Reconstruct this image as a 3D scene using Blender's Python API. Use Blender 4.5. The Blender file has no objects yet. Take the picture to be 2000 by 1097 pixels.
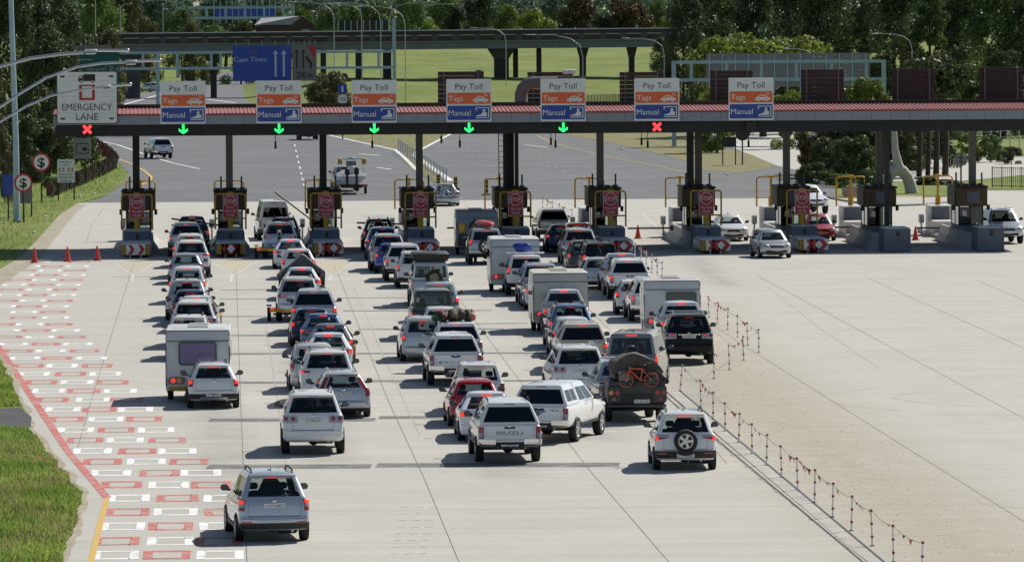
import bpy, math, random
from mathutils import Vector, Matrix
random.seed(7)
R = math.radians
# ------------------------------------------------------------------ camera, sky, sun
scene = bpy.context.scene
col = scene.collection
F_PX, CAM_H = 12000.0, 13.3
KD = F_PX / 9500.0                      # distances were first paced out for a lens of 9500 pixels
YAW = -math.atan(560.0 / F_PX)          # the road runs left of the lens axis
PITCH = math.atan(541.5 / F_PX)
ROLL = -0.0055
CAM_M = (Matrix.Rotation(YAW, 4, 'Z') @ Matrix.Rotation(R(90) - PITCH, 4, 'X') @ Matrix.Rotation(ROLL, 4, 'Z'))
cam_d = bpy.data.cameras.new('camera')
cam_d.sensor_width = 36.0
cam_d.lens = F_PX / 2000.0 * 36.0
cam_d.clip_start = 1.0
cam_d.clip_end = 20000.0
cam = bpy.data.objects.new('camera', cam_d)
cam.matrix_world = Matrix.Translation((0, 0, CAM_H)) @ CAM_M
col.objects.link(cam)
scene.camera = cam
SUN_EL, SUN_AZ = R(42), R(43)           # azimuth from +Y towards +X: ahead of the camera and to the right
world = bpy.data.worlds.new('World')
scene.world = world
world.use_nodes = True
nt = world.node_tree
sky = nt.nodes.new('ShaderNodeTexSky')
sky.sky_type = 'NISHITA'
sky.sun_disc = False
sky.sun_elevation = SUN_EL
sky.sun_rotation = SUN_AZ
sky.air_density = 1.0
sky.dust_density = 0.6
bg = nt.nodes['Background']
bg.inputs[1].default_value = 0.068
nt.links.new(sky.outputs[0], bg.inputs[0])
sun_d = bpy.data.lights.new('sun', 'SUN')
sun_d.energy = 4.9
sun_d.angle = R(0.5)
sun_d.color = (1.0, 0.95, 0.865)
sun = bpy.data.objects.new('sun', sun_d)
sdir = Vector((-math.cos(SUN_EL) * math.sin(SUN_AZ), -math.cos(SUN_EL) * math.cos(SUN_AZ), -math.sin(SUN_EL)))
sun.rotation_euler = sdir.to_track_quat('-Z', 'Y').to_euler()
sun.location = (40, 60, 80)
col.objects.link(sun)
vs = scene.view_settings
vs.view_transform = 'Standard'
vs.look = 'None'
vs.exposure = 0.14
vs.gamma = 1.0
scene.cycles.max_bounces = 6
scene.cycles.transparent_max_bounces = 10

# ------------------------------------------------------------------ where a point of the place lies
def ray(px, py):
    return (CAM_M.to_3x3() @ Vector(((px - 1000) / F_PX, -(py - 548.5) / F_PX, -1))).normalized()
def g(px, py, z=0.0):
    d = ray(px, py); k = (z - CAM_H) / d.z
    return Vector((d.x * k, d.y * k, z))
def gy(px, py, y):
    d = ray(px, py); k = y / d.y
    return Vector((d.x * k, y, CAM_H + d.z * k))

# ------------------------------------------------------------------ materials
MATS = {}
def mat(name, c, rough=0.6, metal=0.0, noise=0.12, scale=3.0, coat=0.0, bump=0.0, emit=0.0, back=None, spec=0.5, scale2=None):
    if name in MATS: return MATS[name]
    m = bpy.data.materials.new(name); m.use_nodes = True
    n = m.node_tree.nodes; l = m.node_tree.links
    b = n['Principled BSDF']
    b.inputs['Base Color'].default_value = (*c, 1)
    b.inputs['Roughness'].default_value = rough
    b.inputs['Metallic'].default_value = metal
    b.inputs['Coat Weight'].default_value = coat
    b.inputs['Coat Roughness'].default_value = 0.04
    b.inputs['Specular IOR Level'].default_value = spec
    if noise > 0:
        tc = n.new('ShaderNodeTexCoord'); nz = n.new('ShaderNodeTexNoise')
        nz.inputs['Scale'].default_value = scale; nz.inputs['Detail'].default_value = 6
        nz.inputs['Roughness'].default_value = 0.65
        l.new(tc.outputs['Object'], nz.inputs['Vector'])
        hs = n.new('ShaderNodeMix'); hs.data_type = 'RGBA'
        hs.inputs[6].default_value = (*[max(0, x * (1 - noise)) for x in c], 1)
        hs.inputs[7].default_value = (*[min(1, x * (1 + noise)) for x in c], 1)
        rmp = n.new('ShaderNodeMapRange'); rmp.inputs[1].default_value = 0.3; rmp.inputs[2].default_value = 0.7
        l.new(nz.outputs[0], rmp.inputs[0]); l.new(rmp.outputs[0], hs.inputs[0])
        l.new(hs.outputs[2], b.inputs['Base Color'])
        if bump > 0:
            bp = n.new('ShaderNodeBump'); bp.inputs['Strength'].default_value = bump
            l.new(nz.outputs[0], bp.inputs['Height']); l.new(bp.outputs[0], b.inputs['Normal'])
    if emit > 0:
        b.inputs['Emission Color'].default_value = (*c, 1)
        b.inputs['Emission Strength'].default_value = emit
    if back is not None:                       # inner side of a car's panels: dark trim
        ge = n.new('ShaderNodeNewGeometry'); d = n.new('ShaderNodeBsdfDiffuse'); d.inputs[0].default_value = (*back, 1)
        mx = n.new('ShaderNodeMixShader')
        l.new(ge.outputs['Backfacing'], mx.inputs[0]); l.new(b.outputs[0], mx.inputs[1]); l.new(d.outputs[0], mx.inputs[2])
        l.new(mx.outputs[0], n['Material Output'].inputs[0])
    MATS[name] = m
    return m
def glass_mat(name, tint, refl=0.10):
    m = bpy.data.materials.new(name); m.use_nodes = True
    n = m.node_tree.nodes; l = m.node_tree.links
    n.remove(n['Principled BSDF'])
    tr = n.new('ShaderNodeBsdfTransparent'); tr.inputs[0].default_value = (*tint, 1)
    gl = n.new('ShaderNodeBsdfGlossy'); gl.inputs[0].default_value = (0.9, 0.95, 1, 1); gl.inputs['Roughness'].default_value = 0.03
    fc = n.new('ShaderNodeLayerWeight'); fc.inputs[0].default_value = 0.5
    pw = n.new('ShaderNodeMath'); pw.operation = 'POWER'; pw.inputs[1].default_value = 4.5; l.new(fc.outputs['Facing'], pw.inputs[0])
    lw = n.new('ShaderNodeMath'); lw.operation = 'MULTIPLY_ADD'; lw.inputs[1].default_value = 0.85; lw.inputs[2].default_value = 0.05; l.new(pw.outputs[0], lw.inputs[0])
    mx = n.new('ShaderNodeMixShader')
    l.new(lw.outputs[0], mx.inputs[0]); l.new(tr.outputs[0], mx.inputs[1]); l.new(gl.outputs[0], mx.inputs[2])
    l.new(mx.outputs[0], n['Material Output'].inputs[0])
    MATS[name] = m
    return m
BK = (0.012, 0.012, 0.013)
def paint(name, c, metal=0.0, rough=0.3): return mat('paint_' + name, c, rough, metal, 0.03, 1.5, 0.35 if max(c) < .1 else 0.9, back=BK)
PAINT = {
    'white': paint('white', (0.78, 0.79, 0.80)), 'offwhite': paint('offwhite', (0.70, 0.71, 0.71)),
    'silver': paint('silver', (0.50, 0.52, 0.54), 0.55, 0.32), 'lightsilver': paint('lightsilver', (0.60, 0.63, 0.66), 0.45, 0.32),
    'bluesilver': paint('bluesilver', (0.50, 0.545, 0.61), 0.45, 0.28), 'grey': paint('grey', (0.22, 0.235, 0.25), 0.5, 0.32),
    'darkgrey': paint('darkgrey', (0.07, 0.075, 0.082), 0.4, 0.32), 'black': mat('paint_black', (0.008, 0.009, 0.012), .22, 0, .03, 1.5, .08, back=BK, spec=.25),
    'navy': paint('navy', (0.018, 0.035, 0.09), 0.2), 'blue': paint('blue', (0.03, 0.09, 0.28), 0.2),
    'brightblue': paint('brightblue', (0.035, 0.09, 0.42), 0.1), 'steelblue': paint('steelblue', (0.10, 0.19, 0.33), 0.4),
    'red': paint('red', (0.42, 0.02, 0.03)), 'darkred': paint('darkred', (0.30, 0.012, 0.03), 0.2),
    'beige': paint('beige', (0.58, 0.53, 0.43)), 'green': paint('green', (0.03, 0.06, 0.05), 0.3),
}
mat('trim', (0.018, 0.018, 0.02), 0.55, 0, 0.2, 8)
mat('rubber', (0.014, 0.014, 0.015), 0.75, 0, 0.25, 12)
mat('alloy', (0.55, 0.56, 0.58), 0.3, 0.9, 0.06)
mat('chrome', (0.72, 0.73, 0.75), 0.18, 1.0, 0.04)
mat('seat', (0.02, 0.02, 0.022), 0.85, 0, 0.2, 6)
mat('lens_red', (0.33, 0.008, 0.012), 0.12, 0, 0.05, 9, 1.0)
mat('lens_lit', (0.95, 0.055, 0.035), 0.3, 0, 0, emit=.62)
mat('lens_amber_lit', (1.0, 0.30, 0.08), 0.3, 0, 0, emit=1.0)
mat('lens_clear', (0.42, 0.42, 0.43), 0.15, 0.3, 0.08, 9, 1.0)
mat('lens_amber', (0.75, 0.24, 0.02), 0.15, 0, 0.05, 9, 1.0)
mat('headlamp_lit', (1.0, 0.93, 0.70), 0.3, 0, 0, emit=1.6)
mat('mirror_glass', (0.10, 0.115, 0.13), 0.25, 0.6, 0.05)  # base colour darkened to stand for the shade a wing mirror reflects
mat('plate', (0.72, 0.73, 0.74), 0.5, 0, 0.05)
mat('plate_yellow', (0.75, 0.45, 0.04), 0.5, 0, 0.05)
mat('ink', (0.012, 0.012, 0.014), 0.6, 0, 0)
mat('badge_blue', (0.05, 0.12, 0.35), 0.4, 0, 0)
glass_mat('glass', (0.62, 0.70, 0.67)); glass_mat('glass_tint', (0.24, 0.26, 0.26)); glass_mat('glass_dark', (0.11, 0.115, 0.12))
mat('white_paint', (0.80, 0.80, 0.79), 0.6, 0, 0.12, 1.2)
mat('steel', (0.42, 0.45, 0.48), 0.45, 0.6, 0.12, 4)
mat('gantry_blue', (0.33, 0.45, 0.52), 0.5, 0.1, 0.12, 2)
mat('yellow_paint', (0.50, 0.28, 0.015), 0.45, 0, 0.15, 4)
mat('dark_steel', (0.02, 0.021, 0.024), 0.55, 0.2, 0.2, 4)

# ------------------------------------------------------------------ mesh builder
class MB:
    def __init__(s): s.v = []; s.f = []; s.m = []; s.gr = []
    def add(s, vs_, fs, m):
        o = len(s.v); s.gr.append((o, len(s.f))); s.v += [tuple(v) for v in vs_]
        s.f += [tuple(i + o for i in f) for f in fs]; s.m += [m] * len(fs)
    def poly(s, pts, m): s.add(pts, [tuple(range(len(pts)))], m)
    def box(s, c, d, m, rz=0.0, bev=0.0, tx=1.0, ty=1.0):
        """box centred at c with size d; tx, ty shrink the top"""
        x, y, z = d[0] / 2, d[1] / 2, d[2] / 2
        cs, sn = math.cos(rz), math.sin(rz)
        def T(p): return (c[0] + p[0] * cs - p[1] * sn, c[1] + p[0] * sn + p[1] * cs, c[2] + p[2])
        if bev <= 0:
            p = [(-x, -y, -z), (x, -y, -z), (x, y, -z), (-x, y, -z), (-x * tx, -y * ty, z), (x * tx, -y * ty, z), (x * tx, y * ty, z), (-x * tx, y * ty, z)]
            s.add([T(q) for q in p], [(3, 2, 1, 0), (4, 5, 6, 7), (0, 1, 5, 4), (1, 2, 6, 5), (2, 3, 7, 6), (3, 0, 4, 7)], m)
        else:
            b = min(bev, x * .9, y * .9, z * .9)
            lev = [(-z, b), (-z + b, 0), (z - b, 0), (z, b)]
            vv = []
            for zz, ins in lev:
                k = (zz + z) / (2 * z); sx = x * (1 + (tx - 1) * k); sy = y * (1 + (ty - 1) * k)
                xx, yy = sx - ins, sy - ins
                e = b * .6
                ring = [(-xx + e, -yy), (xx - e, -yy), (xx, -yy + e), (xx, yy - e), (xx - e, yy), (-xx + e, yy), (-xx, yy - e), (-xx, -yy + e)]
                vv += [T((q[0], q[1], zz)) for q in ring]
            fs = [tuple(range(7, -1, -1)), tuple(range(24, 32))]
            for L in range(3):
                for i in range(8):
                    j = (i + 1) % 8
                    fs.append((L * 8 + i, L * 8 + j, L * 8 + 8 + j, L * 8 + 8 + i))
            s.add(vv, fs, m)
    def cyl(s, p0, p1, r0, m, r1=None, n=10, caps=True):
        r1 = r0 if r1 is None else r1
        p0, p1 = Vector(p0), Vector(p1); ax = (p1 - p0).normalized()
        u = ax.orthogonal().normalized(); w = ax.cross(u)
        vv = []
        for p, r in ((p0, r0), (p1, r1)):
            vv += [p + (u * math.cos(2 * math.pi * i / n) + w * math.sin(2 * math.pi * i / n)) * r for i in range(n)]
        fs = [(i, (i + 1) % n, n + (i + 1) % n, n + i) for i in range(n)]
        if caps: fs += [tuple(range(n - 1, -1, -1)), tuple(range(n, 2 * n))]
        s.add(vv, fs, m)
    def tube(s, path, r, m, n=8, r1=None):
        path = [Vector(p) for p in path]; vv = []; k = len(path)
        up = None
        for i, p in enumerate(path):
            t = (path[min(i + 1, k - 1)] - path[max(i - 1, 0)]).normalized()
            if up is None: up = t.orthogonal().normalized()
            u = (up - t * up.dot(t)).normalized(); up = u; w = t.cross(u)
            rr = r if r1 is None else r + (r1 - r) * i / (k - 1)
            vv += [p + (u * math.cos(2 * math.pi * j / n) + w * math.sin(2 * math.pi * j / n)) * rr for j in range(n)]
        fs = [(i * n + j, i * n + (j + 1) % n, (i + 1) * n + (j + 1) % n, (i + 1) * n + j) for i in range(k - 1) for j in range(n)]
        fs += [tuple(range(n - 1, -1, -1)), tuple(range((k - 1) * n, k * n))]
        s.add(vv, fs, m)
    def lathe(s, prof, org, ax, m, n=20, a0=0.0, a1=2 * math.pi):
        """prof: (radius, along-axis) pairs; turned round axis ax through org"""
        org, ax = Vector(org), Vector(ax).normalized(); u = ax.orthogonal().normalized(); w = ax.cross(u)
        full = abs(a1 - a0 - 2 * math.pi) < 1e-6; c = n if full else n + 1; vv = []
        for r, t in prof:
            vv += [org + ax * t + (u * math.cos(a0 + (a1 - a0) * i / n) + w * math.sin(a0 + (a1 - a0) * i / n)) * r for i in range(c)]
        fs = []
        for k in range(len(prof) - 1):
            for i in range(n):
                j = (i + 1) % c
                fs.append((k * c + i, k * c + j, (k + 1) * c + j, (k + 1) * c + i))
        s.add(vv, fs, m)
    def prism(s, pts, d, m):
        """pts: 3-D outline (planar), d: extrusion vector; normals outward when pts run counter-clockwise seen against d"""
        n = len(pts); d = Vector(d); a = [Vector(p) for p in pts]; b = [p + d for p in a]
        s.add(a + b, [tuple(range(n - 1, -1, -1)), tuple(range(n, 2 * n))] + [(i, (i + 1) % n, n + (i + 1) % n, n + i) for i in range(n)], m)
    def ball(s, c, r, m, nu=12, nv=8):
        r = r if hasattr(r, '__len__') else (r, r, r); vv = []; fs = []
        for j in range(nv + 1):
            t = math.pi * j / nv
            for i in range(nu):
                p = 2 * math.pi * i / nu
                vv.append((c[0] + r[0] * math.sin(t) * math.cos(p), c[1] + r[1] * math.sin(t) * math.sin(p), c[2] - r[2] * math.cos(t)))
        for j in range(nv):
            for i in range(nu):
                fs.append((j * nu + i, j * nu + (i + 1) % nu, (j + 1) * nu + (i + 1) % nu, (j + 1) * nu + i))
        s.add(vv, fs, m)
    def text(s, txt, org, size, m, right=(1, 0, 0), up=(0, 0, 1), width=None, bold=0.0):
        vv, fs = text_geo(txt, bold)
        xs = [v[0] for v in vv]; k = size
        kx = k if width is None else width / (max(xs) - min(xs))
        mx = (max(xs) + min(xs)) / 2
        o, r_, u_ = Vector(org), Vector(right), Vector(up)
        s.add([o + r_ * ((v[0] - mx) * kx) + u_ * (v[1] * k) for v in vv], fs, m)
    def build(s, name, parent=None, smooth=True, ang=38, loc=None):
        me = bpy.data.meshes.new(name)
        me.from_pydata(s.v, [], s.f)
        names = []
        for x in s.m:
            if x not in names: names.append(x)
        for x in names: me.materials.append(MATS[x] if isinstance(x, str) else x)
        me.polygons.foreach_set('material_index', [names.index(x) for x in s.m])
        if smooth:
            me.polygons.foreach_set('use_smooth', [True] * len(s.f))
            me.set_sharp_from_angle(angle=R(ang))
        me.update()
        o = bpy.data.objects.new(name, me)
        if parent: o.parent = parent
        if loc: o.location = loc
        col.objects.link(o)
        return o
_TXT = {}
def build_each(mb, name, parent=None, smooth=True):
    """every shape added to the builder becomes an object of its own"""
    out = []
    for k, (v0, f0) in enumerate(mb.gr):
        v1, f1 = mb.gr[k + 1] if k + 1 < len(mb.gr) else (len(mb.v), len(mb.f))
        q = MB(); q.v = mb.v[v0:v1]; q.f = [tuple(i - v0 for i in f) for f in mb.f[f0:f1]]; q.m = mb.m[f0:f1]
        out.append(q.build(name, parent, smooth))
    return out
def text_geo(txt, bold=0.0):
    k = (txt, bold)
    if k not in _TXT:
        cu = bpy.data.curves.new('t', 'FONT'); cu.body = txt; cu.size = 1.0; cu.align_x = 'CENTER'; cu.offset = bold
        cu.resolution_u = 3
        o = bpy.data.objects.new('t', cu)
        me = bpy.data.meshes.new_from_object(o)
        vv = [tuple(v.co) for v in me.vertices]; fs = [tuple(p.vertices) for p in me.polygons]
        cap = 0.70
        vv = [(v[0] / cap, v[1] / cap - 0.5, 0) for v in vv]      # size = cap height, centred on it
        fs = [f if (Vector(vv[f[1]]) - Vector(vv[f[0]])).cross(Vector(vv[f[2]]) - Vector(vv[f[1]])).z >= 0 else f[::-1] for f in fs]
        _TXT[k] = (vv, fs)
        bpy.data.objects.remove(o); bpy.data.curves.remove(cu); bpy.data.meshes.remove(me)
    return _TXT[k]
def tag(o, label=None, cat=None, group=None, kind=None):
    if label: o['label'] = label
    if cat: o['category'] = cat
    if group: o['group'] = group
    if kind: o['kind'] = kind
    return o
def empty(name, loc=(0, 0, 0), rz=0.0):
    o = bpy.data.objects.new(name, None); o.empty_display_size = 0.3
    o.location = loc; o.rotation_euler = (0, 0, rz); col.objects.link(o)
    return o
KIDS = {}
def kids(o):
    return [c for c in bpy.data.objects if c.parent == o]
def copy_tree(o, parent=None, tree=None):
    if tree is None:
        tree = {}
        for c in bpy.data.objects:
            if c.parent: tree.setdefault(c.parent.name, []).append(c)
    c = o.copy(); col.objects.link(c)
    if parent: c.parent = parent
    for ch in tree.get(o.name, []): copy_tree(ch, c, tree)
    return c
def struct(o): o['kind'] = 'structure'; return o
# ------------------------------------------------------------------ ground, roads, paint
def ground_mat(name, stops, s1=.35, s2=14.0, rough=.9, bump=.15, streak=None):
    m = bpy.data.materials.new(name); m.use_nodes = True
    n = m.node_tree.nodes; l = m.node_tree.links; b = n['Principled BSDF']; b.inputs['Roughness'].default_value = rough
    b.inputs['Specular IOR Level'].default_value = 0.25
    tc = n.new('ShaderNodeTexCoord')
    def noise(sc, vec=None, det=8):
        q = n.new('ShaderNodeTexNoise'); q.inputs['Scale'].default_value = sc; q.inputs['Detail'].default_value = det; q.inputs['Roughness'].default_value = .7
        l.new(vec or tc.outputs['Object'], q.inputs['Vector']); return q.outputs[0]
    a, c = noise(s1), noise(s2)
    mx = n.new('ShaderNodeMath'); mx.operation = 'MULTIPLY_ADD'; mx.inputs[1].default_value = .45
    l.new(c, mx.inputs[0])
    sc = n.new('ShaderNodeMath'); sc.operation = 'MULTIPLY'; sc.inputs[1].default_value = .55; l.new(a, sc.inputs[0]); l.new(sc.outputs[0], mx.inputs[2])
    src = mx.outputs[0]
    if streak:                                  # brushed finish running across the lanes
        mp = n.new('ShaderNodeMapping'); mp.inputs['Scale'].default_value = streak; l.new(tc.outputs['Object'], mp.inputs[0])
        st = noise(1.0, mp.outputs[0], 5)
        ad = n.new('ShaderNodeMath'); ad.operation = 'MULTIPLY_ADD'; ad.inputs[1].default_value = .4; l.new(st, ad.inputs[0])
        s_ = n.new('ShaderNodeMath'); s_.operation = 'MULTIPLY'; s_.inputs[1].default_value = .6; l.new(src, s_.inputs[0]); l.new(s_.outputs[0], ad.inputs[2]); src = ad.outputs[0]
    cr = n.new('ShaderNodeValToRGB'); e = cr.color_ramp.elements
    e[0].position, e[0].color = stops[0][0], (*stops[0][1], 1); e[1].position, e[1].color = stops[-1][0], (*stops[-1][1], 1)
    for p, c_ in stops[1:-1]: q = e.new(p); q.color = (*c_, 1)
    l.new(src, cr.inputs[0]); l.new(cr.outputs[0], b.inputs['Base Color'])
    if bump: bp = n.new('ShaderNodeBump'); bp.inputs['Strength'].default_value = bump; bp.inputs['Distance'].default_value = .03; l.new(c, bp.inputs['Height']); l.new(bp.outputs[0], b.inputs['Normal'])
    MATS[name] = m
    return m, n, l, b, cr
ground_mat('grass', [(.36, (.07, .10, .015)), (.46, (.12, .17, .025)), (.54, (.17, .21, .04)), (.64, (.25, .22, .09))], .10, 3.0)
ground_mat('dry_grass', [(.36, (.10, .12, .03)), (.5, (.19, .18, .08)), (.64, (.30, .25, .15))], .5, 9.0)
ground_mat('asphalt', [(.38, (.105, .110, .118)), (.5, (.145, .15, .157)), (.62, (.195, .20, .205))], .12, 22.0, streak=(.03, .5, 1))
ground_mat('dark_asphalt', [(.35, (.05, .05, .055)), (.65, (.10, .10, .105))], .2, 22.0)
ground_mat('tar', [(.38, (.075, .075, .076)), (.5, (.15, .15, .148)), (.6, (.40, .39, .37))], 1.3, 9.0, streak=(.5, 9.0, 1))
ground_mat('road_white', [(.40, (.48, .47, .45)), (.47, (.72, .72, .71)), (.58, (.82, .82, .82))], 1.0, 7.0, bump=0)
ground_mat('road_red', [(.42, (.46, .36, .32)), (.49, (.48, .17, .15)), (.60, (.50, .095, .095))], 1.2, 7.0, bump=0)
ground_mat('road_yellow', [(.37, (.46, .40, .28)), (.5, (.58, .38, .10)), (.62, (.60, .38, .06))], 1.2, 7.0, bump=0)
ground_mat('road_yellow_worn', [(.40, (.45, .43, .38)), (.52, (.47, .42, .31)), (.64, (.50, .40, .20))], 1.2, 7.0, bump=0)
ground_mat('road_faded', [(.42, (.46, .45, .42)), (.54, (.56, .55, .52)), (.66, (.68, .68, .66))], 1.2, 6.0, bump=0); ground_mat('soil', [(.36, (.22, .19, .13)), (.48, (.33, .29, .21)), (.6, (.43, .40, .33))], .8, 7.0); ground_mat('joint', [(.36, (.09, .085, .075)), (.64, (.26, .25, .23))], .5, 6.0, bump=0); ground_mat('joint_pale', [(.40, (.24, .23, .21)), (.6, (.44, .43, .40))], .3, 2.0, bump=0); ground_mat('skid', [(.40, (.28, .275, .26)), (.6, (.46, .45, .42))], .8, 5.0, bump=0)
ground_mat('kerb', [(.36, (.30, .28, .25)), (.64, (.52, .49, .44))], .8, 9.0)
ground_mat('bark_mulch', [(.36, (.22, .15, .10)), (.5, (.38, .27, .19)), (.64, (.5, .38, .28))], 3, 12.0)
# pale concrete of the apron; the attribute «dirt» carries the sand washed over its right half
m, n, l, b, cr = ground_mat('concrete', [(.33, (.35, .335, .295)), (.46, (.435, .42, .38)), (.55, (.475, .46, .42)), (.68, (.53, .515, .475))], .22, 13.0, bump=.12, streak=(.05, 2.2, 1))
at = n.new('ShaderNodeAttribute'); at.attribute_name = 'dirt'
ns = n.new('ShaderNodeTexNoise'); ns.inputs['Scale'].default_value = 1.1; ns.inputs['Detail'].default_value = 10; ns.inputs['Roughness'].default_value = .75
tc = n.new('ShaderNodeTexCoord'); l.new(tc.outputs['Object'], ns.inputs['Vector'])
mu = n.new('ShaderNodeMath'); mu.operation = 'MULTIPLY'; l.new(at.outputs['Fac'], mu.inputs[0])
rg = n.new('ShaderNodeMapRange'); rg.inputs[1].default_value = .18; rg.inputs[2].default_value = .52; l.new(ns.outputs[0], rg.inputs[0]); l.new(rg.outputs[0], mu.inputs[1])
sand = n.new('ShaderNodeMix'); sand.data_type = 'RGBA'; sand.inputs[7].default_value = (.35, .31, .22, 1)
l.new(mu.outputs[0], sand.inputs[0]); l.new(cr.outputs[0], sand.inputs[6]); 
aw = n.new('ShaderNodeAttribute'); aw.attribute_name = 'wear'                     # oil and rubber along the middle of each lane
nw = n.new('ShaderNodeTexNoise'); nw.inputs['Scale'].default_value = .35; nw.inputs['Detail'].default_value = 9; nw.inputs['Roughness'].default_value = .7; l.new(tc.outputs['Object'], nw.inputs['Vector'])
rw = n.new('ShaderNodeMapRange'); rw.inputs[1].default_value = .33; rw.inputs[2].default_value = .58; l.new(nw.outputs[0], rw.inputs[0])
mw_ = n.new('ShaderNodeMath'); mw_.operation = 'MULTIPLY'; l.new(aw.outputs['Fac'], mw_.inputs[0]); l.new(rw.outputs[0], mw_.inputs[1])
m2 = n.new('ShaderNodeMath'); m2.operation = 'MULTIPLY'; m2.inputs[1].default_value = .6; l.new(mw_.outputs[0], m2.inputs[0])
oil = n.new('ShaderNodeMix'); oil.data_type = 'RGBA'; oil.inputs[7].default_value = (.25, .24, .22, 1); l.new(m2.outputs[0], oil.inputs[0]); l.new(sand.outputs[2], oil.inputs[6]); l.new(oil.outputs[2], b.inputs['Base Color'])

def sheet(name, pts, m, z, kind='structure'):
    mb = MB(); P = [g(x, y) for x, y in pts]
    P = [(p.x, p.y, z) for p in P]
    a = sum(P[i][0] * P[(i + 1) % len(P)][1] - P[(i + 1) % len(P)][0] * P[i][1] for i in range(len(P)))
    mb.poly(P if a > 0 else P[::-1], m)
    o = mb.build(name, smooth=False); o['kind'] = kind
    return o
def strip_pts(mb, pts, w, m, z):
    P = [Vector((p[0], p[1], z)) for p in pts]; L = []
    for i, p in enumerate(P):
        t = (P[min(i + 1, len(P) - 1)] - P[max(0, i - 1)]).normalized(); nrm = Vector((-t.y, t.x, 0)) * w / 2
        L.append((p + nrm, p - nrm))
    for (a, b_), (c, d) in zip(L, L[1:]): mb.poly([b_, d, c, a], m)
def strip(mb, px, w, m, z=.004): strip_pts(mb, [g(*p) for p in px], w, m, z)

mb = MB(); mb.poly([(-1500, 20, -.03), (1500, 20, -.03), (1500, 4000, -.03), (-1500, 4000, -.03)], 'grass'); struct(mb.build('ground', smooth=False))
# apron
def seg_d(p, a, b_):
    ab = b_ - a; t = max(0, min(1, (p - a).dot(ab) / ab.dot(ab))); return (p - a - ab * t).length
sand_poly = [g(*p).to_2d() for p in [(1395, 590), (1480, 690), (1640, 792), (2000, 1018), (2150, 1112), (1720, 1112), (1455, 892), (1300, 750)]]
def inside(p, poly):
    c = False; j = len(poly) - 1
    for i in range(len(poly)):
        if (poly[i].y > p.y) != (poly[j].y > p.y) and p.x < (poly[j].x - poly[i].x) * (p.y - poly[i].y) / (poly[j].y - poly[i].y) + poly[i].x: c = not c
        j = i
    return c
x0_, x1_, ya_, yb_ = -32, 60, 120, g(900, 391).y
nx, ny = 114, 220
lanes = [(g(*a_).to_2d(), g(*c_).to_2d()) for a_, c_ in (((365, 420), (450, 1000)), ((548, 420), (640, 900)), ((735, 420), (985, 930)), ((925, 420), (1190, 860)), ((1090, 420), (1390, 800)), ((1275, 440), (1420, 560)))]
vv, dirt, wear, fs = [], [], [], []
for j in range(ny + 1):
    for i in range(nx + 1):
        x, y = x0_ + (x1_ - x0_) * i / nx, ya_ + (yb_ - ya_) * j / ny
        vv.append((x, y, 0)); p = Vector((x, y))
        d = min(seg_d(p, sand_poly[k], sand_poly[(k + 1) % len(sand_poly)]) for k in range(len(sand_poly)))
        v = .45 + d / 6.0 if inside(p, sand_poly) else .45 - d / 4.0
        dirt.append(max(.05, min(1.0, v))); wear.append(max(math.exp(-(seg_d(p, a_, c_) / .75) ** 2) for a_, c_ in lanes))
for j in range(ny):
    for i in range(nx):
        a = j * (nx + 1) + i; fs.append((a, a + 1, a + nx + 2, a + nx + 1))
mb = MB(); mb.add(vv, fs, 'concrete'); ap = struct(mb.build('concrete_apron', smooth=False))
at = ap.data.attributes.new('wear', 'FLOAT', 'POINT'); at.data.foreach_set('value', wear); at = ap.data.attributes.new('dirt', 'FLOAT', 'POINT'); at.data.foreach_set('value', dirt)
# carriageways beyond the plaza
sheet('asphalt_road', [(60, 401), (158, 400), (205, 383), (242, 358), (252, 338), (232, 318), (197, 292), (182, 262), (180, 240), (205, 215), (235, 196), (330, 168), (440, 140), (520, 138), (480, 162), (560, 190), (900, 190),
                       (1500, 200), (1600, 240), (1610, 330), (1640, 386), (2050, 384), (2050, 391)], 'asphalt', -.012)
sheet('pavement', [(1385, 262), (1560, 258), (1560, 284), (1570, 335), (1512, 322), (1440, 292)], 'concrete', -.006)
sheet('slip_road', [(1590, 384), (1680, 399), (1740, 403), (1862, 396), (1862, 372), (1900, 372), (2080, 372), (2080, 402), (1590, 402)], 'concrete', -.006)
sheet('side_road', [(1640, 318), (1850, 312), (2100, 302), (2100, 332), (1850, 356), (1640, 352)], 'concrete', -.006)
mb = MB()
e = [(1595, 382), (1640, 392), (1690, 400), (1740, 403.5), (1800, 401.5), (1862, 396)]
for a, b_ in zip(e, e[1:]):
    A, B = g(*a), g(*b_); mb.prism([(A.x, A.y, -.02), (B.x, B.y, -.02), (B.x, B.y + .35, -.02), (A.x, A.y + .35, -.02)], (0, 0, .15), 'kerb')
struct(mb.build('kerb', smooth=False))
sheet('mulch_bed', [(1690, 397), (1740, 400), (1800, 398), (1852, 392), (1830, 383), (1760, 381), (1700, 386)], 'bark_mulch', -.018)
med = [(590, 250), (640, 262), (773, 292), (802, 330), (868, 363), (882, 357), (832, 311), (808, 298), (880, 263), (940, 235), (600, 228)]
sheet('median', med, 'dry_grass', .0)
sheet('grass_island', [(1085, 258), (1130, 268), (1190, 278), (1250, 291), (1345, 316), (1372, 332), (1440, 338), (1500, 329), (1514, 322), (1462, 300), (1400, 287), (1374, 270), (1366, 250), (1085, 248)], 'dry_grass', 0.)
mb = MB()
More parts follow.
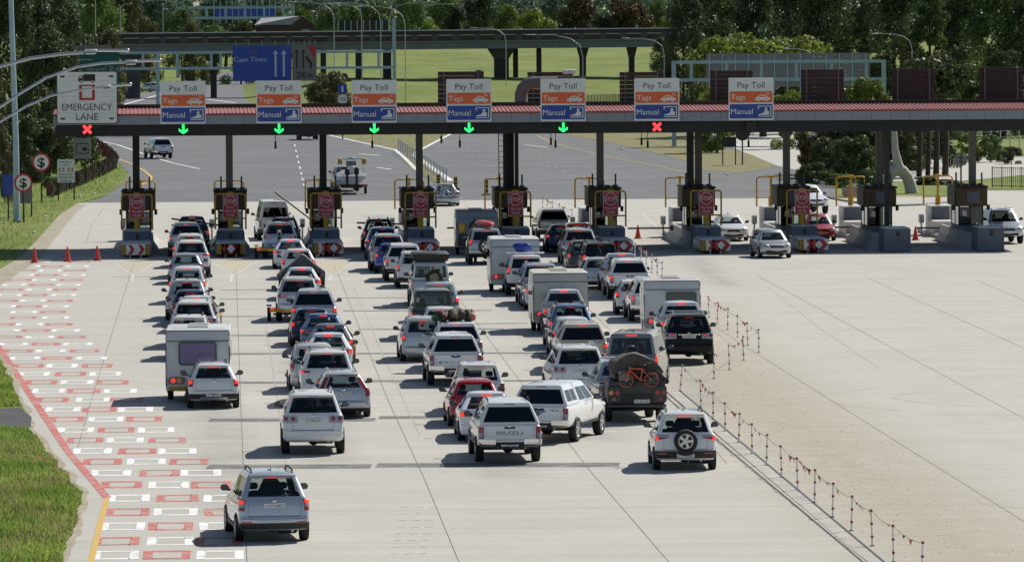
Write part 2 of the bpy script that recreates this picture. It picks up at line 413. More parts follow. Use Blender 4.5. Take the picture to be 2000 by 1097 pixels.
for px, w, m_ in [([(178, 272), (230, 283), (290, 304), (335, 318), (390, 330)], .22, 'road_white'), ([(180, 294), (225, 308), (262, 322), (284, 335), (296, 346), (292, 354), (275, 361)], .22, 'road_yellow'),
                  ([(643, 264), (700, 277), (773, 293), (790, 308), (815, 333)], .35, 'road_white'), ([(880, 262), (845, 280), (808, 300)], .3, 'road_white'), ([(808, 302), (840, 325), (880, 353)], .5, 'road_white'),
                  ([(1048, 265), (1080, 280), (1180, 305), (1290, 326), (1370, 343), (1450, 352)], .16, 'road_yellow'), ([(1380, 264), (1430, 281), (1475, 294)], .25, 'road_white'),
                  ([(700, 300), (740, 304)], .3, 'road_white'), ([(735, 327), (765, 331)], .3, 'road_white'),
                  ([(1025, 283), (1070, 288)], .3, 'road_white'), ([(240, 205), (330, 180), (420, 160)], .4, 'road_white'), ([(405, 194), (460, 201)], .5, 'road_white')]:
    strip(mb, px, w, m_, 0.006)
for k in range(14):
    x = 348 + k * 4.2; strip(mb, [(x - 4 + k * .3, 272 + k * 4), (402 - k * .6, 270 + k * 4.2)], .16, 'road_yellow_worn', .004)
for k in range(9): y = 282 + 11 * k; strip(mb, [(575 + (y - 282) * .23, y), (575.4 + (y - 278) * .23, y + 4)], .12, 'road_white', .006)
for a, b_ in (((915, 288), (980, 342)), ((1040, 300), (1130, 352)), ((870, 372), (920, 395))):
    for k in range(7):
        p = (a[0] + (b_[0] - a[0]) * k / 6, a[1] + (b_[1] - a[1]) * k / 6); strip(mb, [(p[0] - 2.2, p[1]), (p[0] + 2.2, p[1])], .55, 'road_white', .006)
struct(mb.build('road_lines', smooth=False))
# emergency lane: rows of hollow painted rectangles
rows = [(1083, 'w', 227, 328, 430), (1056, 'r', 231, 332, 431), (1027, 'w', 239, 335, 434), (999, 'r', 247, 341, 438), (972, 'w', 254, 345, 442), (946, 'r', 237, 327, 413), (923, 'w', 219, 310, 390), (901, 'r', 201, 286, 369),
        (880, 'w', 183, 266, 347), (859, 'r', 165, 247, 325), (839, 'w', 149, 226, 303), (818, 'r', 133, 208, 285), (799, 'w', 120, 193, 267), (780, 'r', 105, 179, 250), (763, 'w', 93, 163.5, 234), (746, 'r', 80, 149, 220),
        (730, 'w', 68, 136, 205), (714, 'r', 56, 123, 190), (699, 'w', 46, 112, 178), (685, 'r', 37, 100, 165), (671.5, 'w', 25, 88, 151), (658, 'r', 16, 78, 139.5), (645, 'w', 12, 68, 128), (633, 'r', 5, 57, 116),
        (620, 'w', 0, 47, 107), (609, 'r', 0, 47, 105), (598, 'w', 5, 55, 111), (587, 'r', 11, 63, 117.5), (576, 'w', 17, 68.5, 123), (565.6, 'r', 21, 76, 128.5), (556, 'w', 27, 82, 134), (546.5, 'r', 40, 87.5, 139.5),
        (537, 'w', 44, 93, 144), (528, 'r', 49, 99, 148), (519.7, 'w', 55, 103, 152), (511, 'r', 59, 108, 156)]
mr, mw = MB(), MB()
for k, (y, c0, *xs) in enumerate(rows):
    c = c0 if k % 1 == 0 else c0
    for j, x in enumerate(xs):
        red = (c0 == 'r') == (j % 2 == 0) if c0 in 'rw' else False
        if x < 2: continue
        p = g(x, y); W2, D2 = .57, (.72 if y < 700 else .92) * KD
        tb = mr if red else mw; m_ = 'road_red' if red else 'road_white'
        jx, jy = random.uniform(-.05, .05), random.uniform(-.05, .05)
        for sx in (-1, 1): tb.poly([(p.x + jx + sx * (W2 - .11) + dx + random.uniform(-.02, .02), p.y + jy + dy + random.uniform(-.08, .08), .005) for dx, dy in ((-.11, -D2), (.11, -D2), (.11, D2), (-.11, D2))], m_)
        for sy in (-1, 1): tb.poly([(p.x + jx + dx, p.y + jy + sy * (D2 - .17) + dy + random.uniform(-.04, .04), .005) for dx, dy in ((-W2 + .21, -.16), (W2 - .21, -.16), (W2 - .21, .16), (-W2 + .21, .16))], m_)
struct(mr.build('red_road_marking', smooth=False)); struct(mw.build('white_road_marking', smooth=False))
mb = MB()
strip(mb, [(-6, 672), (10, 695), (60, 772), (132, 880), (209, 971)], .24, 'road_red', .006); strip(mb, [(209, 972), (196, 1020), (174, 1110)], .16, 'road_yellow', .006)
for xc in (264, 457, 650):
    y = 512
    mb.poly([g(xc - 30, 511, .003), g(xc - 2, 536, .003), g(xc + 40, 508, .003)], 'road_yellow_worn')
    strip(mb, [(xc - 44, 512), (xc - 8, 534)], .12, 'road_faded', .006); strip(mb, [(xc + 48, 509), (xc + 4, 534)], .12, 'road_faded', .006)
    strip(mb, [(xc - 4, 534), (xc - 6, 550)], .14, 'road_faded', .005)
for a, b_ in (((1400, 507), (1455, 526)), ((1518, 501), (1570, 520)), ((1590, 498), (1640, 517)), ((1765, 494), (1850, 528)), ((1950, 492), (2020, 514))): strip(mb, [a, b_], .11, 'road_faded', .005)
for xc, y in ((1275, 437), (1455, 432), (1640, 440), (1820, 438)):
    mb.poly([g(xc - 6, y - 14, .003), g(xc + 24, y + 8, .003), g(xc + 45, y + 6, .003)], 'road_yellow_worn'); strip(mb, [(xc - 22, y - 22), (xc + 8, y + 6)], .13, 'road_faded', .005)
struct(mb.build('lane_marking', smooth=False))
mb = MB()
for px in [[(461, 530), (470, 780), (483, 1110)], [(652, 520), (662, 540), (757, 779), (830, 937), (902, 1110)], [(262, 512), (256, 530), (175, 793), (150, 880)], [(846, 530), (901, 590), (1010, 736), (1095, 845), (1152, 918), (1318, 1110)],
           [(1045, 500), (1187, 640), (1250, 712), (1300, 770), (1420, 905)], [(1478, 538), (1520, 560), (2010, 822)], [(1690, 540), (1733, 560), (2010, 684)], [(1290, 570), (1400, 640), (1481, 692), (2010, 1024)], [(1910, 548), (2010, 590)],
           [(205, 402), (178, 440), (168, 478)], [(905, 398), (960, 440)], [(1110, 395), (1150, 420)]]:
    strip(mb, px, .022, 'joint', .004)
y = 120.0
while y < 272 * KD:
    strip_pts(mb, [(-24 if y > 190 else -8.0, y), (40, y)], .014, 'joint_pale', .004); y += 4.6
struct(mb.build('expansion_joints', smooth=False))
mb = MB()
for y, x0, x1, w in [(911, 405, 725, 1.35), (908, 735, 1210, 1.3), (820, 408, 733, 1.25), (815, 740, 962, 1.1), (747, 436, 700, .95), (744, 706, 1065, .8), (691, 442, 560, .8), (690, 696, 1072, .75), (655, 436, 700, .7), (643, 700, 985, .6),
                     (618, 430, 660, .6), (607, 670, 960, .6), (584, 428, 640, .55), (582, 660, 800, .5), (566, 430, 540, .5), (604, 740, 800, .5), (632, 870, 1030, .5), (585, 900, 1010, .4), (541, 220, 330, .35)]:
    strip(mb, [(x0, y), ((x0 + x1) / 2, y - .4), (x1, y - 1)], w * KD, 'tar', .003)
struct(mb.build('tar_patch', smooth=False))
mb = MB()
for dx, w, m_ in ((0, .13, 'trim'), (13, .45, 'kerb'), (-14, .06, 'trim'), (27, .08, 'trim')):
    strip(mb, [(1300 + dx, 762), (1345 + dx, 800), (1455 + dx, 892), (1560 + dx, 980), (1720 + dx, 1114)], w, m_, .004 + abs(dx) * 1e-5)
struct(mb.build('gutter', smooth=False))
# verges at the left, with blades
near_v = [(-40, 660), (0, 702), (18, 735), (40, 775), (58, 838), (100, 893), (132, 930), (158, 962), (152, 1015), (135, 1060), (118, 1115), (-60, 1115)]
_o = []
for a_, c_ in zip(near_v, near_v[1:]):                           # ragged edge
    for k in range(5): t = k / 5; _o.append((a_[0] + (c_[0] - a_[0]) * t + (random.uniform(-7, 5) if a_[0] > -20 and c_[0] > -20 else 0), a_[1] + (c_[1] - a_[1]) * t))
near_v = _o + [near_v[-1]]
far_v = [(-80, 556), (0, 526), (24, 512), (40, 500), (62, 480), (88, 452), (118, 418), (150, 398), (205, 383), (240, 358), (250, 338), (228, 318), (195, 292), (178, 262), (60, 262), (-80, 270)]
sheet('verge_dirt', [(p[0] + (random.uniform(6, 20) if p[0] > -30 else 0), p[1]) for p in near_v], 'soil', .008); sheet('verge', near_v, 'grass', .012); sheet('grass_bank', far_v, 'grass', .016)
sheet('gravel_patch', [(-40, 800), (40, 796), (62, 815), (60, 834), (-40, 838)], 'dark_asphalt', .018)
def leaf_mat(name, c0, c1, scale=.9, trans=.3):
    m = bpy.data.materials.new(name); m.use_nodes = True; n = m.node_tree.nodes; l = m.node_tree.links; n.remove(n['Principled BSDF'])
    tc = n.new('ShaderNodeTexCoord'); nz = n.new('ShaderNodeTexNoise'); nz.inputs['Scale'].default_value = scale; nz.inputs['Detail'].default_value = 3
    l.new(tc.outputs['Object'], nz.inputs['Vector'])
    oi = n.new('ShaderNodeObjectInfo'); geo = n.new('ShaderNodeNewGeometry')
    ad = n.new('ShaderNodeMath'); ad.operation = 'MULTIPLY_ADD'; ad.inputs[1].default_value = .35; l.new(geo.outputs['Random Per Island'], ad.inputs[0]); l.new(nz.outputs[0], ad.inputs[2])
    cr = n.new('ShaderNodeValToRGB'); cr.color_ramp.elements[0].position = .45; cr.color_ramp.elements[1].position = .9
    cr.color_ramp.elements[0].color = (*c0, 1); cr.color_ramp.elements[1].color = (*c1, 1); l.new(ad.outputs[0], cr.inputs[0])
    hv = n.new('ShaderNodeHueSaturation'); rm = n.new('ShaderNodeMapRange'); rm.inputs[3].default_value = .75; rm.inputs[4].default_value = 1.25
    l.new(oi.outputs['Random'], rm.inputs[0]); l.new(rm.outputs[0], hv.inputs['Value']); l.new(cr.outputs[0], hv.inputs['Color'])
    d = n.new('ShaderNodeBsdfDiffuse'); t = n.new('ShaderNodeBsdfTranslucent'); mx = n.new('ShaderNodeMixShader'); mx.inputs[0].default_value = trans
    gl = n.new('ShaderNodeBsdfGlossy'); gl.inputs['Roughness'].default_value = .45; gl.inputs[0].default_value = (.9, .95, .9, 1); mg = n.new('ShaderNodeMixShader'); mg.inputs[0].default_value = .035
    l.new(hv.outputs[0], d.inputs[0]); l.new(hv.outputs[0], t.inputs[0]); l.new(d.outputs[0], mx.inputs[1]); l.new(t.outputs[0], mx.inputs[2])
    l.new(mx.outputs[0], mg.inputs[1]); l.new(gl.outputs[0], mg.inputs[2]); l.new(mg.outputs[0], n['Material Output'].inputs[0])
    MATS[name] = m
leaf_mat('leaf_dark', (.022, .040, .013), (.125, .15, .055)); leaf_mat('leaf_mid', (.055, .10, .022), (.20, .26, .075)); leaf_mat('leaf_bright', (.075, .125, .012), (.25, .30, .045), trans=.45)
leaf_mat('leaf_olive', (.055, .065, .022), (.18, .17, .065)); leaf_mat('leaf_rust', (.05, .04, .015), (.17, .10, .035)); leaf_mat('blade', (.10, .19, .02), (.34, .42, .10), .25, .5); leaf_mat('leaf_blue', (.06, .10, .07), (.16, .215, .145))  # last material: blue haze of distance is mixed into the leaf colour
leaf_mat('blade_dry', (.20, .16, .06), (.46, .38, .20), .4, .4)
leaf_mat('leaf_red', (.08, .03, .012), (.34, .11, .03))
def grow(name, poly, n, h, zb_, skip=None):
    skip = [g(*q).to_2d() for q in skip] if skip else None
    P = [g(*p).to_2d() for p in poly]; xs = [p.x for p in P]; ys = [p.y for p in P]; vv, fs = [], []
    k = 0
    while k < n:
        p = Vector((random.uniform(min(xs), max(xs)), random.uniform(min(ys), max(ys))))
        if not inside(p, P): continue
        k += 1
        if skip and inside(p, skip): continue
        d = min(seg_d(p, P[i], P[(i + 1) % len(P)]) for i in range(len(P)))
        hh = h * random.uniform(.35, 1.1) * (.45 + .55 * min(1, d / 1.2)); a = random.uniform(0, 6.28); w = .022 * random.uniform(.7, 1.6)
        dx, dy = math.cos(a) * w, math.sin(a) * w; lx, ly = random.uniform(-.5, .5) * hh, random.uniform(-.5, .5) * hh; o = len(vv)
        vv += [(p.x - dx, p.y - dy, zb_), (p.x + dx, p.y + dy, zb_), (p.x + lx, p.y + ly, zb_ + hh)]; fs.append((o, o + 1, o + 2))
    mb = MB(); mb.add(vv, fs, 'blade'); rd = random.Random(2); mb.m = ['blade_dry' if (rd.random() < .08 + .35 * (math.sin(vv[f[0]][0] * .9 + 1.3 * math.sin(vv[f[0]][1] * .35)) > .62)) else 'blade' for f in fs]; o = mb.build(name, smooth=False)
    return o
tag(grow('grass', near_v, 34000, .26, .01, [(-60, 798), (44, 794), (66, 815), (64, 836), (-60, 842)]), kind='stuff'); 
tag(grow('grass', [p for p in far_v if p[0] > -90], 16000, .34, .012), kind='stuff')
tag(grow('grass', med, 1800, .22, .0), kind='stuff')

mb = MB(); rnd = random.Random(11); P = sand_poly; k = 0          # small stones lying on the sand
while k < 900:
    p = Vector((rnd.uniform(2, 22), rnd.uniform(140, 300)))
    if not inside(p, P): continue
    k += 1; r = rnd.uniform(.006, .02); mb.add([(p.x - r, p.y, 0), (p.x, p.y - r, 0), (p.x + r, p.y, 0), (p.x, p.y + r, 0), (p.x, p.y, r * 1.1)], [(0, 1, 4), (1, 2, 4), (2, 3, 4), (3, 0, 4)], rnd.choice(['trim', 'kerb', 'bark_mulch']))
tag(mb.build('gravel', smooth=False), kind='stuff')

mb = MB()
for px in ([(1610, 772), (1628, 786), (1680, 795), (1760, 802)], [(1620, 770), (1660, 762), (1700, 760)], [(1740, 775), (1770, 768), (1830, 765)], [(1740, 776), (1800, 787), (1900, 792)], [(1905, 975), (1935, 988), (2005, 992)], [(690, 560), (760, 720), (820, 850)], [(520, 640), (545, 800), (560, 930)], [(760, 1060), (820, 1060)], [(1500, 560), (1600, 640), (1720, 720)]): strip(mb, px, .035, 'skid', .0035)
for a_ in range(8):
    for k in (0, 1, 2): x = 785 - a_ * 3 + k * 27; y = 990 + a_ * 13; strip(mb, [(x, y), (x + 14, y - 1)], .10, 'skid', .0035)
struct(mb.build('skid_marks', smooth=False))

sheet('soil_edge', [(146, 399), (168, 400), (150, 414), (128, 440), (98, 478), (72, 512), (40, 530), (10, 552), (-30, 570), (-30, 545), (20, 516), (44, 498), (64, 478), (90, 450), (120, 416)], 'soil', .006)
# ------------------------------------------------------------------ vehicles
def lerp(a, b, t): return a + (b - a) * t
class Shell:
    """body surface: a stack of closed plan outlines. ring = (z_rear, z_front, y_rear, y_front, half_width, rear corner x/y, front corner x/y, rear bow, front bow)"""
    def __init__(s, rings, L): s.r = rings; s.L = L
    def par(s, v):
        i = max(0, min(int(v), len(s.r) - 2)); t = v - i
        return [lerp(p, q, t) for p, q in zip(s.r[i], s.r[i + 1])]
    def P(s, a, v):
        zr, zf, y0, y1, w, rx, ry, fx, fy, br, bf = s.par(v)
        sg = 1 if a >= 0 else -1; t = abs(a)
        if t <= .25:
            q = t / .25; x = (w - rx) * q; y = y0 - br * (1 - q * q)
        elif t < .35:
            th = (t - .25) / .1 * math.pi / 2; x = w - rx + rx * math.sin(th); y = y0 + ry * (1 - math.cos(th))
        elif t <= .65:
            x = w; y = lerp(y0 + ry, y1 - fy, (t - .35) / .3)
        elif t < .75:
            th = (t - .65) / .1 * math.pi / 2; x = w - fx + fx * math.cos(th); y = y1 - fy + fy * math.sin(th)
        else:
            q = (1 - t) / .25; x = (w - fx) * q; y = y1 + bf * (1 - q * q)
        x *= 1 - .035 * (y / (s.L / 2)) ** 2
        k = (y - y0) / max(.01, y1 - y0)
        return Vector((sg * x, y, lerp(zr, zf, min(1, max(0, k)))))
    def N(s, a, v):
        e = .004
        da = s.P(a + e, v) - s.P(a - e, v)
        v0, v1 = max(0, v - .02), min(len(s.r) - 1, v + .02)
        n = da.cross(s.P(a, v1) - s.P(a, v0))
        return n.normalized() if n.length > 1e-9 else Vector((0, 0, 1))
    def v_at(s, z, a=0.0, vmax=None):
        lo = 0.0; n = len(s.r) - 1; best = 0
        prev = s.P(a, 0).z
        k = 0.0
        while k < n:
            z1 = s.P(a, k + .05).z
            if prev <= z <= z1: return k + .05 * (z - prev) / max(1e-6, z1 - prev)
            prev = z1; k += .05
        return n * 1.0
    def a_at(s, x, v):
        zr, zf, y0, y1, w, rx = s.par(v)[:6]
        return max(-.25, min(.25, .25 * x / (w - rx)))
    def grid(s, holes):
        A = [i * .25 / 4 for i in range(5)] + [.25 + .1 * i / 4 for i in range(1, 5)] + [.35 + .3 * i / 8 for i in range(1, 9)] + \
            [.65 + .1 * i / 4 for i in range(1, 5)] + [.75 + .25 * i / 4 for i in range(1, 5)]
        V = [i * .5 for i in range(2 * len(s.r) - 1)]
        for a0, a1, v0, v1 in holes: A += [abs(a0), abs(a1)]; V += [v0, v1]
        A = sorted(set(round(x, 5) for x in A + [-x for x in A])); V = sorted(set(round(x, 5) for x in V))
        def thin(L, keep):
            o = [L[0]]
            for x in L[1:]:
                if x - o[-1] < .004 and x not in keep: continue
                o.append(x)
            return o
        return A, V
    def mesh(s, mb, m, holes=(), cap='trim'):
        A, V = s.grid(holes); n = len(A) - 1
        vv = [s.P(a, v) for v in V for a in A[:-1]]; fs = []
        for j in range(len(V) - 1):
            vc = (V[j] + V[j + 1]) / 2
            for i in range(n):
                ac = (A[i] + A[i + 1]) / 2
                if any(a0 < ac < a1 and v0 < vc < v1 for a0, a1, v0, v1 in holes): continue
                fs.append((j * n + i, j * n + (i + 1) % n, (j + 1) * n + (i + 1) % n, (j + 1) * n + i))
        mb.add(vv, fs, m)
        mb.add([s.P(a, 0) for a in A[:-1]], [tuple(range(n - 1, -1, -1))], cap)
        mb.add([s.P(a, V[-1]) for a in A[:-1]], [tuple(range(n))], m)
    def pane(s, mb, hole, holes, m, off=.004):
        A, V = s.grid(holes); a0, a1, v0, v1 = hole
        A = [a for a in A if a0 - 1e-6 <= a <= a1 + 1e-6]; V = [v for v in V if v0 - 1e-6 <= v <= v1 + 1e-6]
        n = len(A); vv = []
        for v in V:
            for a in A: vv.append(s.P(a, v) + s.N(a, v) * off)
        mb.add(vv, [(j * n + i, j * n + i + 1, (j + 1) * n + i + 1, (j + 1) * n + i) for j in range(len(V) - 1) for i in range(n - 1)], m)
    def patch(s, mb, a0, a1, z0, z1, m, off=.012, z0b=None, z1b=None, na=6, nv=4):
        """raised patch on the rear face between plan parameters a0..a1; heights z0..z1 at a0 and z0b..z1b at a1"""
        z0b = z0 if z0b is None else z0b; z1b = z1 if z1b is None else z1b
        vv = []; ww = []
        for j in range(nv + 1):
            for i in range(na + 1):
                t = i / na; a = lerp(a0, a1, t); z = lerp(lerp(z0, z0b, t), lerp(z1, z1b, t), j / nv)
                v = s.v_at(z, a); p = s.P(a, v); nn = s.N(a, v)
                vv.append(p + nn * off); ww.append(p - nn * .01)
        c = na + 1; o = len(vv)
        fs = [(j * c + i, j * c + i + 1, (j + 1) * c + i + 1, (j + 1) * c + i) for j in range(nv) for i in range(na)]
        loop = [i for i in range(c)] + [j * c + na for j in range(1, nv + 1)] + [nv * c + i for i in range(na - 1, -1, -1)] + [j * c for j in range(nv - 1, 0, -1)]
        for q in range(len(loop)):
            i, j = loop[q], loop[(q + 1) % len(loop)]
            fs.append((j, i, o + i, o + j))
        mb.add(vv + ww, fs, m)

TYRE = {}
def tyre_mesh(rad, wid):
    mb = MB(); h = wid / 2
    mb.lathe([(rad * .62, -h * .9), (rad * .80, -h), (rad * .95, -h * .96), (rad, -h * .7), (rad, h * .7), (rad * .95, h * .96), (rad * .80, h), (rad * .62, h * .9)], (0, 0, 0), (1, 0, 0), 'rubber', 22)
    return mb
def rim_mesh(rad, wid, steel=False):
    mb = MB(); h = wid / 2; r = rad * .64
    mb.lathe([(r, -h * .9), (r, h * .93), (r * .9, h * .93), (r * .86, h * .5)], (0, 0, 0), (1, 0, 0), 'alloy', 20)
    mb.lathe([(r * .9, h * .35), (.001, h * .35)], (0, 0, 0), (1, 0, 0), 'trim', 16)
    for k in range(5):
        a = 2 * math.pi * k / 5
        d = Vector((0, math.cos(a), math.sin(a))); t = Vector((0, -math.sin(a), math.cos(a)))
        b = Vector((h * .6, 0, 0)); tp = Vector((h * .85, 0, 0))
        p = [d * r * .12 - t * r * .15 + tp, d * r * .92 - t * r * .2 + tp, d * r * .92 + t * r * .2 + tp, d * r * .12 + t * r * .15 + tp]
        mb.prism([q - tp + b for q in p], tp - b, 'alloy')
    mb.lathe([(r * .22, h * .6), (r * .22, h * .93), (.001, h * .95)], (0, 0, 0), (1, 0, 0), 'alloy', 12)
    return mb
def add_wheels(root, ax, trk, rad, wid=.22, rims=True):
    t0 = r0 = None
    for y in ax:
        for sx in (1, -1):
            if t0 is None:
                w = tyre_mesh(rad, wid).build('wheel', root); t0 = w
                if rims: r0 = rim_mesh(rad, wid).build('rim', w)
            else:
                w = t0.copy(); col.objects.link(w); w.parent = root
                if rims: q = r0.copy(); col.objects.link(q); q.parent = w
            w.location = (sx * trk, y, rad); w.rotation_euler = (0, 0, 0 if sx > 0 else math.pi)

def two_box(L, W, H, zb, belt, hood, cowl, roof_front, rake, roofw, rr=(.14, .12), boot=None, cab=None, bow=.05, tuck=.05):
    """rings of a hatch, estate or SUV; boot = (deck height, glass base y, roof rear y) for a saloon; cab = (glass base y, roof rear y) for a pick-up"""
    w = W / 2; y0, y1 = -L / 2, L / 2; rx, ry = rr
    bz = boot[0] if boot else belt
    gb = boot[1] if boot else (cab[0] if cab else y0 + .10 + tuck * .4)
    rf = boot[2] if boot else (cab[1] if cab else y0 + .10 + rake)
    m1 = lerp(zb + .3, bz, .35)
    return [
        (zb, zb, y0 + .16, y1 - .2, w - .14, rx, ry, .3, .5, bow * .5, .05),
        (zb + .03, zb + .03, y0 + .05, y1 - .08, w - .05, rx, ry, .3, .55, bow, .08),
        (zb + .12, zb + .10, y0 + .015, y1 - .03, w - .015, rx, ry, .3, .6, bow, .1),
        (zb + .28, zb + .24, y0, y1, w, rx, ry, .3, .6, bow, .1),
        (zb + .34, zb + .3, y0 + .03, y1, w, rx, ry, .3, .6, bow, .1),
        (m1, lerp(zb + .3, hood, .6), y0 + .045, y1 - .02, w, rx, ry, .3, .62, bow, .1),
        (bz - .05, hood - .04, y0 + .06 + tuck * .4, y1 - .10, w - .012, rx, ry, .32, .65, bow, .08),
        (bz, hood + .02, y0 + .10 + tuck * .4, y1 - .24, w - .045, rx, ry, .32, .65, bow, .06),
        (belt + .015, cowl, gb, cab[2] if cab and len(cab) > 2 else y1 - 1.15 if False else roof_front[0], w - .06, rx, ry, .12, .22, bow * .8, .14),
        (H - .13, H - .15, rf, roof_front[1], roofw, rx * .8, ry * .8, .10, .18, bow * .6, .12),
        (H - .055, H - .075, rf + .03, roof_front[1] - .08, roofw - .045, rx * .7, ry * .7, .10, .18, bow * .6, .10),
        (H - .02, H - .035, rf + .09, roof_front[1] - .18, roofw - .13, .1, .1, .10, .18, bow * .5, .10),
        (H, H - .012, rf + .45, roof_front[1] - .5, roofw - .42, .05, .05, .05, .1, 0, 0),
        (H + .003, H, rf + .7, roof_front[1] - .75, .05, .02, .02, .02, .02, 0, 0),
    ]
GBV, REV = 8, 9
def seats(root, y_front, z0, W, rear_y=None, m='seat'):
    def seat(x, y, w, h):
        mb = MB()
        mb.box((x, y + .22, z0 + .10), (w, .5, .16), m, bev=.05)
        mb.box((x, y - .06, z0 + .34), (w, .14, .50), m, bev=.05, tx=.85)
        return mb
    for x in (-.37, .37):
        mb = seat(x, y_front, .5, 0)
        mb.box((x, y_front - .08, z0 + .74), (.24, .11, .17), m, bev=.04)
        mb.build('front_seat', root)
    if rear_y is not None:
        mb = seat(0, rear_y, W - .5, 0)
        for x in (-.4, .4): mb.box((x, rear_y - .08, z0 + .64), (.24, .10, .12), m, bev=.03)
        mb.build('rear_bench', root)
def mirror(root, x, y, z, m):
    for s in (1, -1):
        mb = MB()
        mb.box((s * (x + .13), y, z + .05), (.21, .11, .16), m, bev=.05)
        mb.box((s * (x + .02), y + .02, z - .01), (.10, .05, .05), 'trim')
        mb.box((s * (x + .13), y - .058, z + .05), (.16, .006, .115), 'mirror_glass', bev=.002)
        mb.build('mirror', root)
def arches(mb, sx, y, rad, zb, x):
    pts = []
    R0 = rad + .07; n = 16
    for i in range(n + 1):
        a = math.pi * (-.06 + 1.12 * i / n)
        pts.append((sx * x, y + R0 * math.cos(a), max(zb - .02, rad + R0 * math.sin(a))))
    if sx > 0: mb.prism([(p[0] - .02, p[1], p[2]) for p in pts], (.026, 0, 0), 'trim')
    else: mb.prism([(p[0] + .02, p[1], p[2]) for p in pts][::-1], (-.026, 0, 0), 'trim')

def build_vehicle(name, sp):
    """one vehicle: Empty at ground level under its middle, facing +Y"""
    L, W, H, zb = sp['L'], sp['W'], sp['H'], sp['zb']; w = W / 2; y0 = -L / 2
    root = empty(name)
    rings = two_box(L, W, H, zb, sp['belt'], sp['hood'], sp['cowl'], sp['rf'], sp['rake'], sp['roofw'], sp.get('rr', (.14, .12)), sp.get('boot'), sp.get('cab'), sp.get('bow', .05), sp.get('tuck', .05))
    S = Shell(rings, L)
    va, vb = GBV + sp.get('gv0', .12), GBV + sp.get('gv1', .93)
    rw = sp.get('rgw', .235)
    holes = []
    rear_h = (-rw, rw, va + sp.get('rglow', 0), vb - sp.get('rgtop', 0))
    holes.append(rear_h)
    sides = []
    for k0, k1 in sp['sidewin']:
        for sg in (1, -1):
            a0, a1 = .35 + .3 * k0, .35 + .3 * k1
            sides.append((a0, a1, va, vb) if sg > 0 else (-a1, -a0, va, vb))
    holes += sides
    ws = [(.765, 1.0, va, vb), (-1.0, -.765, va, vb)]
    holes += ws
    mb = MB(); S.mesh(mb, PAINT['white'], holes)
    body = mb.build('body', root, ang=32)
    paints = [body]
    mb = MB(); S.pane(mb, rear_h, holes, sp.get('rglass', 'glass')); mb.build('rear_window', root)
    for h in sides:
        mb = MB(); S.pane(mb, h, holes, sp.get('sglass', 'glass_tint')); mb.build('side_window', root)
    mb = MB()
    for h in ws: S.pane(mb, h, holes, 'glass')
    mb.build('windscreen', root)
    cab_rear = sp['cab'][0] if sp.get('cab') else y0
    seats(root, sp['rf'][0] - 1.35, sp.get('seatz', sp['belt'] - .62), W, (sp['rf'][0] - 2.25) if (sp['rf'][0] - 2.4 > cab_rear) else None)
    # tail lamps ---------------------------------------------------------
    lit = []
    def lamp_part(sg, shapes):
        q = MB(); ql = MB()
        for kind, a0, a1, z0, z1, z0b, z1b, off in shapes:
            if kind == 'disc':                          # round lamp: a0 = plan parameter, a1 = height, z0 = radius, z1 = lit
                v = S.v_at(a1, sg * a0); p = S.P(sg * a0, v); nn = S.N(sg * a0, v); q.cyl(p, p + nn * off, z0, 'lens_red', n=16); (ql if z1 else q).cyl(p + nn * off, p + nn * (off + .006), z0 * .5, 'lens_lit' if z1 else 'lens_red', n=12); continue
            A0, A1 = (a0, a1) if sg > 0 else (-a1, -a0)
            B = (z0, z1, z0b, z1b) if sg > 0 else (z0b, z1b, z0, z1)
            tgt = ql if kind == 'lit' else q
            S.patch(tgt, A0, A1, B[0], B[1], {'lit': 'lens_lit', 'red': 'lens_red', 'clear': 'lens_clear', 'amber': 'lens_amber', 'dark': 'trim'}[kind], off, B[2], B[3])
        o = q.build('tail_light', root)
        if ql.f: b = ql.build('brake_lamp', o); lit.append(b)
    for sg in (1, -1): lamp_part(sg, sp['lamps'])
    hb = MB()
    if sp.get('high', True):
        zt = H - .085; yy = rings[9][2]
        ybar = S.P(0, 9.35).y
        hb.box((0, ybar - .02, zt - .005), (sp.get('hbw', .34), .07, .04), 'lens_lit', bev=.012)
        b = hb.build('high_brake_light', root); lit.append(b)
    if sp.get('spoiler'):
        q = MB(); yb = rings[9][2]
        q.box((0, yb - .02, H - .075), (2 * sp['roofw'] - .12, .24, .05), PAINT['white'], bev=.02)
        paints.append(q.build('spoiler', root))
    # bumper, sills ------------------------------------------------------
    q = MB()
    bz0, bz1, bm = sp.get('bumper', (zb + .02, zb + .2, 'trim'))
    S.patch(q, -.345, .345, bz0, bz1, PAINT['white'] if bm == 'paint' else bm, .018, na=22)
    bo = q.build('rear_bumper', root)
    if bm == 'paint': paints.append(bo)
    if sp.get('step'):
        for sg in (1, -1):
            q = MB(); a = sorted((sg * .13, sg * .34)); S.patch(q, a[0], a[1], zb + .10, zb + .25, sp['step'], .05, na=10)
            q.build('bumper_corner', root)
    if sp.get('skid'):
        q = MB(); S.patch(q, -.17, .17, zb + .04, zb + .12, 'alloy', .03, na=10); q.build('skid_plate', root)
    if sp.get('fog'):
        q = MB()
        for sg in (1, -1):
            a = sorted((sg * .19, sg * .29)); S.patch(q, a[0], a[1], zb + .19, zb + .235, 'lens_red', .024)
        build_each(q, 'reflector', root)
    rad = sp['rad']; axl = [y0 + sp['ra'], L / 2 - sp['fa']]
    for y in axl:
        for sg in (1, -1):
            q = MB(); arches(q, sg, y, rad, zb, w * (1 - .035 * (y / (L / 2)) ** 2) - .008); q.build('wheel_arch', root)
    q = MB()
    for sg in (1, -1): q.box((sg * (w - .03), (axl[0] + axl[1]) / 2, zb + .05), (.075, axl[1] - axl[0] - 2 * rad - .12, .12), 'trim', bev=.02)
    build_each(q, 'side_sill', root)
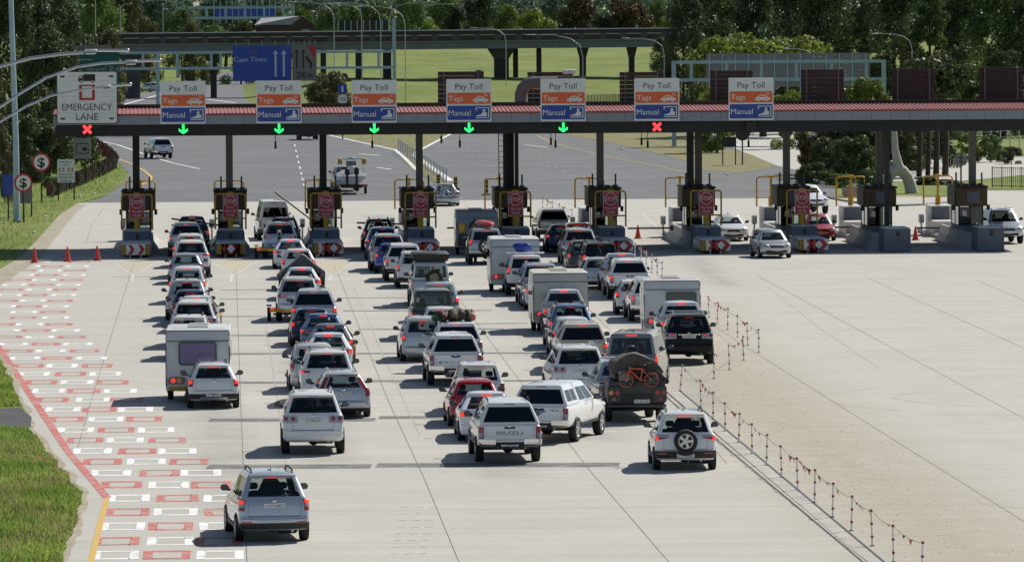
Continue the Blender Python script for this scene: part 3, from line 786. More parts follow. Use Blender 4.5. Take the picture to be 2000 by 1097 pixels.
    q = MB()                                                     # what hangs below: axle, silencer, tank
    q.cyl((-w + .25, axl[0], rad), (w - .25, axl[0], rad), .05, 'trim'); q.ball((.02, axl[0], rad), (.16, .16, .14), 'trim')
    q.box((.35, y0 + .45, zb - .01), (.5, .38, .16), 'trim', bev=.05); q.box((-.1, .2, zb - .03), (W * .55, 1.9, .12), 'trim', bev=.03)
    q.cyl((.45, y0 + .1, zb - .01), (.45, y0 + .6, zb - .01), .035, 'steel')
    if sp.get('towbar'): q.box((0, y0 + .06, zb + .01), (.85, .08, .08), 'trim'); q.ball((0, y0 - .08, zb + .05), .04, 'chrome')
    q.build('undercarriage', root)
    add_wheels(root, axl, w - sp.get('tw', .22) / 2 + .02, rad, sp.get('tw', .22))
    mirror(root, w - .03, sp['rf'][0] - .50, sp['belt'] + .06, 'trim')
    # tailgate details ---------------------------------------------------
    q = MB()
    gz0 = sp.get('gate', zb + .33); gz1 = sp['belt'] if not sp.get('boot') else sp['boot'][0]
    ga = sp.get('gatea', .225)
    S.patch(q, -ga, ga, gz0, gz0 + .016, 'trim', .003, na=12, nv=1)
    for sg in (1, -1):
        a = sorted((sg * ga, sg * (ga + .0022))); S.patch(q, a[0], a[1], gz0, gz1 - .03, 'trim', .003, na=1)
    hz = sp.get('handle', lerp(gz0, gz1, .8))
    if sp.get('chromebar'): S.patch(q, -.09, .09, hz - .01, hz + .035, 'chrome', .03, na=8, nv=2)
    elif sp.get('slot'): S.patch(q, -.05, .05, hz - .03, hz + .03, 'trim', .006, na=4, nv=2)
    vv = S.v_at(lerp(gz0, gz1, .9)); bp = S.P(0, vv)
    q.ball((0, bp.y - .008, bp.z), (.055, .012, .038), 'chrome', 10, 6)
    q.build('tailgate_trim', root)
    if sp.get('wiper'):
        q = MB(); p0 = S.P(.0, rear_h[2] - .02) + Vector((0, -.03, 0)); p1 = S.P(.16, rear_h[2] + .12) + Vector((0, -.03, 0))
        q.tube([p0, p0 + Vector((0, -.02, .02)), p1], .012, 'trim', 6); q.build('rear_wiper', root)
    if sp.get('rails'):
        for sg in (1, -1):
            q = MB(); yb, yf = rings[9][2] + .22, rings[9][3] - .35; x = sg * (sp['roofw'] - .13)
            pts = [(x, yb - .1, H - .05), (x, yb, H + .045), (x, lerp(yb, yf, .5), H + .065), (x, yf, H + .04), (x, yf + .12, H - .05)]
            q.tube(pts, .024, sp['rails'], 8)
            q.build('roof_rail', root)
    if sp.get('aerial', True):
        q = MB(); ya = lerp(rings[9][2], rings[9][3], .25)
        q.cyl((0, ya, H - .01), (0, ya - .1, H + .16), .008, 'trim', .004, 6); q.build('aerial', root)
    pz = sp['platez']
    pl = MB(); vv = S.v_at(pz); p = S.P(0, vv)
    pl.box((0, p.y - .012, pz), (.50, .012, .115), 'plate', bev=.004)
    plo = pl.build('number_plate', root); plo['py'] = p.y - .019
    # front ------------------------------------------------------------
    q = MB(); fz = zb + .3
    yf = L / 2
    q.box((0, yf + .085, zb + .38), (.7, .04, .12), 'trim', bev=.02); q.box((0, yf + .055, zb + .12), (1.1, .05, .12), 'trim', bev=.02)
    q.build('grille', root)
    for sg in (1, -1):
        q = MB(); q.ball((sg * (w - .28), yf - .09, zb + .42), (.20, .16, .09), 'lens_clear', 12, 8); q.build('headlight', root)
    root['_y'] = 0
    for k in ('_y',): del root[k]
    canopy_S = None
    if sp.get('canopy'):
        c0, c1 = y0 + .10, sp['cab'][0] - .03; b = sp['belt']; cw = w - .05; rw_ = sp['roofw'] + .03; HH = H - .01
        cr = [(b + .008, b + .008, c0, c1, cw, .08, .08, .05, .05, .03, 0),
              (b + .06, b + .06, c0 + .02, c1, cw, .08, .08, .05, .05, .03, 0),
              (HH - .12, HH - .12, c0 + .24, c1, rw_, .07, .07, .05, .05, .03, 0),
              (HH - .04, HH - .04, c0 + .27, c1, rw_ - .05, .07, .07, .05, .05, .03, 0),
              (HH, HH, c0 + .36, c1, rw_ - .16, .07, .07, .05, .05, .02, 0),
              (HH + .015, HH + .015, c0 + .7, c1 - .3, .1, .02, .02, .02, .02, 0, 0)]
        C = Shell(cr, L * 1.6)
        hr = (-.243, .243, 1.02, 1.93)
        hs = [(.365, .50, 1.15, 1.85), (.515, .635, 1.15, 1.85)] if sp['canopy'] == 'split' else [(.37, .63, 1.15, 1.85)]
        hs = hs + [(-b_, -a_, c_, d_) for a_, b_, c_, d_ in hs]
        hl = [hr] + hs
        q = MB(); C.mesh(q, PAINT['white'], hl, PAINT['white']); co = q.build('canopy', root, ang=32); paints.append(co)
        q = MB(); C.pane(q, hr, hl, sp.get('rglass', 'glass_dark')); q.build('canopy_window', co)
        for h in hs: q = MB(); C.pane(q, h, hl, 'glass_tint'); q.build('canopy_window', co)
        if sp.get('high2', True):
            q = MB(); q.box((0, c0 + .25, HH - .075), (.3, .06, .035), 'lens_lit', bev=.01); lit.append(q.build('high_brake_light', root))
        if sp.get('rack'):
            for sg in (1, -1):
                q = MB(); q.tube([(sg * .6, c0 + .5, HH + .0), (sg * .6, c0 + .52, HH + .06), (sg * .6, c1 - .1, HH + .06), (sg * .6, c1 - .08, HH)], .02, 'trim', 8); q.build('roof_rail', root)
    elif sp.get('cab'):
        q = MB(); b = sp['belt']
        q.box((0, (y0 + .14 + sp['cab'][0]) / 2, b + .008), (W - .26, sp['cab'][0] - y0 - .26, .03), 'trim', bev=.01)
        for sg in (1, -1): q.box((sg * (w - .10), (y0 + .1 + sp['cab'][0]) / 2, b + .018), (.07, sp['cab'][0] - y0 - .2, .05), 'trim', bev=.015)
        q.build('load_bed_cover', root)
    if sp.get('spare'):
        zc = sp['spare']; yb = S.P(0, S.v_at(zc)).y
        t = tyre_mesh(sp['rad'], .2).build('spare_wheel', root); t.rotation_euler = (0, 0, -math.pi / 2); t.location = (sp.get('sparex', 0), yb - .10, zc)
        rim_mesh(sp['rad'], .2).build('rim', t)
    for o in paints:
        for sl in o.material_slots:
            if sl.material == PAINT['white']:
                sl.link = 'OBJECT'; sl.material = PAINT['white']
    for o in lit:
        for sl in o.material_slots:
            if sl.material == MATS['lens_lit']: sl.link = 'OBJECT'; sl.material = MATS['lens_lit']
    rr = rings[9][2]
    return root, (rr if not sp.get('canopy') else y0 + .36), H - .06

def lamp_box(z0, z1, wrap=.335, inner=.262):
    return [('red', inner, wrap, z0, z1, z0, z1, .014), ('lit', inner + .008, wrap - .02, lerp(z0, z1, .45), z1 - .015, lerp(z0, z1, .45), z1 - .015, .021)]
SPEC = {}
SPEC['suv'] = dict(L=4.70, W=1.84, H=1.84, zb=.42, belt=1.22, hood=1.0, cowl=1.18, rf=(1.12, .45), rake=.28, roofw=.68, rgw=.262, rglass='glass_dark', gv0=.05, gv1=.97,
    sidewin=[(.02, .26), (.30, .60), (.63, .95)], bumper=(.43, .60, 'paint'), gate=.74, gatea=.20, platez=1.04, rad=.38, ra=.98, fa=.95, tw=.25, rails='chrome', spoiler=True, wiper=True, hbw=.32, tuck=.06,
    lamps=[('clear', .155, .335, .97, 1.16, .95, 1.18, .014), ('disc', .197, 1.085, .068, 1, 0, 0, .03), ('disc', .275, 1.085, .068, 0, 0, 0, .03)], aerial=False, seatz=.72)
SPEC['suv_new'] = dict(SPEC['suv'], rails='trim', lamps=[('red', .19, .345, 1.12, 1.17, 1.08, 1.18, .014), ('lit', .265, .335, 1.10, 1.165, 1.10, 1.17, .021)], bumper=(.43, .58, 'trim'), platez=.86, rgw=.25)
SPEC['crossover'] = dict(L=4.60, W=1.80, H=1.72, zb=.30, belt=1.08, hood=.88, cowl=.99, rf=(.92, .30), rake=.42, roofw=.64, rgw=.246, gv0=.10, gv1=.95,
    sidewin=[(.03, .26), (.30, .60), (.63, .95)], bumper=(.30, .50, 'trim'), gate=.66, gatea=.222, platez=.93, rad=.345, ra=.88, fa=.92, rails='trim', spoiler=True, wiper=True, fog=True, hbw=.30, tuck=.08,
    lamps=[('red', .256, .345, .80, 1.07, .80, 1.08, .014), ('clear', .262, .335, .885, .96, .885, .96, .021), ('lit', .264, .338, .965, 1.055, .965, 1.055, .022)], seatz=.55)
SPEC['mini_suv'] = dict(L=4.05, W=1.765, H=1.67, zb=.30, belt=1.06, hood=.90, cowl=.98, rf=(.85, .30), rake=.36, roofw=.64, rgw=.255, gv0=.05, gv1=.90,
    sidewin=[(.04, .26), (.30, .58), (.62, .94)], bumper=(.30, .58, 'trim'), gate=.60, gatea=.215, platez=.44, rad=.335, ra=.72, fa=.86, rails='trim', spoiler=True, hbw=.44, tuck=.08,
    lamps=[('clear', .165, .30, 1.00, 1.03, .90, 1.03, .013), ('red', .165, .345, .945, .96, .86, .965, .018), ('lit', .275, .335, .885, .985, .885, .985, .024)], fog=True, seatz=.52)
SPEC['hatch'] = dict(L=4.0, W=1.69, H=1.48, zb=.24, belt=.95, hood=.77, cowl=.88, rf=(.84, .24), rake=.36, roofw=.58, rgw=.245, gv0=.10, gv1=.93,
    sidewin=[(.05, .22), (.27, .57), (.61, .94)], bumper=(.24, .38, 'trim'), gate=.56, gatea=.222, platez=.47, rad=.31, ra=.70, fa=.84, spoiler=True, wiper=True, hbw=.40, tuck=.08,
    lamps=[('red', .25, .345, .73, .95, .73, .95, .014), ('lit', .262, .335, .82, .93, .82, .93, .021)], seatz=.44)
SPEC['cross_hatch'] = dict(SPEC['hatch'], H=1.49, zb=.27, bumper=(.27, .50, 'trim'), skid=True, rails='trim', platez=.47, gate=.60)
SPEC['mpv'] = dict(SPEC['hatch'], L=4.15, W=1.68, H=1.66, zb=.24, belt=1.04, rake=.22, roofw=.62, cowl=1.0, hood=.84, rgw=.245, platez=.80, bumper=(.24, .5, 'paint'),
    lamps=[('red', .255, .345, .74, 1.0, .74, 1.0, .014), ('clear', .262, .335, .75, .83, .75, .83, .021), ('lit', .262, .335, .86, .98, .86, .98, .021)], seatz=.5)
SPEC['sedan'] = dict(L=4.62, W=1.77, H=1.46, zb=.22, belt=.93, hood=.80, cowl=.93, rf=(.98, .28), rake=.5, roofw=.58, boot=(1.0, -1.55, -.92), rgw=.24, gv0=.06, gv1=.93,
    sidewin=[(.10, .46), (.50, .90)], bumper=(.22, .40, 'paint'), gate=.60, gatea=.20, platez=.72, rad=.315, ra=.98, fa=.90, hbw=.3, bow=.07,
    lamps=[('red', .17, .35, .80, .90, .78, .93, .014), ('lit', .255, .34, .80, .90, .79, .91, .021)], seatz=.42)
SPEC['wagon'] = dict(L=4.52, W=1.77, H=1.48, zb=.22, belt=.95, hood=.78, cowl=.89, rf=(.90, .24), rake=.46, roofw=.57, rgw=.215, gv0=.06, gv1=.93,
    sidewin=[(.03, .28), (.32, .60), (.63, .94)], bumper=(.22, .34, 'trim'), gate=.56, gatea=.21, platez=.80, rad=.315, ra=.95, fa=.90, rails='alloy', wiper=True, spoiler=True, tuck=.08,
    lamps=[('red', .25, .34, .70, .96, .74, .98, .014), ('red', .235, .30, .95, 1.30, .96, 1.30, .014), ('red', .262, .33, .73, .85, .76, .86, .02)], seatz=.42)
_bk = dict(L=5.30, W=1.86, H=1.80, zb=.48, belt=1.14, hood=1.02, cowl=1.14, rf=(1.30, .62), rake=.3, roofw=.64, cab=(-1.02, -.88), rgw=.22, gv0=.15, gv1=.9, rr=(.10, .08), bow=.02, tuck=0,
    sidewin=[(.05, .46), (.50, .93)], bumper=(.44, .64, 'trim'), gate=.70, gatea=.215, platez=.57, rad=.38, ra=1.22, fa=.95, tw=.25, high=False, towbar=True, slot=True, aerial=False, seatz=.72,
    lamps=[('red', .236, .335, .74, 1.08, .74, 1.08, .014), ('clear', .246, .33, .76, .90, .76, .90, .021), ('lit', .246, .33, .94, 1.06, .94, 1.06, .021)])
SPEC['bakkie_canopy'] = dict(_bk, canopy='split', rglass='glass_dark', step='chrome')
SPEC['bakkie_canopy_rack'] = dict(_bk, canopy='split', rglass='glass_tint', step='chrome', rack=True)
SPEC['bakkie_plain'] = dict(_bk, canopy='single', rglass='glass_dark')
SPEC['bakkie_open'] = dict(_bk, high=True, gv0=.3, rgw=.235, rglass='glass_tint', step='chrome')
SPEC['van'] = dict(L=4.90, W=1.90, H=1.97, zb=.28, belt=1.18, hood=1.02, cowl=1.16, rf=(1.85, 1.15), rake=.10, roofw=.76, rgw=.242, gv0=.05, gv1=.93, rglass='glass_dark', sglass='glass_tint',
    sidewin=[(.03, .30), (.33, .62), (.66, .95)], bumper=(.28, .46, 'trim'), gate=.50, gatea=.24, platez=.62, rad=.34, ra=.98, fa=.92, tw=.22, hbw=.4, aerial=False, chromebar=True, seatz=.68, rr=(.10, .10),
    lamps=[('red', .258, .33, .86, 1.22, .86, 1.22, .014), ('lit', .262, .328, .98, 1.2, .98, 1.2, .021)])
SPEC['bus'] = dict(SPEC['van'], L=5.2, W=1.88, H=2.24, rf=(2.1, 1.35), roofw=.70, rake=.16, belt=1.25, gv1=.70, platez=.75, lamps=[('red', .262, .335, .75, 1.15, .75, 1.15, .014)], sidewin=[(.03, .30), (.33, .62), (.66, .95)], high=True)
SPEC['offroad'] = dict(L=4.7, W=1.80, H=1.98, zb=.45, belt=1.20, hood=1.12, cowl=1.2, rf=(1.05, .72), rake=.06, roofw=.74, rgw=.24, gv0=.08, gv1=.90, rglass='glass_tint', rr=(.07, .06), bow=.01,
    sidewin=[(.03, .30), (.34, .60), (.64, .93)], bumper=(.45, .60, 'trim'), gate=.66, gatea=.24, platez=.75, rad=.40, ra=.95, fa=.85, tw=.26, aerial=False, high=False, seatz=.75,
    lamps=[('red', .258, .33, .86, 1.08, .86, 1.08, .014), ('lit', .262, .326, .95, 1.06, .95, 1.06, .021)])
SPEC['spare_suv'] = dict(SPEC['offroad'], H=1.86, roofw=.70, rake=.18, rr=(.13, .12), bow=.03, spare=.95, rgw=.245, rglass='glass_dark', rails='trim', high=True, spoiler=True,
    lamps=[('red', .256, .335, .98, 1.30, .98, 1.30, .014), ('lit', .262, .33, 1.08, 1.28, 1.08, 1.28, .021)])
SPEC['mini_suv']['spare'] = .86
PROTO = {}
def vehicle(kind, name, px, py, color, label, cat, heading=0.0, lit=True, group=None, facing=False, light=None, plate=None, zref=None, sc=1.0):
    """stands the kind of vehicle so that its rear roof edge is where the photograph shows it"""
    if kind not in PROTO:
        root, yr, zr = build_vehicle(name, SPEC[kind]); PROTO[kind] = [root, yr, zr, False]
    p = PROTO[kind]
    if not p[3]: o = p[0]; p[3] = True; p.append(o)
    else: o = copy_tree(p[0])
    o.name = name
    rz = R(heading)
    yr, zr = p[1], p[2]
    if facing: rz += math.pi; yr = SPEC[kind]['rf'][1] - .1
    T = g(px, py, zr)
    off = Vector((-math.sin(rz) * yr, math.cos(rz) * yr, 0))
    o.location = (T.x - off.x, T.y - off.y, 0)
    o.rotation_euler = (0, 0, rz)
    tag(o, label, cat, group)
    allc = []
    def rec(x):
        for c in kids(x): allc.append(c); rec(c)
    rec(o)
    for c in allc:
        for sl in c.material_slots:
            if sl.link == 'OBJECT':
                if sl.material and sl.material.name.startswith('paint_'): sl.material = PAINT[color]
                elif sl.material and sl.material.name in ('lens_lit', 'lens_red'): sl.material = MATS['lens_lit' if lit else 'lens_red']
    if plate:
        for c in allc:
            if c.name.split('.')[0] == 'number_plate':
                q = MB(); q.text(plate, (0, c['py'], SPEC[kind]['platez']), .078, 'ink', width=.43)
                q.poly([(x, c['py'] + .002, SPEC[kind]['platez'] + z) for x, z in ((-.245, -.056), (.245, -.056), (.245, -.050), (-.245, -.050))], 'ink')
                q.poly([(x, c['py'] + .002, SPEC[kind]['platez'] + z) for x, z in ((-.245, .050), (.245, .050), (.245, .056), (-.245, .056))], 'ink')
                q.build('plate_lettering', c, smooth=False)
    return o
# ------------------------------------------------------------------ toll plaza
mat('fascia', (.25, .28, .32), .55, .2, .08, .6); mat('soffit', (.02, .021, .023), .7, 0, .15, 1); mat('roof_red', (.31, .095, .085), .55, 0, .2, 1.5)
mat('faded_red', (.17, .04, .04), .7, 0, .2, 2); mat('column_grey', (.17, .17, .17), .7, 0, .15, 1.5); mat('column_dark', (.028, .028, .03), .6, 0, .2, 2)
mat('sign_white', (.72, .73, .71), .5, 0, .05, 1); mat('sign_orange', (.72, .13, .03), .45, 0, .04, 1); mat('sign_blue', (.018, .06, .30), .45, 0, .04, 1)
mat('sign_red', (.42, .02, .035), .45, 0, .06, 1); mat('sign_green', (.0, .09, .075), .5, 0, .06, 1); mat('sign_grey', (.34, .33, .32), .6, 0, .08, 1); mat('sign_back', (.045, .03, .028), .6, .1, .15, 1.5)
mat('navy_blue', (.02, .065, .36), .45, 0, .05, 1)
mat('block_grey', (.135, .155, .19), .85, 0, .14, 2); mat('block_white', (.62, .62, .60), .8, 0, .18, 2); mat('brown_panel', (.085, .048, .018), .55, 0, .15, 2); mat('brown_dark', (.035, .024, .015), .6, 0, .2, 2)
mat('skirt', (.42, .43, .43), .85, 0, .25, 2.5)
mat('led_green', (.02, 1.0, .16), .4, 0, 0, emit=1.6); mat('led_red', (1.0, .045, .06), .4, 0, 0, emit=1.4)
mat('cone_red', (.62, .055, .03), .6, 0, .1, 5)
mat('parapet', (.085, .088, .095), .8, 0, .2, .4); mat('concrete_grey', (.22, .30, .29), .85, 0, .15, .7); mat('girder', (.18, .195, .22), .8, 0, .12, .4); mat('rust', (.075, .04, .03), .75, 0, .3, .8); mat('pale_rail', (.5, .49, .46), .6, .2, .2, 1)
YN = g(265, 504).y
YC0 = YN + 4.4                                  # front of the canopy
def xat(px, py, Y): return gy(px, py, Y).x
# canopy
cn = empty('toll_canopy', (0, 0, 0)); tag(cn, 'long flat toll plaza canopy with grey fascia, red tiled edge and tall columns', 'canopy')
XL, XR = gy(104, 240, YC0).x, gy(2130, 240, YC0).x
zf0, zf1, zb0 = gy(1000, 239, YC0).z, gy(1000, 218.5, YC0).z, gy(1000, 261.5, YC0).z
cn.location = ((XL + XR) / 2, YC0 + 5, 0); off = Vector(cn.location)
def C(p): return (p[0] - off.x, p[1] - off.y, p[2])
def cbox(mb, x0, x1, y0, y1, z0, z1, m): mb.box(C(((x0 + x1) / 2, (y0 + y1) / 2, (z0 + z1) / 2)), (x1 - x0, y1 - y0, z1 - z0), m)
mb = MB(); pw = 1.02; x = XL
while x < XR:
    cbox(mb, x + .008, min(XR, x + pw) - .008, YC0, YC0 + .06, zf0, zf1, 'fascia'); x += pw
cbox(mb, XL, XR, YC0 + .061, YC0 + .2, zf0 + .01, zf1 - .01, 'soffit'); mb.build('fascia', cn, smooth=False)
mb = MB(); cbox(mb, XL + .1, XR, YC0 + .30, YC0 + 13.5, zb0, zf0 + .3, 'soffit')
x = XL + .2
while x < XR: cbox(mb, x, x + .02, YC0 + .285, YC0 + .299, zb0 + .02, zf0 - .01, 'column_dark'); x += 2.04
mb.build('soffit', cn, smooth=False)
mb = MB(); dep = 4.0; rise = gy(1000, 207.5, YC0 + dep).z - zf1
mb.prism([C((XL, YC0 - .12, zf1 + .01)), C((XL, YC0 + dep, zf1 + rise)), C((XL, YC0 + 13.4, zf1 + rise)), C((XL, YC0 + 13.6, zf1 - .3)), C((XL, YC0 + .25, zf1 - .3))][::-1], (XR - XL, 0, 0), 'roof_red')
x = XL + .1; sl = rise / (dep + .12)
while x < XR - .1:                                                # standing ribs of the red edge
    a = [(x, YC0 - .13, zf1 + .012), (x + .05, YC0 - .13, zf1 + .012), (x + .05, YC0 + dep, zf1 + rise + .004), (x, YC0 + dep, zf1 + rise + .004)]
    mb.prism([C(p) for p in a], (0, 0, .04), 'roof_red'); x += .21
cbox(mb, XL, XR, YC0 + dep, YC0 + dep + .12, zf1 + rise + .002, zf1 + rise + .22, 'brown_dark')
mb.build('roof', cn, smooth=False)
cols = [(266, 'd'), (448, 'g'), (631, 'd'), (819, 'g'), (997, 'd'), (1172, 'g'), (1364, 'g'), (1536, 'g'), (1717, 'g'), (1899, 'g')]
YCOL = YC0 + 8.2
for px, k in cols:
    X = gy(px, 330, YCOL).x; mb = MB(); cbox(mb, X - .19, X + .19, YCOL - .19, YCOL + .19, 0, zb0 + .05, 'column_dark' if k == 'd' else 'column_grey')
    mb.build('column', cn, smooth=False)
for px, w in ((987, .10), (1348, .19), (1732, .13), (1009, .10)):
    Y = YC0 + 2.2 if px == 1732 else YCOL - .6
    X = gy(px, 330, Y).x; mb = MB(); cbox(mb, X - w, X + w, Y - .16, Y + .16, 0, zb0 + .05, 'column_dark'); mb.build('column', cn, smooth=False)
for k, px in enumerate((538, 727, 862, 898, 1085, 1076, 1253, 1265, 1462)):            # lamps and sensors hung from the soffit
    Y = YC0 + 10; P = gy(px, 262, Y); mb = MB(); o = (P.x - off.x, Y - off.y, 0); dz = [.55, .55, .3, .55, .6, .45, .5, .65, .65][k]
    mb.cyl((o[0], o[1], zb0), (o[0], o[1], zb0 - dz), .02, 'column_dark', n=6); mb.cyl((o[0], o[1], zb0 - dz), (o[0], o[1], zb0 - dz - .4), .06, 'column_dark', n=8)
    mb.build('hanging_sensor', cn)
mb = MB(); Y = YCOL - .3; A = gy(974, 300, Y).x - off.x; B = gy(983, 300, Y).x - off.x                # ladder up the fifth column
for x in (A, B): mb.cyl((x, Y - off.y, 1.5), (x, Y - off.y, zb0), .025, 'column_dark', n=6)
for k in range(16): mb.cyl((A, Y - off.y, 1.6 + k * .3), (B, Y - off.y, 1.6 + k * .3), .015, 'column_dark', n=5)
mb.build('ladder', cn, smooth=False)
# signs over the lanes
def rrect(x0, x1, z0, z1, r, y, n=4):
    pts = []
    for cx, cz, a0 in ((x1 - r, z0 + r, -90), (x1 - r, z1 - r, 0), (x0 + r, z1 - r, 90), (x0 + r, z0 + r, 180)):
        for i in range(n + 1):
            a = R(a0 + 90 * i / n); pts.append((cx + r * math.cos(a), y, cz + r * math.sin(a)))
    return pts
def panel(mb, x0, x1, z0, z1, r, y, th, m): mb.prism(rrect(x0, x1, z0, z1, r, y), (0, -th, 0), m)
def flat(mb, pts, y, m): mb.poly([(x, y, z) for x, z in pts], m)
def disc(mb, cx, cz, r, y, m, n=18, r0=0.0):
    if r0 <= 0: mb.poly([(cx + r * math.cos(2 * math.pi * i / n), y, cz + r * math.sin(2 * math.pi * i / n)) for i in range(n)], m)
    else:
        for i in range(n):
            a, b = 2 * math.pi * i / n, 2 * math.pi * (i + 1) / n
            mb.poly([(cx + q * math.cos(t), y, cz + q * math.sin(t)) for q, t in ((r0, a), (r, a), (r, b), (r0, b))], m)
def toll_sign():
    """origin at the middle of the lower edge; 2.42 x 2.28 m"""
    o = empty('overhead_sign'); mb = MB(); panel(mb, -1.21, 1.21, 0, 2.28, .05, 0, .06, 'sign_white'); mb.build('sign_board', o, smooth=False)
    mb = MB(); panel(mb, -1.15, 1.15, .95, 1.55, .08, -.062, .008, 'sign_orange'); mb.build('orange_field', o, smooth=False)
    mb = MB(); panel(mb, -1.15, 1.15, .10, .86, .08, -.062, .008, 'sign_blue'); mb.build('blue_field', o, smooth=False)
    mb = MB(); Y = -.074
    mb.text('Pay Toll', (.0, -.066, 1.89), .31, 'ink', width=1.45)
    mb.text('Tags', (-.70, Y, 1.25), .27, 'sign_white', width=.78); mb.text('Manual', (-.50, Y, .48), .30, 'sign_white', width=1.18)
    cx, cz = .62, 1.20                                           # car with radio waves
    flat(mb, [(cx - .40, cz - .12), (cx + .40, cz - .12), (cx + .41, cz), (cx + .27, cz + .03), (cx + .12, cz + .15), (cx - .17, cz + .15), (cx - .31, cz + .02), (cx - .42, cz - .02)], Y, 'sign_white')
    flat(mb, [(cx - .02, cz + .03), (cx + .16, cz + .03), (cx + .09, cz + .11), (cx - .02, cz + .11)], Y - .003, 'sign_orange'); flat(mb, [(cx - .22, cz + .03), (cx - .05, cz + .03), (cx - .05, cz + .11), (cx - .15, cz + .11)], Y - .003, 'sign_orange')
    for q in (-.22, .22): disc(mb, cx + q, cz - .12, .09, Y - .003, 'sign_orange', 12); disc(mb, cx + q, cz - .12, .065, Y - .006, 'sign_white', 12)
    for q in (.06, .12, .18):
        for i in range(4):
            a, b = R(10 + 20 * i), R(30 + 20 * i); mb.poly([(cx + .20 + k * math.cos(t), Y, cz + .13 + k * math.sin(t)) for k, t in ((q - .018, a), (q, a), (q, b), (q - .018, b))], 'sign_white')
    cx, cz = .72, .48                                            # clerk at the booth window
    for a in ((-.36, .36, .25, .29), (.31, .36, -.29, .29), (-.34, .36, -.29, -.25), (-.36, -.31, .12, .29)): flat(mb, [(cx + a[0], cz + a[2]), (cx + a[1], cz + a[2]), (cx + a[1], cz + a[3]), (cx + a[0], cz + a[3])], Y, 'sign_white')
    disc(mb, cx + .08, cz + .12, .075, Y, 'sign_white', 14)
    flat(mb, [(cx - .34, cz - .20), (cx + .24, cz - .20), (cx + .24, cz - .02), (cx + .16, cz + .04), (cx + .02, cz + .04), (cx - .06, cz - .08), (cx - .34, cz - .16)], Y, 'sign_white')
    mb.build('lettering', o, smooth=False)
    mb = MB()
    for x in (-.8, .8): mb.box((x, .09, 1.0), (.07, .16, 2.0), 'steel')
    build_each(mb, 'bracket', o, False)
    return o
YS = YC0 - .24
pos = [(358, 242, 'left-most Pay Toll sign above the white caravan lane'), (545, 241, 'Pay Toll sign above the minibus lane'), (731, 240, 'Pay Toll sign between the two gantry signs and the grassy bank'),
       (916, 238, 'Pay Toll sign above the boat trailer lane'), (1100, 237, 'Pay Toll sign in front of the curved grey roof duct'), (1283, 236, 'Pay Toll sign above the red cross signal'), (1467, 235, 'right-most Pay Toll sign above the unlit signal')]
lab = ['leftmost orange and blue Pay Toll sign, right of the emergency lane sign', 'orange and blue Pay Toll sign directly under the blue Cape Town sign', 'orange and blue Pay Toll sign beside the autumn coloured shrub',
       'orange and blue Pay Toll sign in front of a dark sign back, under the bridge', 'orange and blue Pay Toll sign in front of the curved grey roof duct', 'orange and blue Pay Toll sign over the red cross signal', 'rightmost orange and blue Pay Toll sign, over the unlit signal']
ts = None
for (px, py, _), L_ in zip(pos, lab):
    if ts is None: ts = toll_sign(); o = ts
    else: o = copy_tree(ts)
    P = gy(px, py, YS); o.location = (P.x, YS, P.z); tag(o, L_, 'sign', 'pay toll signs on the canopy')
# emergency lane sign
o = empty('overhead_sign'); P = gy(170.5, 242, YS); o.location = (P.x, YS, P.z); tag(o, 'large white emergency lane sign with a lorry symbol at the canopy end', 'sign')
mb = MB(); panel(mb, -1.62, 1.62, 0, 2.80, .14, 0, .05, 'brown_dark'); mb.build('border', o, smooth=False)
mb = MB(); panel(mb, -1.58, 1.58, .04, 2.76, .12, -.051, .012, 'sign_white')
for k in range(9): mb.box((0, -.066, .32 + k * .28), (3.1, .004, .008), 'sign_grey')
mb.build('sign_board', o, smooth=False)
mb = MB(); Y = -.071
mb.text('EMERGENCY', (0, Y, .90), .36, 'ink', width=2.66); mb.text('LANE', (-.0, Y, .38), .36, 'ink', width=1.16)
for x0, x1, z0, z1 in ((-.42, .42, 1.26, 1.38), (-.42, -.27, 1.38, 2.0), (.27, .42, 1.38, 2.0), (-.42, .42, 2.0, 2.08)): flat(mb, [(x0, z0), (x1, z0), (x1, z1), (x0, z1)], Y, 'sign_red')
flat(mb, [(-.20, 2.27), (.44, 2.27), (.44, 2.64), (-.20, 2.64)], Y, 'ink'); flat(mb, [(-.46, 2.27), (-.22, 2.27), (-.22, 2.56), (-.40, 2.56), (-.46, 2.42)], Y, 'ink'); flat(mb, [(-.41, 2.43), (-.29, 2.43), (-.29, 2.52), (-.37, 2.52)], Y - .003, 'sign_white')
for x in (-.30, .30): disc(mb, x, 2.27, .085, Y - .003, 'ink', 14); disc(mb, x, 2.27, .04, Y - .006, 'sign_white', 10)
for x in (-1.30, 1.30):
    for z in (.28, 2.52): flat(mb, [(x - .12, z - .05), (x + .12, z - .05), (x + .12, z + .05), (x - .12, z + .05)], Y, 'brown_dark')
mb.build('lettering', o, smooth=False)
mb = MB()
for x in (-1.1, 1.1): mb.box((x, .09, 1.2), (.09, .16, 2.3), 'steel')
build_each(mb, 'bracket', o, False)
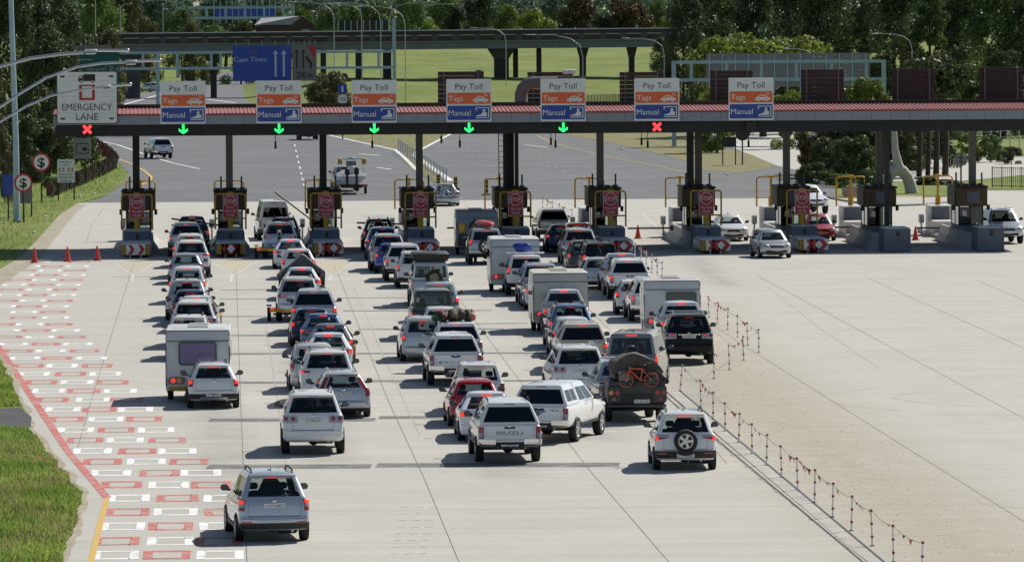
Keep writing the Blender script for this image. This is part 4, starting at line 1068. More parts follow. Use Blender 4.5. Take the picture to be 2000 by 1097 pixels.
# lane signals under the signs
sig_l = ['red cross lane signal under the emergency lane sign', 'green arrow lane signal at the far left of the canopy', 'green arrow lane signal under the sign below the Cape Town board', 'green arrow lane signal under the third Pay Toll sign', 'green arrow lane signal left of the ladder column', 'rightmost green arrow lane signal on the canopy', 'red cross lane signal under the sixth Pay Toll sign', 'unlit lane signal box under the rightmost Pay Toll sign']
for k, (px, s_) in enumerate(((170.5, 'x'), (358, 'a'), (545, 'a'), (731, 'a'), (916, 'a'), (1100, 'a'), (1283, 'x'), (1467, 'o'))):
    P = gy(px, 253 - (px - 170) * .0045, YC0 + .2); o = empty('lane_signal', (P.x, YC0 + .28, P.z)); tag(o, sig_l[k], 'signal', 'lane signals on the canopy')
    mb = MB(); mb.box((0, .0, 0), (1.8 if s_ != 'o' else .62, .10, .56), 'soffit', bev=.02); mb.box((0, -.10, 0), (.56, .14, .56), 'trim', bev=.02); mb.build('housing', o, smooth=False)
    if s_ == 'o': continue
    mb = MB(); y = -.18
    if s_ == 'x':
        for a in (45, -45):
            c, s2 = math.cos(R(a)), math.sin(R(a)); mb.poly([(u * c - v * s2, y + (.002 if a > 0 else 0), u * s2 + v * c) for u, v in ((-.29, -.075), (.29, -.075), (.29, .075), (-.29, .075))], 'led_red')
    else:
        mb.poly([(-.06, y, -.10), (.06, y, -.10), (.06, y, .26), (-.06, y, .26)], 'led_green')
        for sg in (1, -1):
            q = [(0, y + .002, -.27), (sg * .24, y + .002, -.10), (sg * .24, y + .002, .03), (0, y + .002, -.13)]; mb.poly(q if sg > 0 else q[::-1], 'led_green')
    mb.build('lit_symbol', o, smooth=False)
# islands, booths, stop signs
def stop_sign(front=True):
    o = empty('stop_sign'); mb = MB()                              # origin: foot of the post on top of the block
    mb.cyl((0, 0, 0), (0, 0, .62), .15, 'yellow_paint', n=14); mb.cyl((0, 0, .62), (0, 0, 1.98), .07, 'yellow_paint', n=10); mb.cyl((0, 0, .05), (0, .35, .0), .05, 'yellow_paint'); mb.build('post', o)
    mb = MB()
    def arc(sg): return [(sg * .82, 0, -.02), (sg * .82, 0, 1.70), (sg * .79, 0, 1.82), (sg * .70, 0, 1.88), (sg * .1, 0, 1.88)]
    for sg in (1, -1): mb.tube(arc(sg), .048, 'yellow_paint', 10)
    mb.cyl((-.82, 0, .56), (.82, 0, .56), .04, 'yellow_paint', n=8); mb.box((0, 0, 1.92), (.34, .2, .16), 'yellow_paint', bev=.03); mb.build('tube_frame', o)
    if front:
        mb = MB(); panel(mb, -.41, .41, .60, 1.90 - .03, .05, -.16, .03, 'sign_red'); b = mb.build('sign_board', o, smooth=False)
        mb = MB(); Y = -.194; cz = 1.47
        oc = [(.35 * math.cos(R(22.5 + 45 * i)), cz + .35 * math.sin(R(22.5 + 45 * i))) for i in range(8)]; oi = [(x * .92, cz + (z - cz) * .92) for x, z in oc]
        for i in range(8): j = (i + 1) % 8; flat(mb, [oc[i], oc[j], oi[j], oi[i]][::-1], Y, 'sign_white')
        mb.text('STOP', (0, Y, cz), .22, 'sign_white', width=.52); mb.text('TOLL GATE', (0, Y, .97), .12, 'sign_white', width=.60); mb.text('TOLHEK', (0, Y, .76), .12, 'sign_white', width=.46)
        for x0, x1, z0, z1 in ((-.40, .40, .605, .622), (-.40, .40, 1.848, 1.865), (-.40, -.383, .622, 1.848), (.383, .40, .622, 1.848)): flat(mb, [(x0, z0), (x1, z0), (x1, z1), (x0, z1)], Y, 'sign_white')
        mb.build('lettering', o, smooth=False)
    return o
def island(kind):
    """origin at the nose, on the ground; runs along +Y"""
    o = empty('toll_island'); mb = MB(); n0 = 3.9 if kind == 'full' else .4
    mb.box((0, n0 + 1.1, .62), (1.42, 2.2, 1.24), 'block_grey', bev=.05); mb.box((0, n0 + 1.1, 1.262), (1.36, 2.14, .04), 'block_white', bev=.01); mb.box((0.02, n0 - .02, .98), (.16, .05, .26), 'rust', bev=.01); mb.build('front_block', o, smooth=False)
    mb = MB(); mb.box((0, 13, .11), (1.5, 20, .22), 'kerb', bev=.04); mb.build('kerb', o, smooth=False)
    for y0, y1 in ((n0 + 2.4, n0 + 5.8), (n0 + 6.0, n0 + 9.6), (n0 + 9.8, n0 + 13.4)):
        for sg in (1, -1):
            mb = MB(); prof = [(.62, .0), (1.06, .0), (1.04, .10), (.80, .42), (.76, .86), (.62, .86)]
            pts = [(sg * a, y0, z) for a, z in prof]; mb.prism(pts if sg < 0 else pts[::-1], (0, y1 - y0, 0), 'skirt'); mb.build('side_barrier', o, smooth=False)
    mb = MB(); mb.box((0, 19.5, .85), (1.3, 1.6, 1.7), 'block_white', bev=.05); mb.box((-.02, 18.68, 1.15), (1.0, .05, .95), 'block_grey'); mb.box((-.1, 17.6, .45), (1.2, 1.5, .9), 'block_white', bev=.06); mb.build('rear_block', o, smooth=False)
    mb = MB(); mb.box((-1.05, 19.2, .95), (.28, .4, .5), 'steel', bev=.04); mb.cyl((-1.05, 19.2, 0), (-1.05, 19.2, .7), .05, 'steel', n=8); mb.build('barrier_motor', o)
    return o
def attenuator():
    o = empty('crash_cushion'); mb = MB(); mb.box((0, 1.95, .42), (1.5, 3.7, .56), 'yellow_paint', bev=.05, tx=.97); mb.build('casing', o, smooth=False)
    mb = MB(); mb.box((0, 2.0, .73), (1.56, 3.85, .06), 'block_white', bev=.02); mb.build('cover', o, smooth=False)
    for sg in (1, -1):
        mb = MB()
        for k in range(4): mb.box((sg * .78, .6 + k * .95, .42), (.03, .85, .42), 'steel', bev=.01)
        build_each(mb, 'side_panel', o, False)
    mb = MB()
    for x in (-.28, .28): mb.box((x, -.06, .2), (.05, .05, .42), 'steel')
    build_each(mb, 'leg', o, False)
    return o
def board(kind, o, dx=0.0):
    mb = MB(); mb.box((dx, -.10, .46), (1.0, .03, .56), 'sign_white'); Y = -.118
    if kind == 'diamond':
        flat(mb, [(dx - .48, .46), (dx - .26, .205), (dx + .26, .205), (dx + .48, .46), (dx + .26, .715), (dx - .26, .715)], Y, 'sign_red')
        flat(mb, [(dx - .21, .46), (dx, .225), (dx + .21, .46), (dx, .695)], Y - .004, 'sign_white')
    else:
        for x in (-.40, .12):
            flat(mb, [(dx + x, .205), (dx + x + .2, .205), (dx + x + .36, .46), (dx + x + .2, .715), (dx + x, .715), (dx + x + .16, .46)], Y, 'sign_red')
    mb.build('marker_board', o, smooth=False)
def booth():
    o = empty('toll_booth'); mb = MB(); mb.box((0, 0, .55), (1.36, 3.4, 1.0), 'block_grey', bev=.03); mb.build('lower_wall', o, smooth=False)
    mb = MB()
    for x in (-.64, .64):
        for y in (-1.64, 0.0, 1.64): mb.box((x, y, 1.6), (.09, .1, 1.1), 'brown_dark')
    mb.box((0, -1.66, 1.58), (.08, .08, 1.06), 'brown_dark'); build_each(mb, 'window_post', o, False)
    mb = MB(); mb.cyl((.62, -1.5, 3.2), (.62, -1.5, 3.95), .05, 'block_grey', n=8); mb.cyl((-.5, .9, 3.2), (-.5, .9, 3.9), .05, 'block_grey', n=8); build_each(mb, 'vent_pipe', o)
    mb = MB(); mb.box((.33, -1.66, 1.6), (.56, .03, .98), 'glass'); mb.box((-.33, -1.66, 1.6), (.56, .03, .98), 'glass_dark')
    for x in (-.65, .65): mb.box((x, -.8, 1.6), (.03, 1.5, .98), 'glass_tint'); mb.box((x, .8, 1.6), (.03, 1.5, .98), 'glass_tint')
    build_each(mb, 'window', o, False)
    mb = MB(); mb.box((-.35, -1.69, 1.72), (.22, .01, .3), 'sign_white'); mb.build('notice', o, smooth=False)
    mb = MB(); mb.box((0, 0, 2.62), (1.72, 3.9, 1.0), 'brown_panel', bev=.03); mb.box((.1, -1.97, 2.62), (.7, .03, .62), 'block_grey'); mb.build('roof_panel', o, smooth=False)
    mb = MB(); mb.box((0, 0, 3.17), (1.86, 4.1, .10), 'brown_dark', bev=.02)
    for k in range(4): mb.box((-.7 + k * .45, -1.5 + k * .3, 3.27), (.24, .5, .12), 'brown_dark')
    mb.build('roof', o, smooth=False)
    mb = MB()
    for sg in (1, -1):
        for y in (-1.2, 0, 1.2): mb.box((sg * .885, y, 2.62), (.03, 1.1, .84), 'brown_dark')
        mb.box((sg * .95, -1.7, 2.05), (.16, .16, .3), 'dark_steel', bev=.02)
    build_each(mb, 'side_lightbox', o, False)
    return o
isl_px = [(265, 504), (451, 503), (641, 502), (829, 500), (1018, 498), (1207, 496), (1397, 498), (1588, 494), (1755, 492), (1938, 491)]
ord_ = ['first from the left, beside the cones', 'second from the left', 'third from the left, beside the minibus', 'fourth from the left', 'fifth from the left', 'sixth from the left, behind the red car', 'seventh from the left, by the white saloon', 'eighth from the left, by the red hatchback', 'ninth, below the stone arch', 'last at the right edge']
IS = {}; BO = SS = RS = AT = None
for k, (px, py) in enumerate(isl_px):
    X = gy(px, py, YN).x; kind = 'full' if k < 8 else 'short'
    if kind not in IS: IS[kind] = o = island(kind)
    else: o = copy_tree(IS[kind])
    o.location = (X, YN, 0); o.scale = (1, 1.25, 1); tag(o, 'grey concrete toll island, ' + ord_[k], 'toll island', 'toll islands')
    n0 = 3.9 if kind == 'full' else .4
    if BO is None: BO = b = booth()
    else: b = copy_tree(BO)
    b.location = (X, YN + 13.0 - (0 if k < 8 else 2), .0); tag(b, 'brown toll booth with glazed front, ' + ord_[k], 'toll booth', 'toll booths')
    if RS is None: RS = r = stop_sign(False); r.name = 'tube_portal'
    else: r = copy_tree(RS); r.name = 'tube_portal'
    r.location = (X - .05, YN + 24.4, 1.69); r.scale = (1, 1, .88); tag(r, 'yellow tube frame behind the booth ' + ord_[k], 'tube frame', 'yellow tube frames behind the booths')
    if kind == 'full':
        if SS is None: SS = s_ = stop_sign()
        else: s_ = copy_tree(SS)
        s_.location = (X, YN + (n0 + 1.0) * 1.25, 1.285); tag(s_, 'red STOP sign on yellow tube frame, ' + ord_[k], 'stop sign', 'toll gate stop signs')
        if AT is None: AT = a = attenuator(); 
        else: a = copy_tree(AT)
        a.location = (X, YN, 0); a.scale = (1, 1.25, 1); tag(a, 'yellow and white crash cushion, ' + ord_[k], 'crash cushion', 'crash cushions'); board('chevron' if k == 0 else 'diamond', a, .0 if k < 2 else .3)
# booms
def boom(px0, py0, px1, py1, Y, label, up=False):
    A, B = gy(px0, py0, Y), gy(px1, py1, Y); m_ = (A + B) / 2; o = empty('barrier_boom', m_); mb = MB(); mb.cyl(A - m_, B - m_, .05, 'dark_steel', n=8); q = mb.build('boom', o); tag(o, label, 'barrier', 'lane barrier booms')
    mb = MB(); mb.box(B - m_, (.16, .2, .3), 'trim', bev=.03); mb.build('hinge', o)
YB = YN + 19.5
boom(335, 427, 431, 440, YB, 'dark barrier boom slanting behind the dark blue pickup'); boom(536, 374, 612, 432, YB, 'raised dark barrier boom beside the white minibus'); boom(697, 435, 796, 438, YB, 'lowered barrier boom ahead of the dark blue car')
boom(873, 445, 965, 444, YB, 'lowered barrier boom ahead of the grey camper'); boom(1226, 446, 1312, 445, YB, 'lowered barrier boom behind the lone traffic cone'); boom(1622, 444, 1670, 443, YB, 'short boom right of the red oncoming hatchback'); boom(1788, 445, 1838, 445, YB, 'lowered boom behind the cone near the right edge'); boom(1952, 446, 2030, 446, YB, 'lowered boom at the right edge of the plaza'); boom(1040, 440, 1150, 441, YB, 'barrier boom behind the canopied silver pickup')
# cones
def cone():
    o = empty('traffic_cone'); mb = MB(); mb.box((0, 0, .03), (.42, .42, .06), 'cone_red', bev=.02); mb.build('base', o); mb = MB(); mb.lathe([(.17, .06), (.03, .78), (.001, .79)], (0, 0, 0), (0, 0, 1), 'cone_red', 14); mb.build('body', o)
    return o
CO = None
for px, py, L_ in ((67.5, 513, 'leftmost red traffic cone across the emergency lane'), (132, 511, 'middle red traffic cone of the three across the emergency lane'), (190, 509, 'red traffic cone nearest the first toll island'), (1246, 466, 'red traffic cone under the closed lane, by the seventh island'), (1788, 469, 'bright red traffic cone beside the plain concrete block')):
    if CO is None: CO = o = cone()
    else: o = copy_tree(CO)
    o.location = g(px, py); tag(o, L_, 'traffic cone', 'traffic cones')
# delineator posts with bunting
posts = [(1384.7, 619.7, -3), (1401, 632, 0), (1421, 644, 0), (1440.5, 659, 0), (1460.6, 674, 0), (1482, 688, 0), (1452.7, 703.4, 0), (1424.8, 721.5, 0), (1394.5, 739.6, 0), (1328.4, 763, 6), (1369.5, 795, 0), (1393, 819.4, 0), (1416.5, 841.4, 0), (1443, 863.5, 0), (1469, 885.5, 0), (1497, 908, 0), (1527, 931.5, 0), (1558, 956.5, 0), (1591, 981, 0), (1626.5, 1009.3, 0), (1663, 1036, 0), (1704, 1065.6, 0), (1745.4, 1097, 0), (1800, 1132, 0)]
far_posts = [(1240, 508), (1252, 516), (1262, 524), (1273, 533), (1284, 541), (1293, 547), (1060, 412), (1069, 416), (1080, 421), (1092, 426), (1104, 432), (1117, 437)]
PO = None
def post():
    mb = MB(); mb.cyl((0, 0, 0), (0, 0, .92), .024, 'white_paint', n=8); o = empty('marker_post'); mb.build('shaft', o)
    mb = MB()
    for z in (.20, .52, .84): mb.cyl((0, 0, z), (0, 0, z + .055), .036, 'sign_red', n=8)
    mb.build('red_bands', o); mb = MB(); mb.cyl((0, 0, 0), (0, 0, .03), .06, 'kerb', n=10); mb.build('foot', o)
    return o
tops = []
for k, (px, py, lean) in enumerate(posts + [(a, b, 0) for a, b in far_posts]):
    if PO is None: PO = o = post()
    else: o = copy_tree(PO)
    o.location = g(px, py); o.rotation_euler = (R(random.uniform(-3, 3)), R(lean + random.uniform(-2, 2)), 0)
    if k < 9: L_ = 'red banded white marker post in the bent row beside the black SUV'
    elif k < len(posts): L_ = 'red banded white marker post in the long row along the gutter'
    elif k < len(posts) + 6: L_ = 'small red banded post right of the white pickup at the closed lane'
    else: L_ = 'small red banded post beside the silver canopied pickup at the booth'
    tag(o, L_, 'marker post', {0: 'posts in the bent row', 1: 'posts along the gutter', 2: 'posts by the closed lane', 3: 'posts beside the booth lane'}[0 if k < 9 else 1 if k < len(posts) else 2 if k < len(posts) + 6 else 3])
    tops.append(Vector(o.location) + Vector((R(lean) * .85, 0, .86)))
mat('sign_dusty', (.19, .175, .17), .7, 0, .08, 1); mat('tape_red', (.55, .06, .04), .6, 0, .1, 3); mat('tape_orange', (.8, .25, .12), .6, 0, .1, 3)
def bunting(ids, label):
    mb = MB(); rnd = random.Random(3); c0 = tops[ids[0]]
    for a, b in zip(ids, ids[1:]):
        A, B = tops[a] - c0, tops[b] - c0; n = 8; sag = .04 + .008 * (B - A).length
        P = [A.lerp(B, i / n) - Vector((0, 0, sag * 4 * (i / n) * (1 - i / n))) for i in range(n + 1)]
        mb.tube(P, .007, 'sign_dusty', 5)
        for i in range(1, n):
            if rnd.random() < .42:
                p = P[i]; w, h = rnd.uniform(.02, .05), rnd.uniform(.06, .2); t = rnd.uniform(-.6, .6)
                mb.poly([p + Vector((-w, 0, 0)), p + Vector((w * .3 + t * h, t * .1, -h)), p + Vector((w, 0, 0))], rnd.choice(['tape_red', 'tape_red', 'tape_orange', 'sign_white']))
    o = mb.build('flag_line', loc=c0, smooth=False); tag(o, label, 'bunting')
bunting([0, 1, 2, 3, 4, 5], 'line of torn red and white flags on posts by the black SUV'); bunting([5, 6, 7, 8], 'flag line turning back towards the black SUV'); bunting(list(range(9, 24)), 'long line of red flags on the posts along the gutter')
bunting(list(range(24, 30)), 'short flag line right of the white pickup'); bunting(list(range(30, 36)), 'flag line beside the silver pickup at the booth')
# backs of the signs for the other direction, on the canopy roof
YR = YC0 + 13.0
for k, (x0, x1, yt) in enumerate(((855, 945, 140), (1030, 1119, 141), (1210, 1295, 141), (1387, 1470, 138), (1564, 1648, 136), (1742, 1826, 134), (1912, 1998, 132))):
    A, B = gy(x0, yt, YR), gy(x1, yt, YR); z0 = zf1 + .3; o = empty('blank_sign', ((A.x + B.x) / 2, YR, z0)); w, h = B.x - A.x, A.z - z0
    mb = MB()
    for i in range(7): mb.box((0, 0, h * (i + .5) / 7), (w, .05, h / 7 - .012), 'sign_back', bev=.01)
    mb.build('panel', o, smooth=False); mb = MB()
    for x in (-w * .37, w * .37): mb.box((x, -.07, h / 2), (.07, .09, h), 'column_grey')
    build_each(mb, 'upright', o, False)
    tag(o, 'dark brown sign back on the canopy, ' + ['behind the fourth Pay Toll sign', 'behind the grey duct', 'behind the sixth Pay Toll sign', 'left of the rightmost Pay Toll sign', 'before the big grey sign back', 'between green bush and side road', 'at the right edge'][k], 'sign back', 'sign backs on the canopy roof')
o = empty('roof_duct'); A = gy(1005, 200, YC0 + 6); o.location = (A.x, YC0 + 6, zf1 + .3); s = F_PX / (YC0 + 6); mb = MB()
mat('duct', (.15, .13, .135), .6, .1, .1, 2); pts = [(.35, 0, 0), (.35, 0, .55), (.45, 0, .85), (.68, 0, 1.08), (1.0, 0, 1.16), (3.2, 0, 1.16)]; mb.tube(pts, .34, 'duct', 14); mb.build('pipe', o); mb = MB(); mb.box((3.0, .2, 1.75), (.7, .5, .26), 'block_white', bev=.03); mb.build('vent_box', o); tag(o, 'curved grey pink duct on the canopy roof', 'duct')
# ------------------------------------------------------------------ gantries, direction signs
def gantry(name, x0, x1, yt, yb, Y, label, w=.32, posts=(0, 1), ybot=None, nweb=6, top_post=None):
    A, B = gy(x0, yt, Y), gy(x1, yt, Y); zb_ = gy(x0, yb, Y).z; cx = (A.x + B.x) / 2; o = empty(name, (cx, Y, 0)); hw = (B.x - A.x) / 2; zt = (A.z + B.z) / 2
    mb = MB()
    for z in (zt, zb_): mb.box((0, 0, z), (2 * hw, w, w * .8), 'gantry_blue')
    for i in range(nweb): mb.box((-hw + 2 * hw * (i + .5) / nweb, 0, (zt + zb_) / 2), (w * .8, w * .7, abs(zt - zb_) - w * .8), 'gantry_blue')
    mb.build('truss', o, smooth=False)
    for p in posts:
        mb = MB(); h = zt + w * .4 if not top_post else gy(x0, top_post, Y).z; mb.box((-hw + 2 * hw * p, w * .02, h / 2), (w * 1.15, w * 1.1, h), 'gantry_blue'); mb.build('post', o, smooth=False)
    tag(o, label, 'gantry'); return o
YG1 = 500.0 * KD
def gbox(mb, x0, x1, y0, y1, Y, th, m, o):
    A, B = gy(x0, y1, Y), gy(x1, y0, Y); mb.box(((A.x + B.x) / 2 - o.x, Y - o.y, (A.z + B.z) / 2 - o.z), (B.x - A.x, th, B.z - A.z), m)
gantry('sign_gantry', 45, 446, 104, 136, YG1, 'pale blue steel sign gantry at left carrying the green board', posts=(.655,)); gantry('sign_gantry', 400, 770, 102, 134, 505.0 * KD, 'pale blue steel gantry carrying the blue Cape Town sign', posts=(1,), top_post=38); gantry('sign_gantry', 1316, 1726, 121, 157, 450.0 * KD, 'wide pale blue gantry in front of the big grey sign back', posts=(0, 1), w=.34); gantry('sign_gantry', 347, 572, 15, 36, 900.0 * KD, 'distant pale blue gantry above the overpass', posts=(0, 1), w=.6)
def gsign(name, x0, x1, y0, y1, Y, m, label, letters):
    c = gy((x0 + x1) / 2, (y0 + y1) / 2, Y); s = F_PX / Y; o = empty(name, c); w, h = (x1 - x0) / s, (y1 - y0) / s; mb = MB(); panel(mb, -w / 2, w / 2, -h / 2, h / 2, .06, 0, .06, m); mb.build('sign_board', o, smooth=False)
    mb = MB()
    for i in range(5): mb.box((-w * .45 + w * .9 * i / 4, .06, .1), (.05, .08, h + .9), 'steel')
    build_each(mb, 'upright', o, False)
    if letters: mb = MB(); letters(mb, w, h, -.066); mb.build('lettering', o, smooth=False)
    tag(o, label, 'sign'); return o
def arrow(mb, x, z0, z1, w, y, m): flat(mb, [(x - w * .3, z0), (x + w * .3, z0), (x + w * .3, z1 - w), (x - w * .3, z1 - w)], y, m); flat(mb, [(x - w, z1 - w * 1.4), (x, z1 - w * .9), (x + w, z1 - w * 1.4), (x, z1)], y - .003, m)
mat('sign_ink_blue', (.48, .55, .68), .5, 0, .05, 1); mat('sign_ochre', (.16, .10, .04), .5, 0, .05, 1)
def cape(mb, w, h, y):
    mb.text('N1', (-w * .15, y, h * .33), h * .13, 'sign_ochre', width=w * .11, bold=.02); mb.text('Cape Town', (-w * .205, y, h * .12), h * .13, 'sign_ink_blue', width=w * .56)
    for x in (.23, .37): arrow(mb, w * x, -h * .38, h * .38, w * .055, y, 'sign_ink_blue')
YG2 = YG1 + 6.0
gsign('direction_sign', 455, 569, 90, 158.5, YG2, 'navy_blue', 'dark blue Cape Town direction sign with two upward arrows', cape)
def merge(mb, w, h, y):
    for x in (-.32, -.05): arrow(mb, w * x, -h * .15, h * .40, w * .10, y, 'ink')
    flat(mb, [(w * .22, -h * .15), (w * .31, -h * .15), (w * .31, h * .03), (w * .14, h * .16), (w * .08, h * .12), (w * .22, h * .0)], y, 'ink'); flat(mb, [(w * .03, h * .18), (w * .17, h * .05), (w * .14, h * .21)], y - .003, 'ink'); flat(mb, [(w * .12, h * .5), (w * .47, h * .1), (w * .47, h * .5)], y, 'sign_red'); mb.text('200 m', (0, y, -h * .33), h * .17, 'ink', width=w * .68, bold=.015)
mat('sign_dusty', (.19, .175, .17), .7, 0, .08, 1); gsign('direction_sign', 571, 618, 90, 158, YG2, 'sign_dusty', 'grey merge sign with red corner reading 200 m', merge)
gsign('direction_sign', 116, 233, 102, 170, YG1 - .3, 'sign_green', 'dark green direction sign ending in Rd behind the emergency lane sign', lambda mb, w, h, y: (mb.text('stural Rd', (w * .22, y, -h * .0), h * .20, 'sign_grey', width=w * .52), mb.box((-w * .15, y, h * .28), (w * .4, .004, h * .03), 'sign_grey')))
def gl(mb, w, h, y): mb.text('42', (-w * .30, y, -.05), h * .6, 'ink'); mb.text('R101', (w * .05, y, -.05), h * .6, 'ink')
gsign('direction_sign', 116, 218, 89, 103, YG1 - .3, 'sign_dusty', 'narrow grey strip sign on top of the green direction sign', gl)
c = gy(1539, 137, 452.0 * KD); o = empty('billboard', (c.x, 452.0 * KD, c.z)); s = 9500 / 452.0; w, h = 322 / s, 66 / s; mb = MB(); mat('sheet_grey', (.22, .21, .22), .6, .3, .1, 1)
for i in range(9): mb.box((0, 0, -h / 2 + h * (i + .5) / 9), (w, .06, h / 9 - .02), 'sheet_grey')
mb.build('panel', o, smooth=False); mb = MB()
for i in range(13): mb.box((-w / 2 + w * (i + .25) / 12.6, -.1, -.3), (.10, .12, h + .5), 'gantry_blue')
build_each(mb, 'upright', o, False); tag(o, 'huge grey ribbed back of a road sign on the right gantry', 'sign back')
# round dollar signs and boards at the left verge
def dollar(px, py, ybase, Y, label):
    P = gy(px, py, Y); o = empty('round_sign', (P.x, Y, 0)); z = P.z; s = F_PX / Y; r = 18 / s; mb = MB(); mb.cyl((0, .05, 0), (0, .05, z), .055, 'brown_dark', n=8); mb.build('post', o)
    mb = MB(); mb.cyl((0, .0, z), (0, -.03, z), r, 'sign_red', n=28); disc(mb, 0, z, r * .80, -.034, 'sign_white', 28); mb.build('sign_board', o, smooth=False); mb = MB(); mb.text('$', (0, -.04, z), r * .98, 'ink', width=r * .78, bold=.02); mb.build('lettering', o, smooth=False); tag(o, label, 'road sign', 'dollar signs'); return o
dollar(80.5, 317, 397, g(80, 398).y, 'farther round red rimmed dollar sign against dark trees'); dollar(45.5, 357, 435, g(45, 436).y, 'nearer round red rimmed dollar sign beside the blue board')
def board_sign(px, py, wpx, hpx, base, m, label, letters=None, posts=(-.45, .45), name='notice_board', th=.05):
    Y = g(px, base).y; P = gy(px, py, Y); s = F_PX / Y; w, h = wpx / s, hpx / s; o = empty(name, (P.x, Y, 0)); mb = MB(); panel(mb, -w / 2, w / 2, P.z - h / 2, P.z + h / 2, .05, 0, th, m); mb.build('sign_board', o, smooth=False)
    mb = MB()
    for x in posts: mb.cyl((x * w, .05, 0), (x * w, .05, P.z + h * .4), .05, 'brown_dark', n=8)
    build_each(mb, 'post', o)
    if letters: mb = MB(); letters(mb, w, h, P.z); mb.build('lettering', o, smooth=False)
    tag(o, label, 'sign'); return o
def keep(mb, w, h, z):
    for i, t in enumerate(('Emergency', 'Lane', 'Keep Clear', 'Strictly No', 'Stopping')): mb.text(t, (0, -.056, z + h * (.40, .27, -.13, -.27, -.41)[i]), h * .085, 'sign_green', width=w * (.72, .36, .78, .80, .66)[i], bold=.01)
    for x in (-.25, .25):
        for a, b, c_, d in ((-.15, .15, .10, .13), (-.15, .15, -.02, .01), (-.15, -.10, .01, .10), (.10, .15, .01, .10)): flat(mb, [(w * (x + a), z + h * c_), (w * (x + b), z + h * c_), (w * (x + b), z + h * d), (w * (x + a), z + h * d)], -.056, 'sign_red')
board_sign(129, 334, 34, 45, 392, 'sign_white', 'white emergency lane keep clear notice beside the chevron fence', keep)
board_sign(161, 290, 34, 40, 352, 'sign_grey', 'grey notice with a lorry box symbol partly under the tree', lambda mb, w, h, z: [flat(mb, [(w * a, z + h * c_), (w * b, z + h * c_), (w * b, z + h * d), (w * a, z + h * d)], -.056, 'ink') for a, b, c_, d in ((-.35, .35, .22, .26), (-.35, .35, -.26, -.22), (.31, .35, -.22, .22), (-.35, -.31, -.22, .22), (.0, .25, -.12, .05))], posts=(.15,))
board_sign(16, 361, 22, 40, 432, 'sign_blue', 'plain blue board on a post behind the nearer dollar sign', posts=(0,)); board_sign(44, 377, 38, 40, 424, 'sign_dusty', 'brown grey board back low behind the dollar sign')
# chevron fence along the bank: two rows
def chev(pts, label, n, hpx=36):
    o = empty('chevron_fence', g(*pts[0])); o0 = Vector(o.location); P = [g(*p) - o0 for p in pts]; L = [0]
    for a, b in zip(P, P[1:]): L.append(L[-1] + (b - a).length)
    def at(d):
        for i in range(len(P) - 1):
            if d <= L[i + 1]: return P[i].lerp(P[i + 1], (d - L[i]) / (L[i + 1] - L[i]))
        return P[-1]
    mb = MB(); mc = MB()
    for k in range(n):
        p = at(L[-1] * k / (n - 1)); h = 1.15 + random.uniform(-.08, .08); mb.box((p.x, p.y, h / 2), (.20, .14, h), 'rust' if k % 3 else 'brown_dark', rz=random.uniform(-.2, .2))
        if k % 4 == 0:
            for sg in (1, -1):
                q = [(p.x - .22, p.y - .12, .62 + sg * .55), (p.x + .14, p.y - .12, .62), (p.x + .34, p.y - .12, .62), (p.x, p.y - .12, .62 + sg * .55)]; mc.poly(q if sg < 0 else q[::-1], 'sign_dusty'); 
            q = [(p.x - .4, p.y - .115, .1), (p.x - .2, p.y - .115, .1), (p.x + .1, p.y - .115, .62), (p.x - .2, p.y - .115, 1.12), (p.x - .4, p.y - .115, 1.12)]; mc.poly(q, 'faded_red')
    build_each(mb, 'picket', o, False); build_each(mc, 'chevron', o, False); tag(o, label, 'fence')
chev([(102, 386), (130, 374), (165, 360), (200, 344), (226, 330)], 'rusty picket fence with red and white chevrons along the bank', 34); chev([(226, 322), (208, 308), (190, 296), (176, 288)], 'rear run of the picket fence curving back to the road', 22)
# lamp posts whose arms reach in from the left, tall pole
o = empty('lamp_pole', (gy(33, 430, 300.0 * KD).x, 300.0 * KD, 0)); P = gy(20, -40, 300.0 * KD); mb = MB(); mb.tube([(0, 0, 0), (-.02, 0, 5), (P.x - o.location.x, 0, P.z)], .21, 'gantry_blue', 14, .15); mb.build('pole', o); mb = MB(); mb.box((0, 0, .1), (.6, .6, .2), 'concrete_grey', bev=.03); mb.build('foot', o); tag(o, 'thick grey blue steel mast standing before the trees at left', 'mast')
def arm_lamp(pts, head, tip, Y, rad, label):
    Y *= KD
    W = [gy(a, b, Y) for a, b in pts]; b0 = Vector((W[0].x, Y, 0)); o = empty('street_lamp', b0); mb = MB(); mb.tube([(0, 0, 0), (0, 0, W[0].z * .6), (0, 0, W[0].z - .8)] + [w - b0 for w in W], rad, 'steel', 10, rad * .75); mb.build('post', o)
    h0, h1, t = gy(*head[0], Y) - b0, gy(*head[1], Y) - b0, gy(*tip, Y) - b0; mb = MB(); d = (h1 - h0)
    mb.box((h0 + h1) / 2, (d.length, .28, .15), 'steel', bev=.05); mb.box((h0 + h1) / 2 + Vector((0, 0, -.11)), (d.length * .8, .24, .10), 'lens_clear', bev=.03); mb.cyl(h1, t, .065, 'alloy', n=8); mb.ball(t, .1, 'alloy', 8, 6); mb.build('lamp_head', o); tag(o, label, 'street lamp', 'curved street lamps at the left edge')
arm_lamp([(-75, 175), (-55, 152), (0, 130), (60, 114), (120, 106), (164, 103)], ((164, 100), (190, 99)), (249, 99), 215.0, .10, 'uppermost curved street lamp arm reaching in from the left')
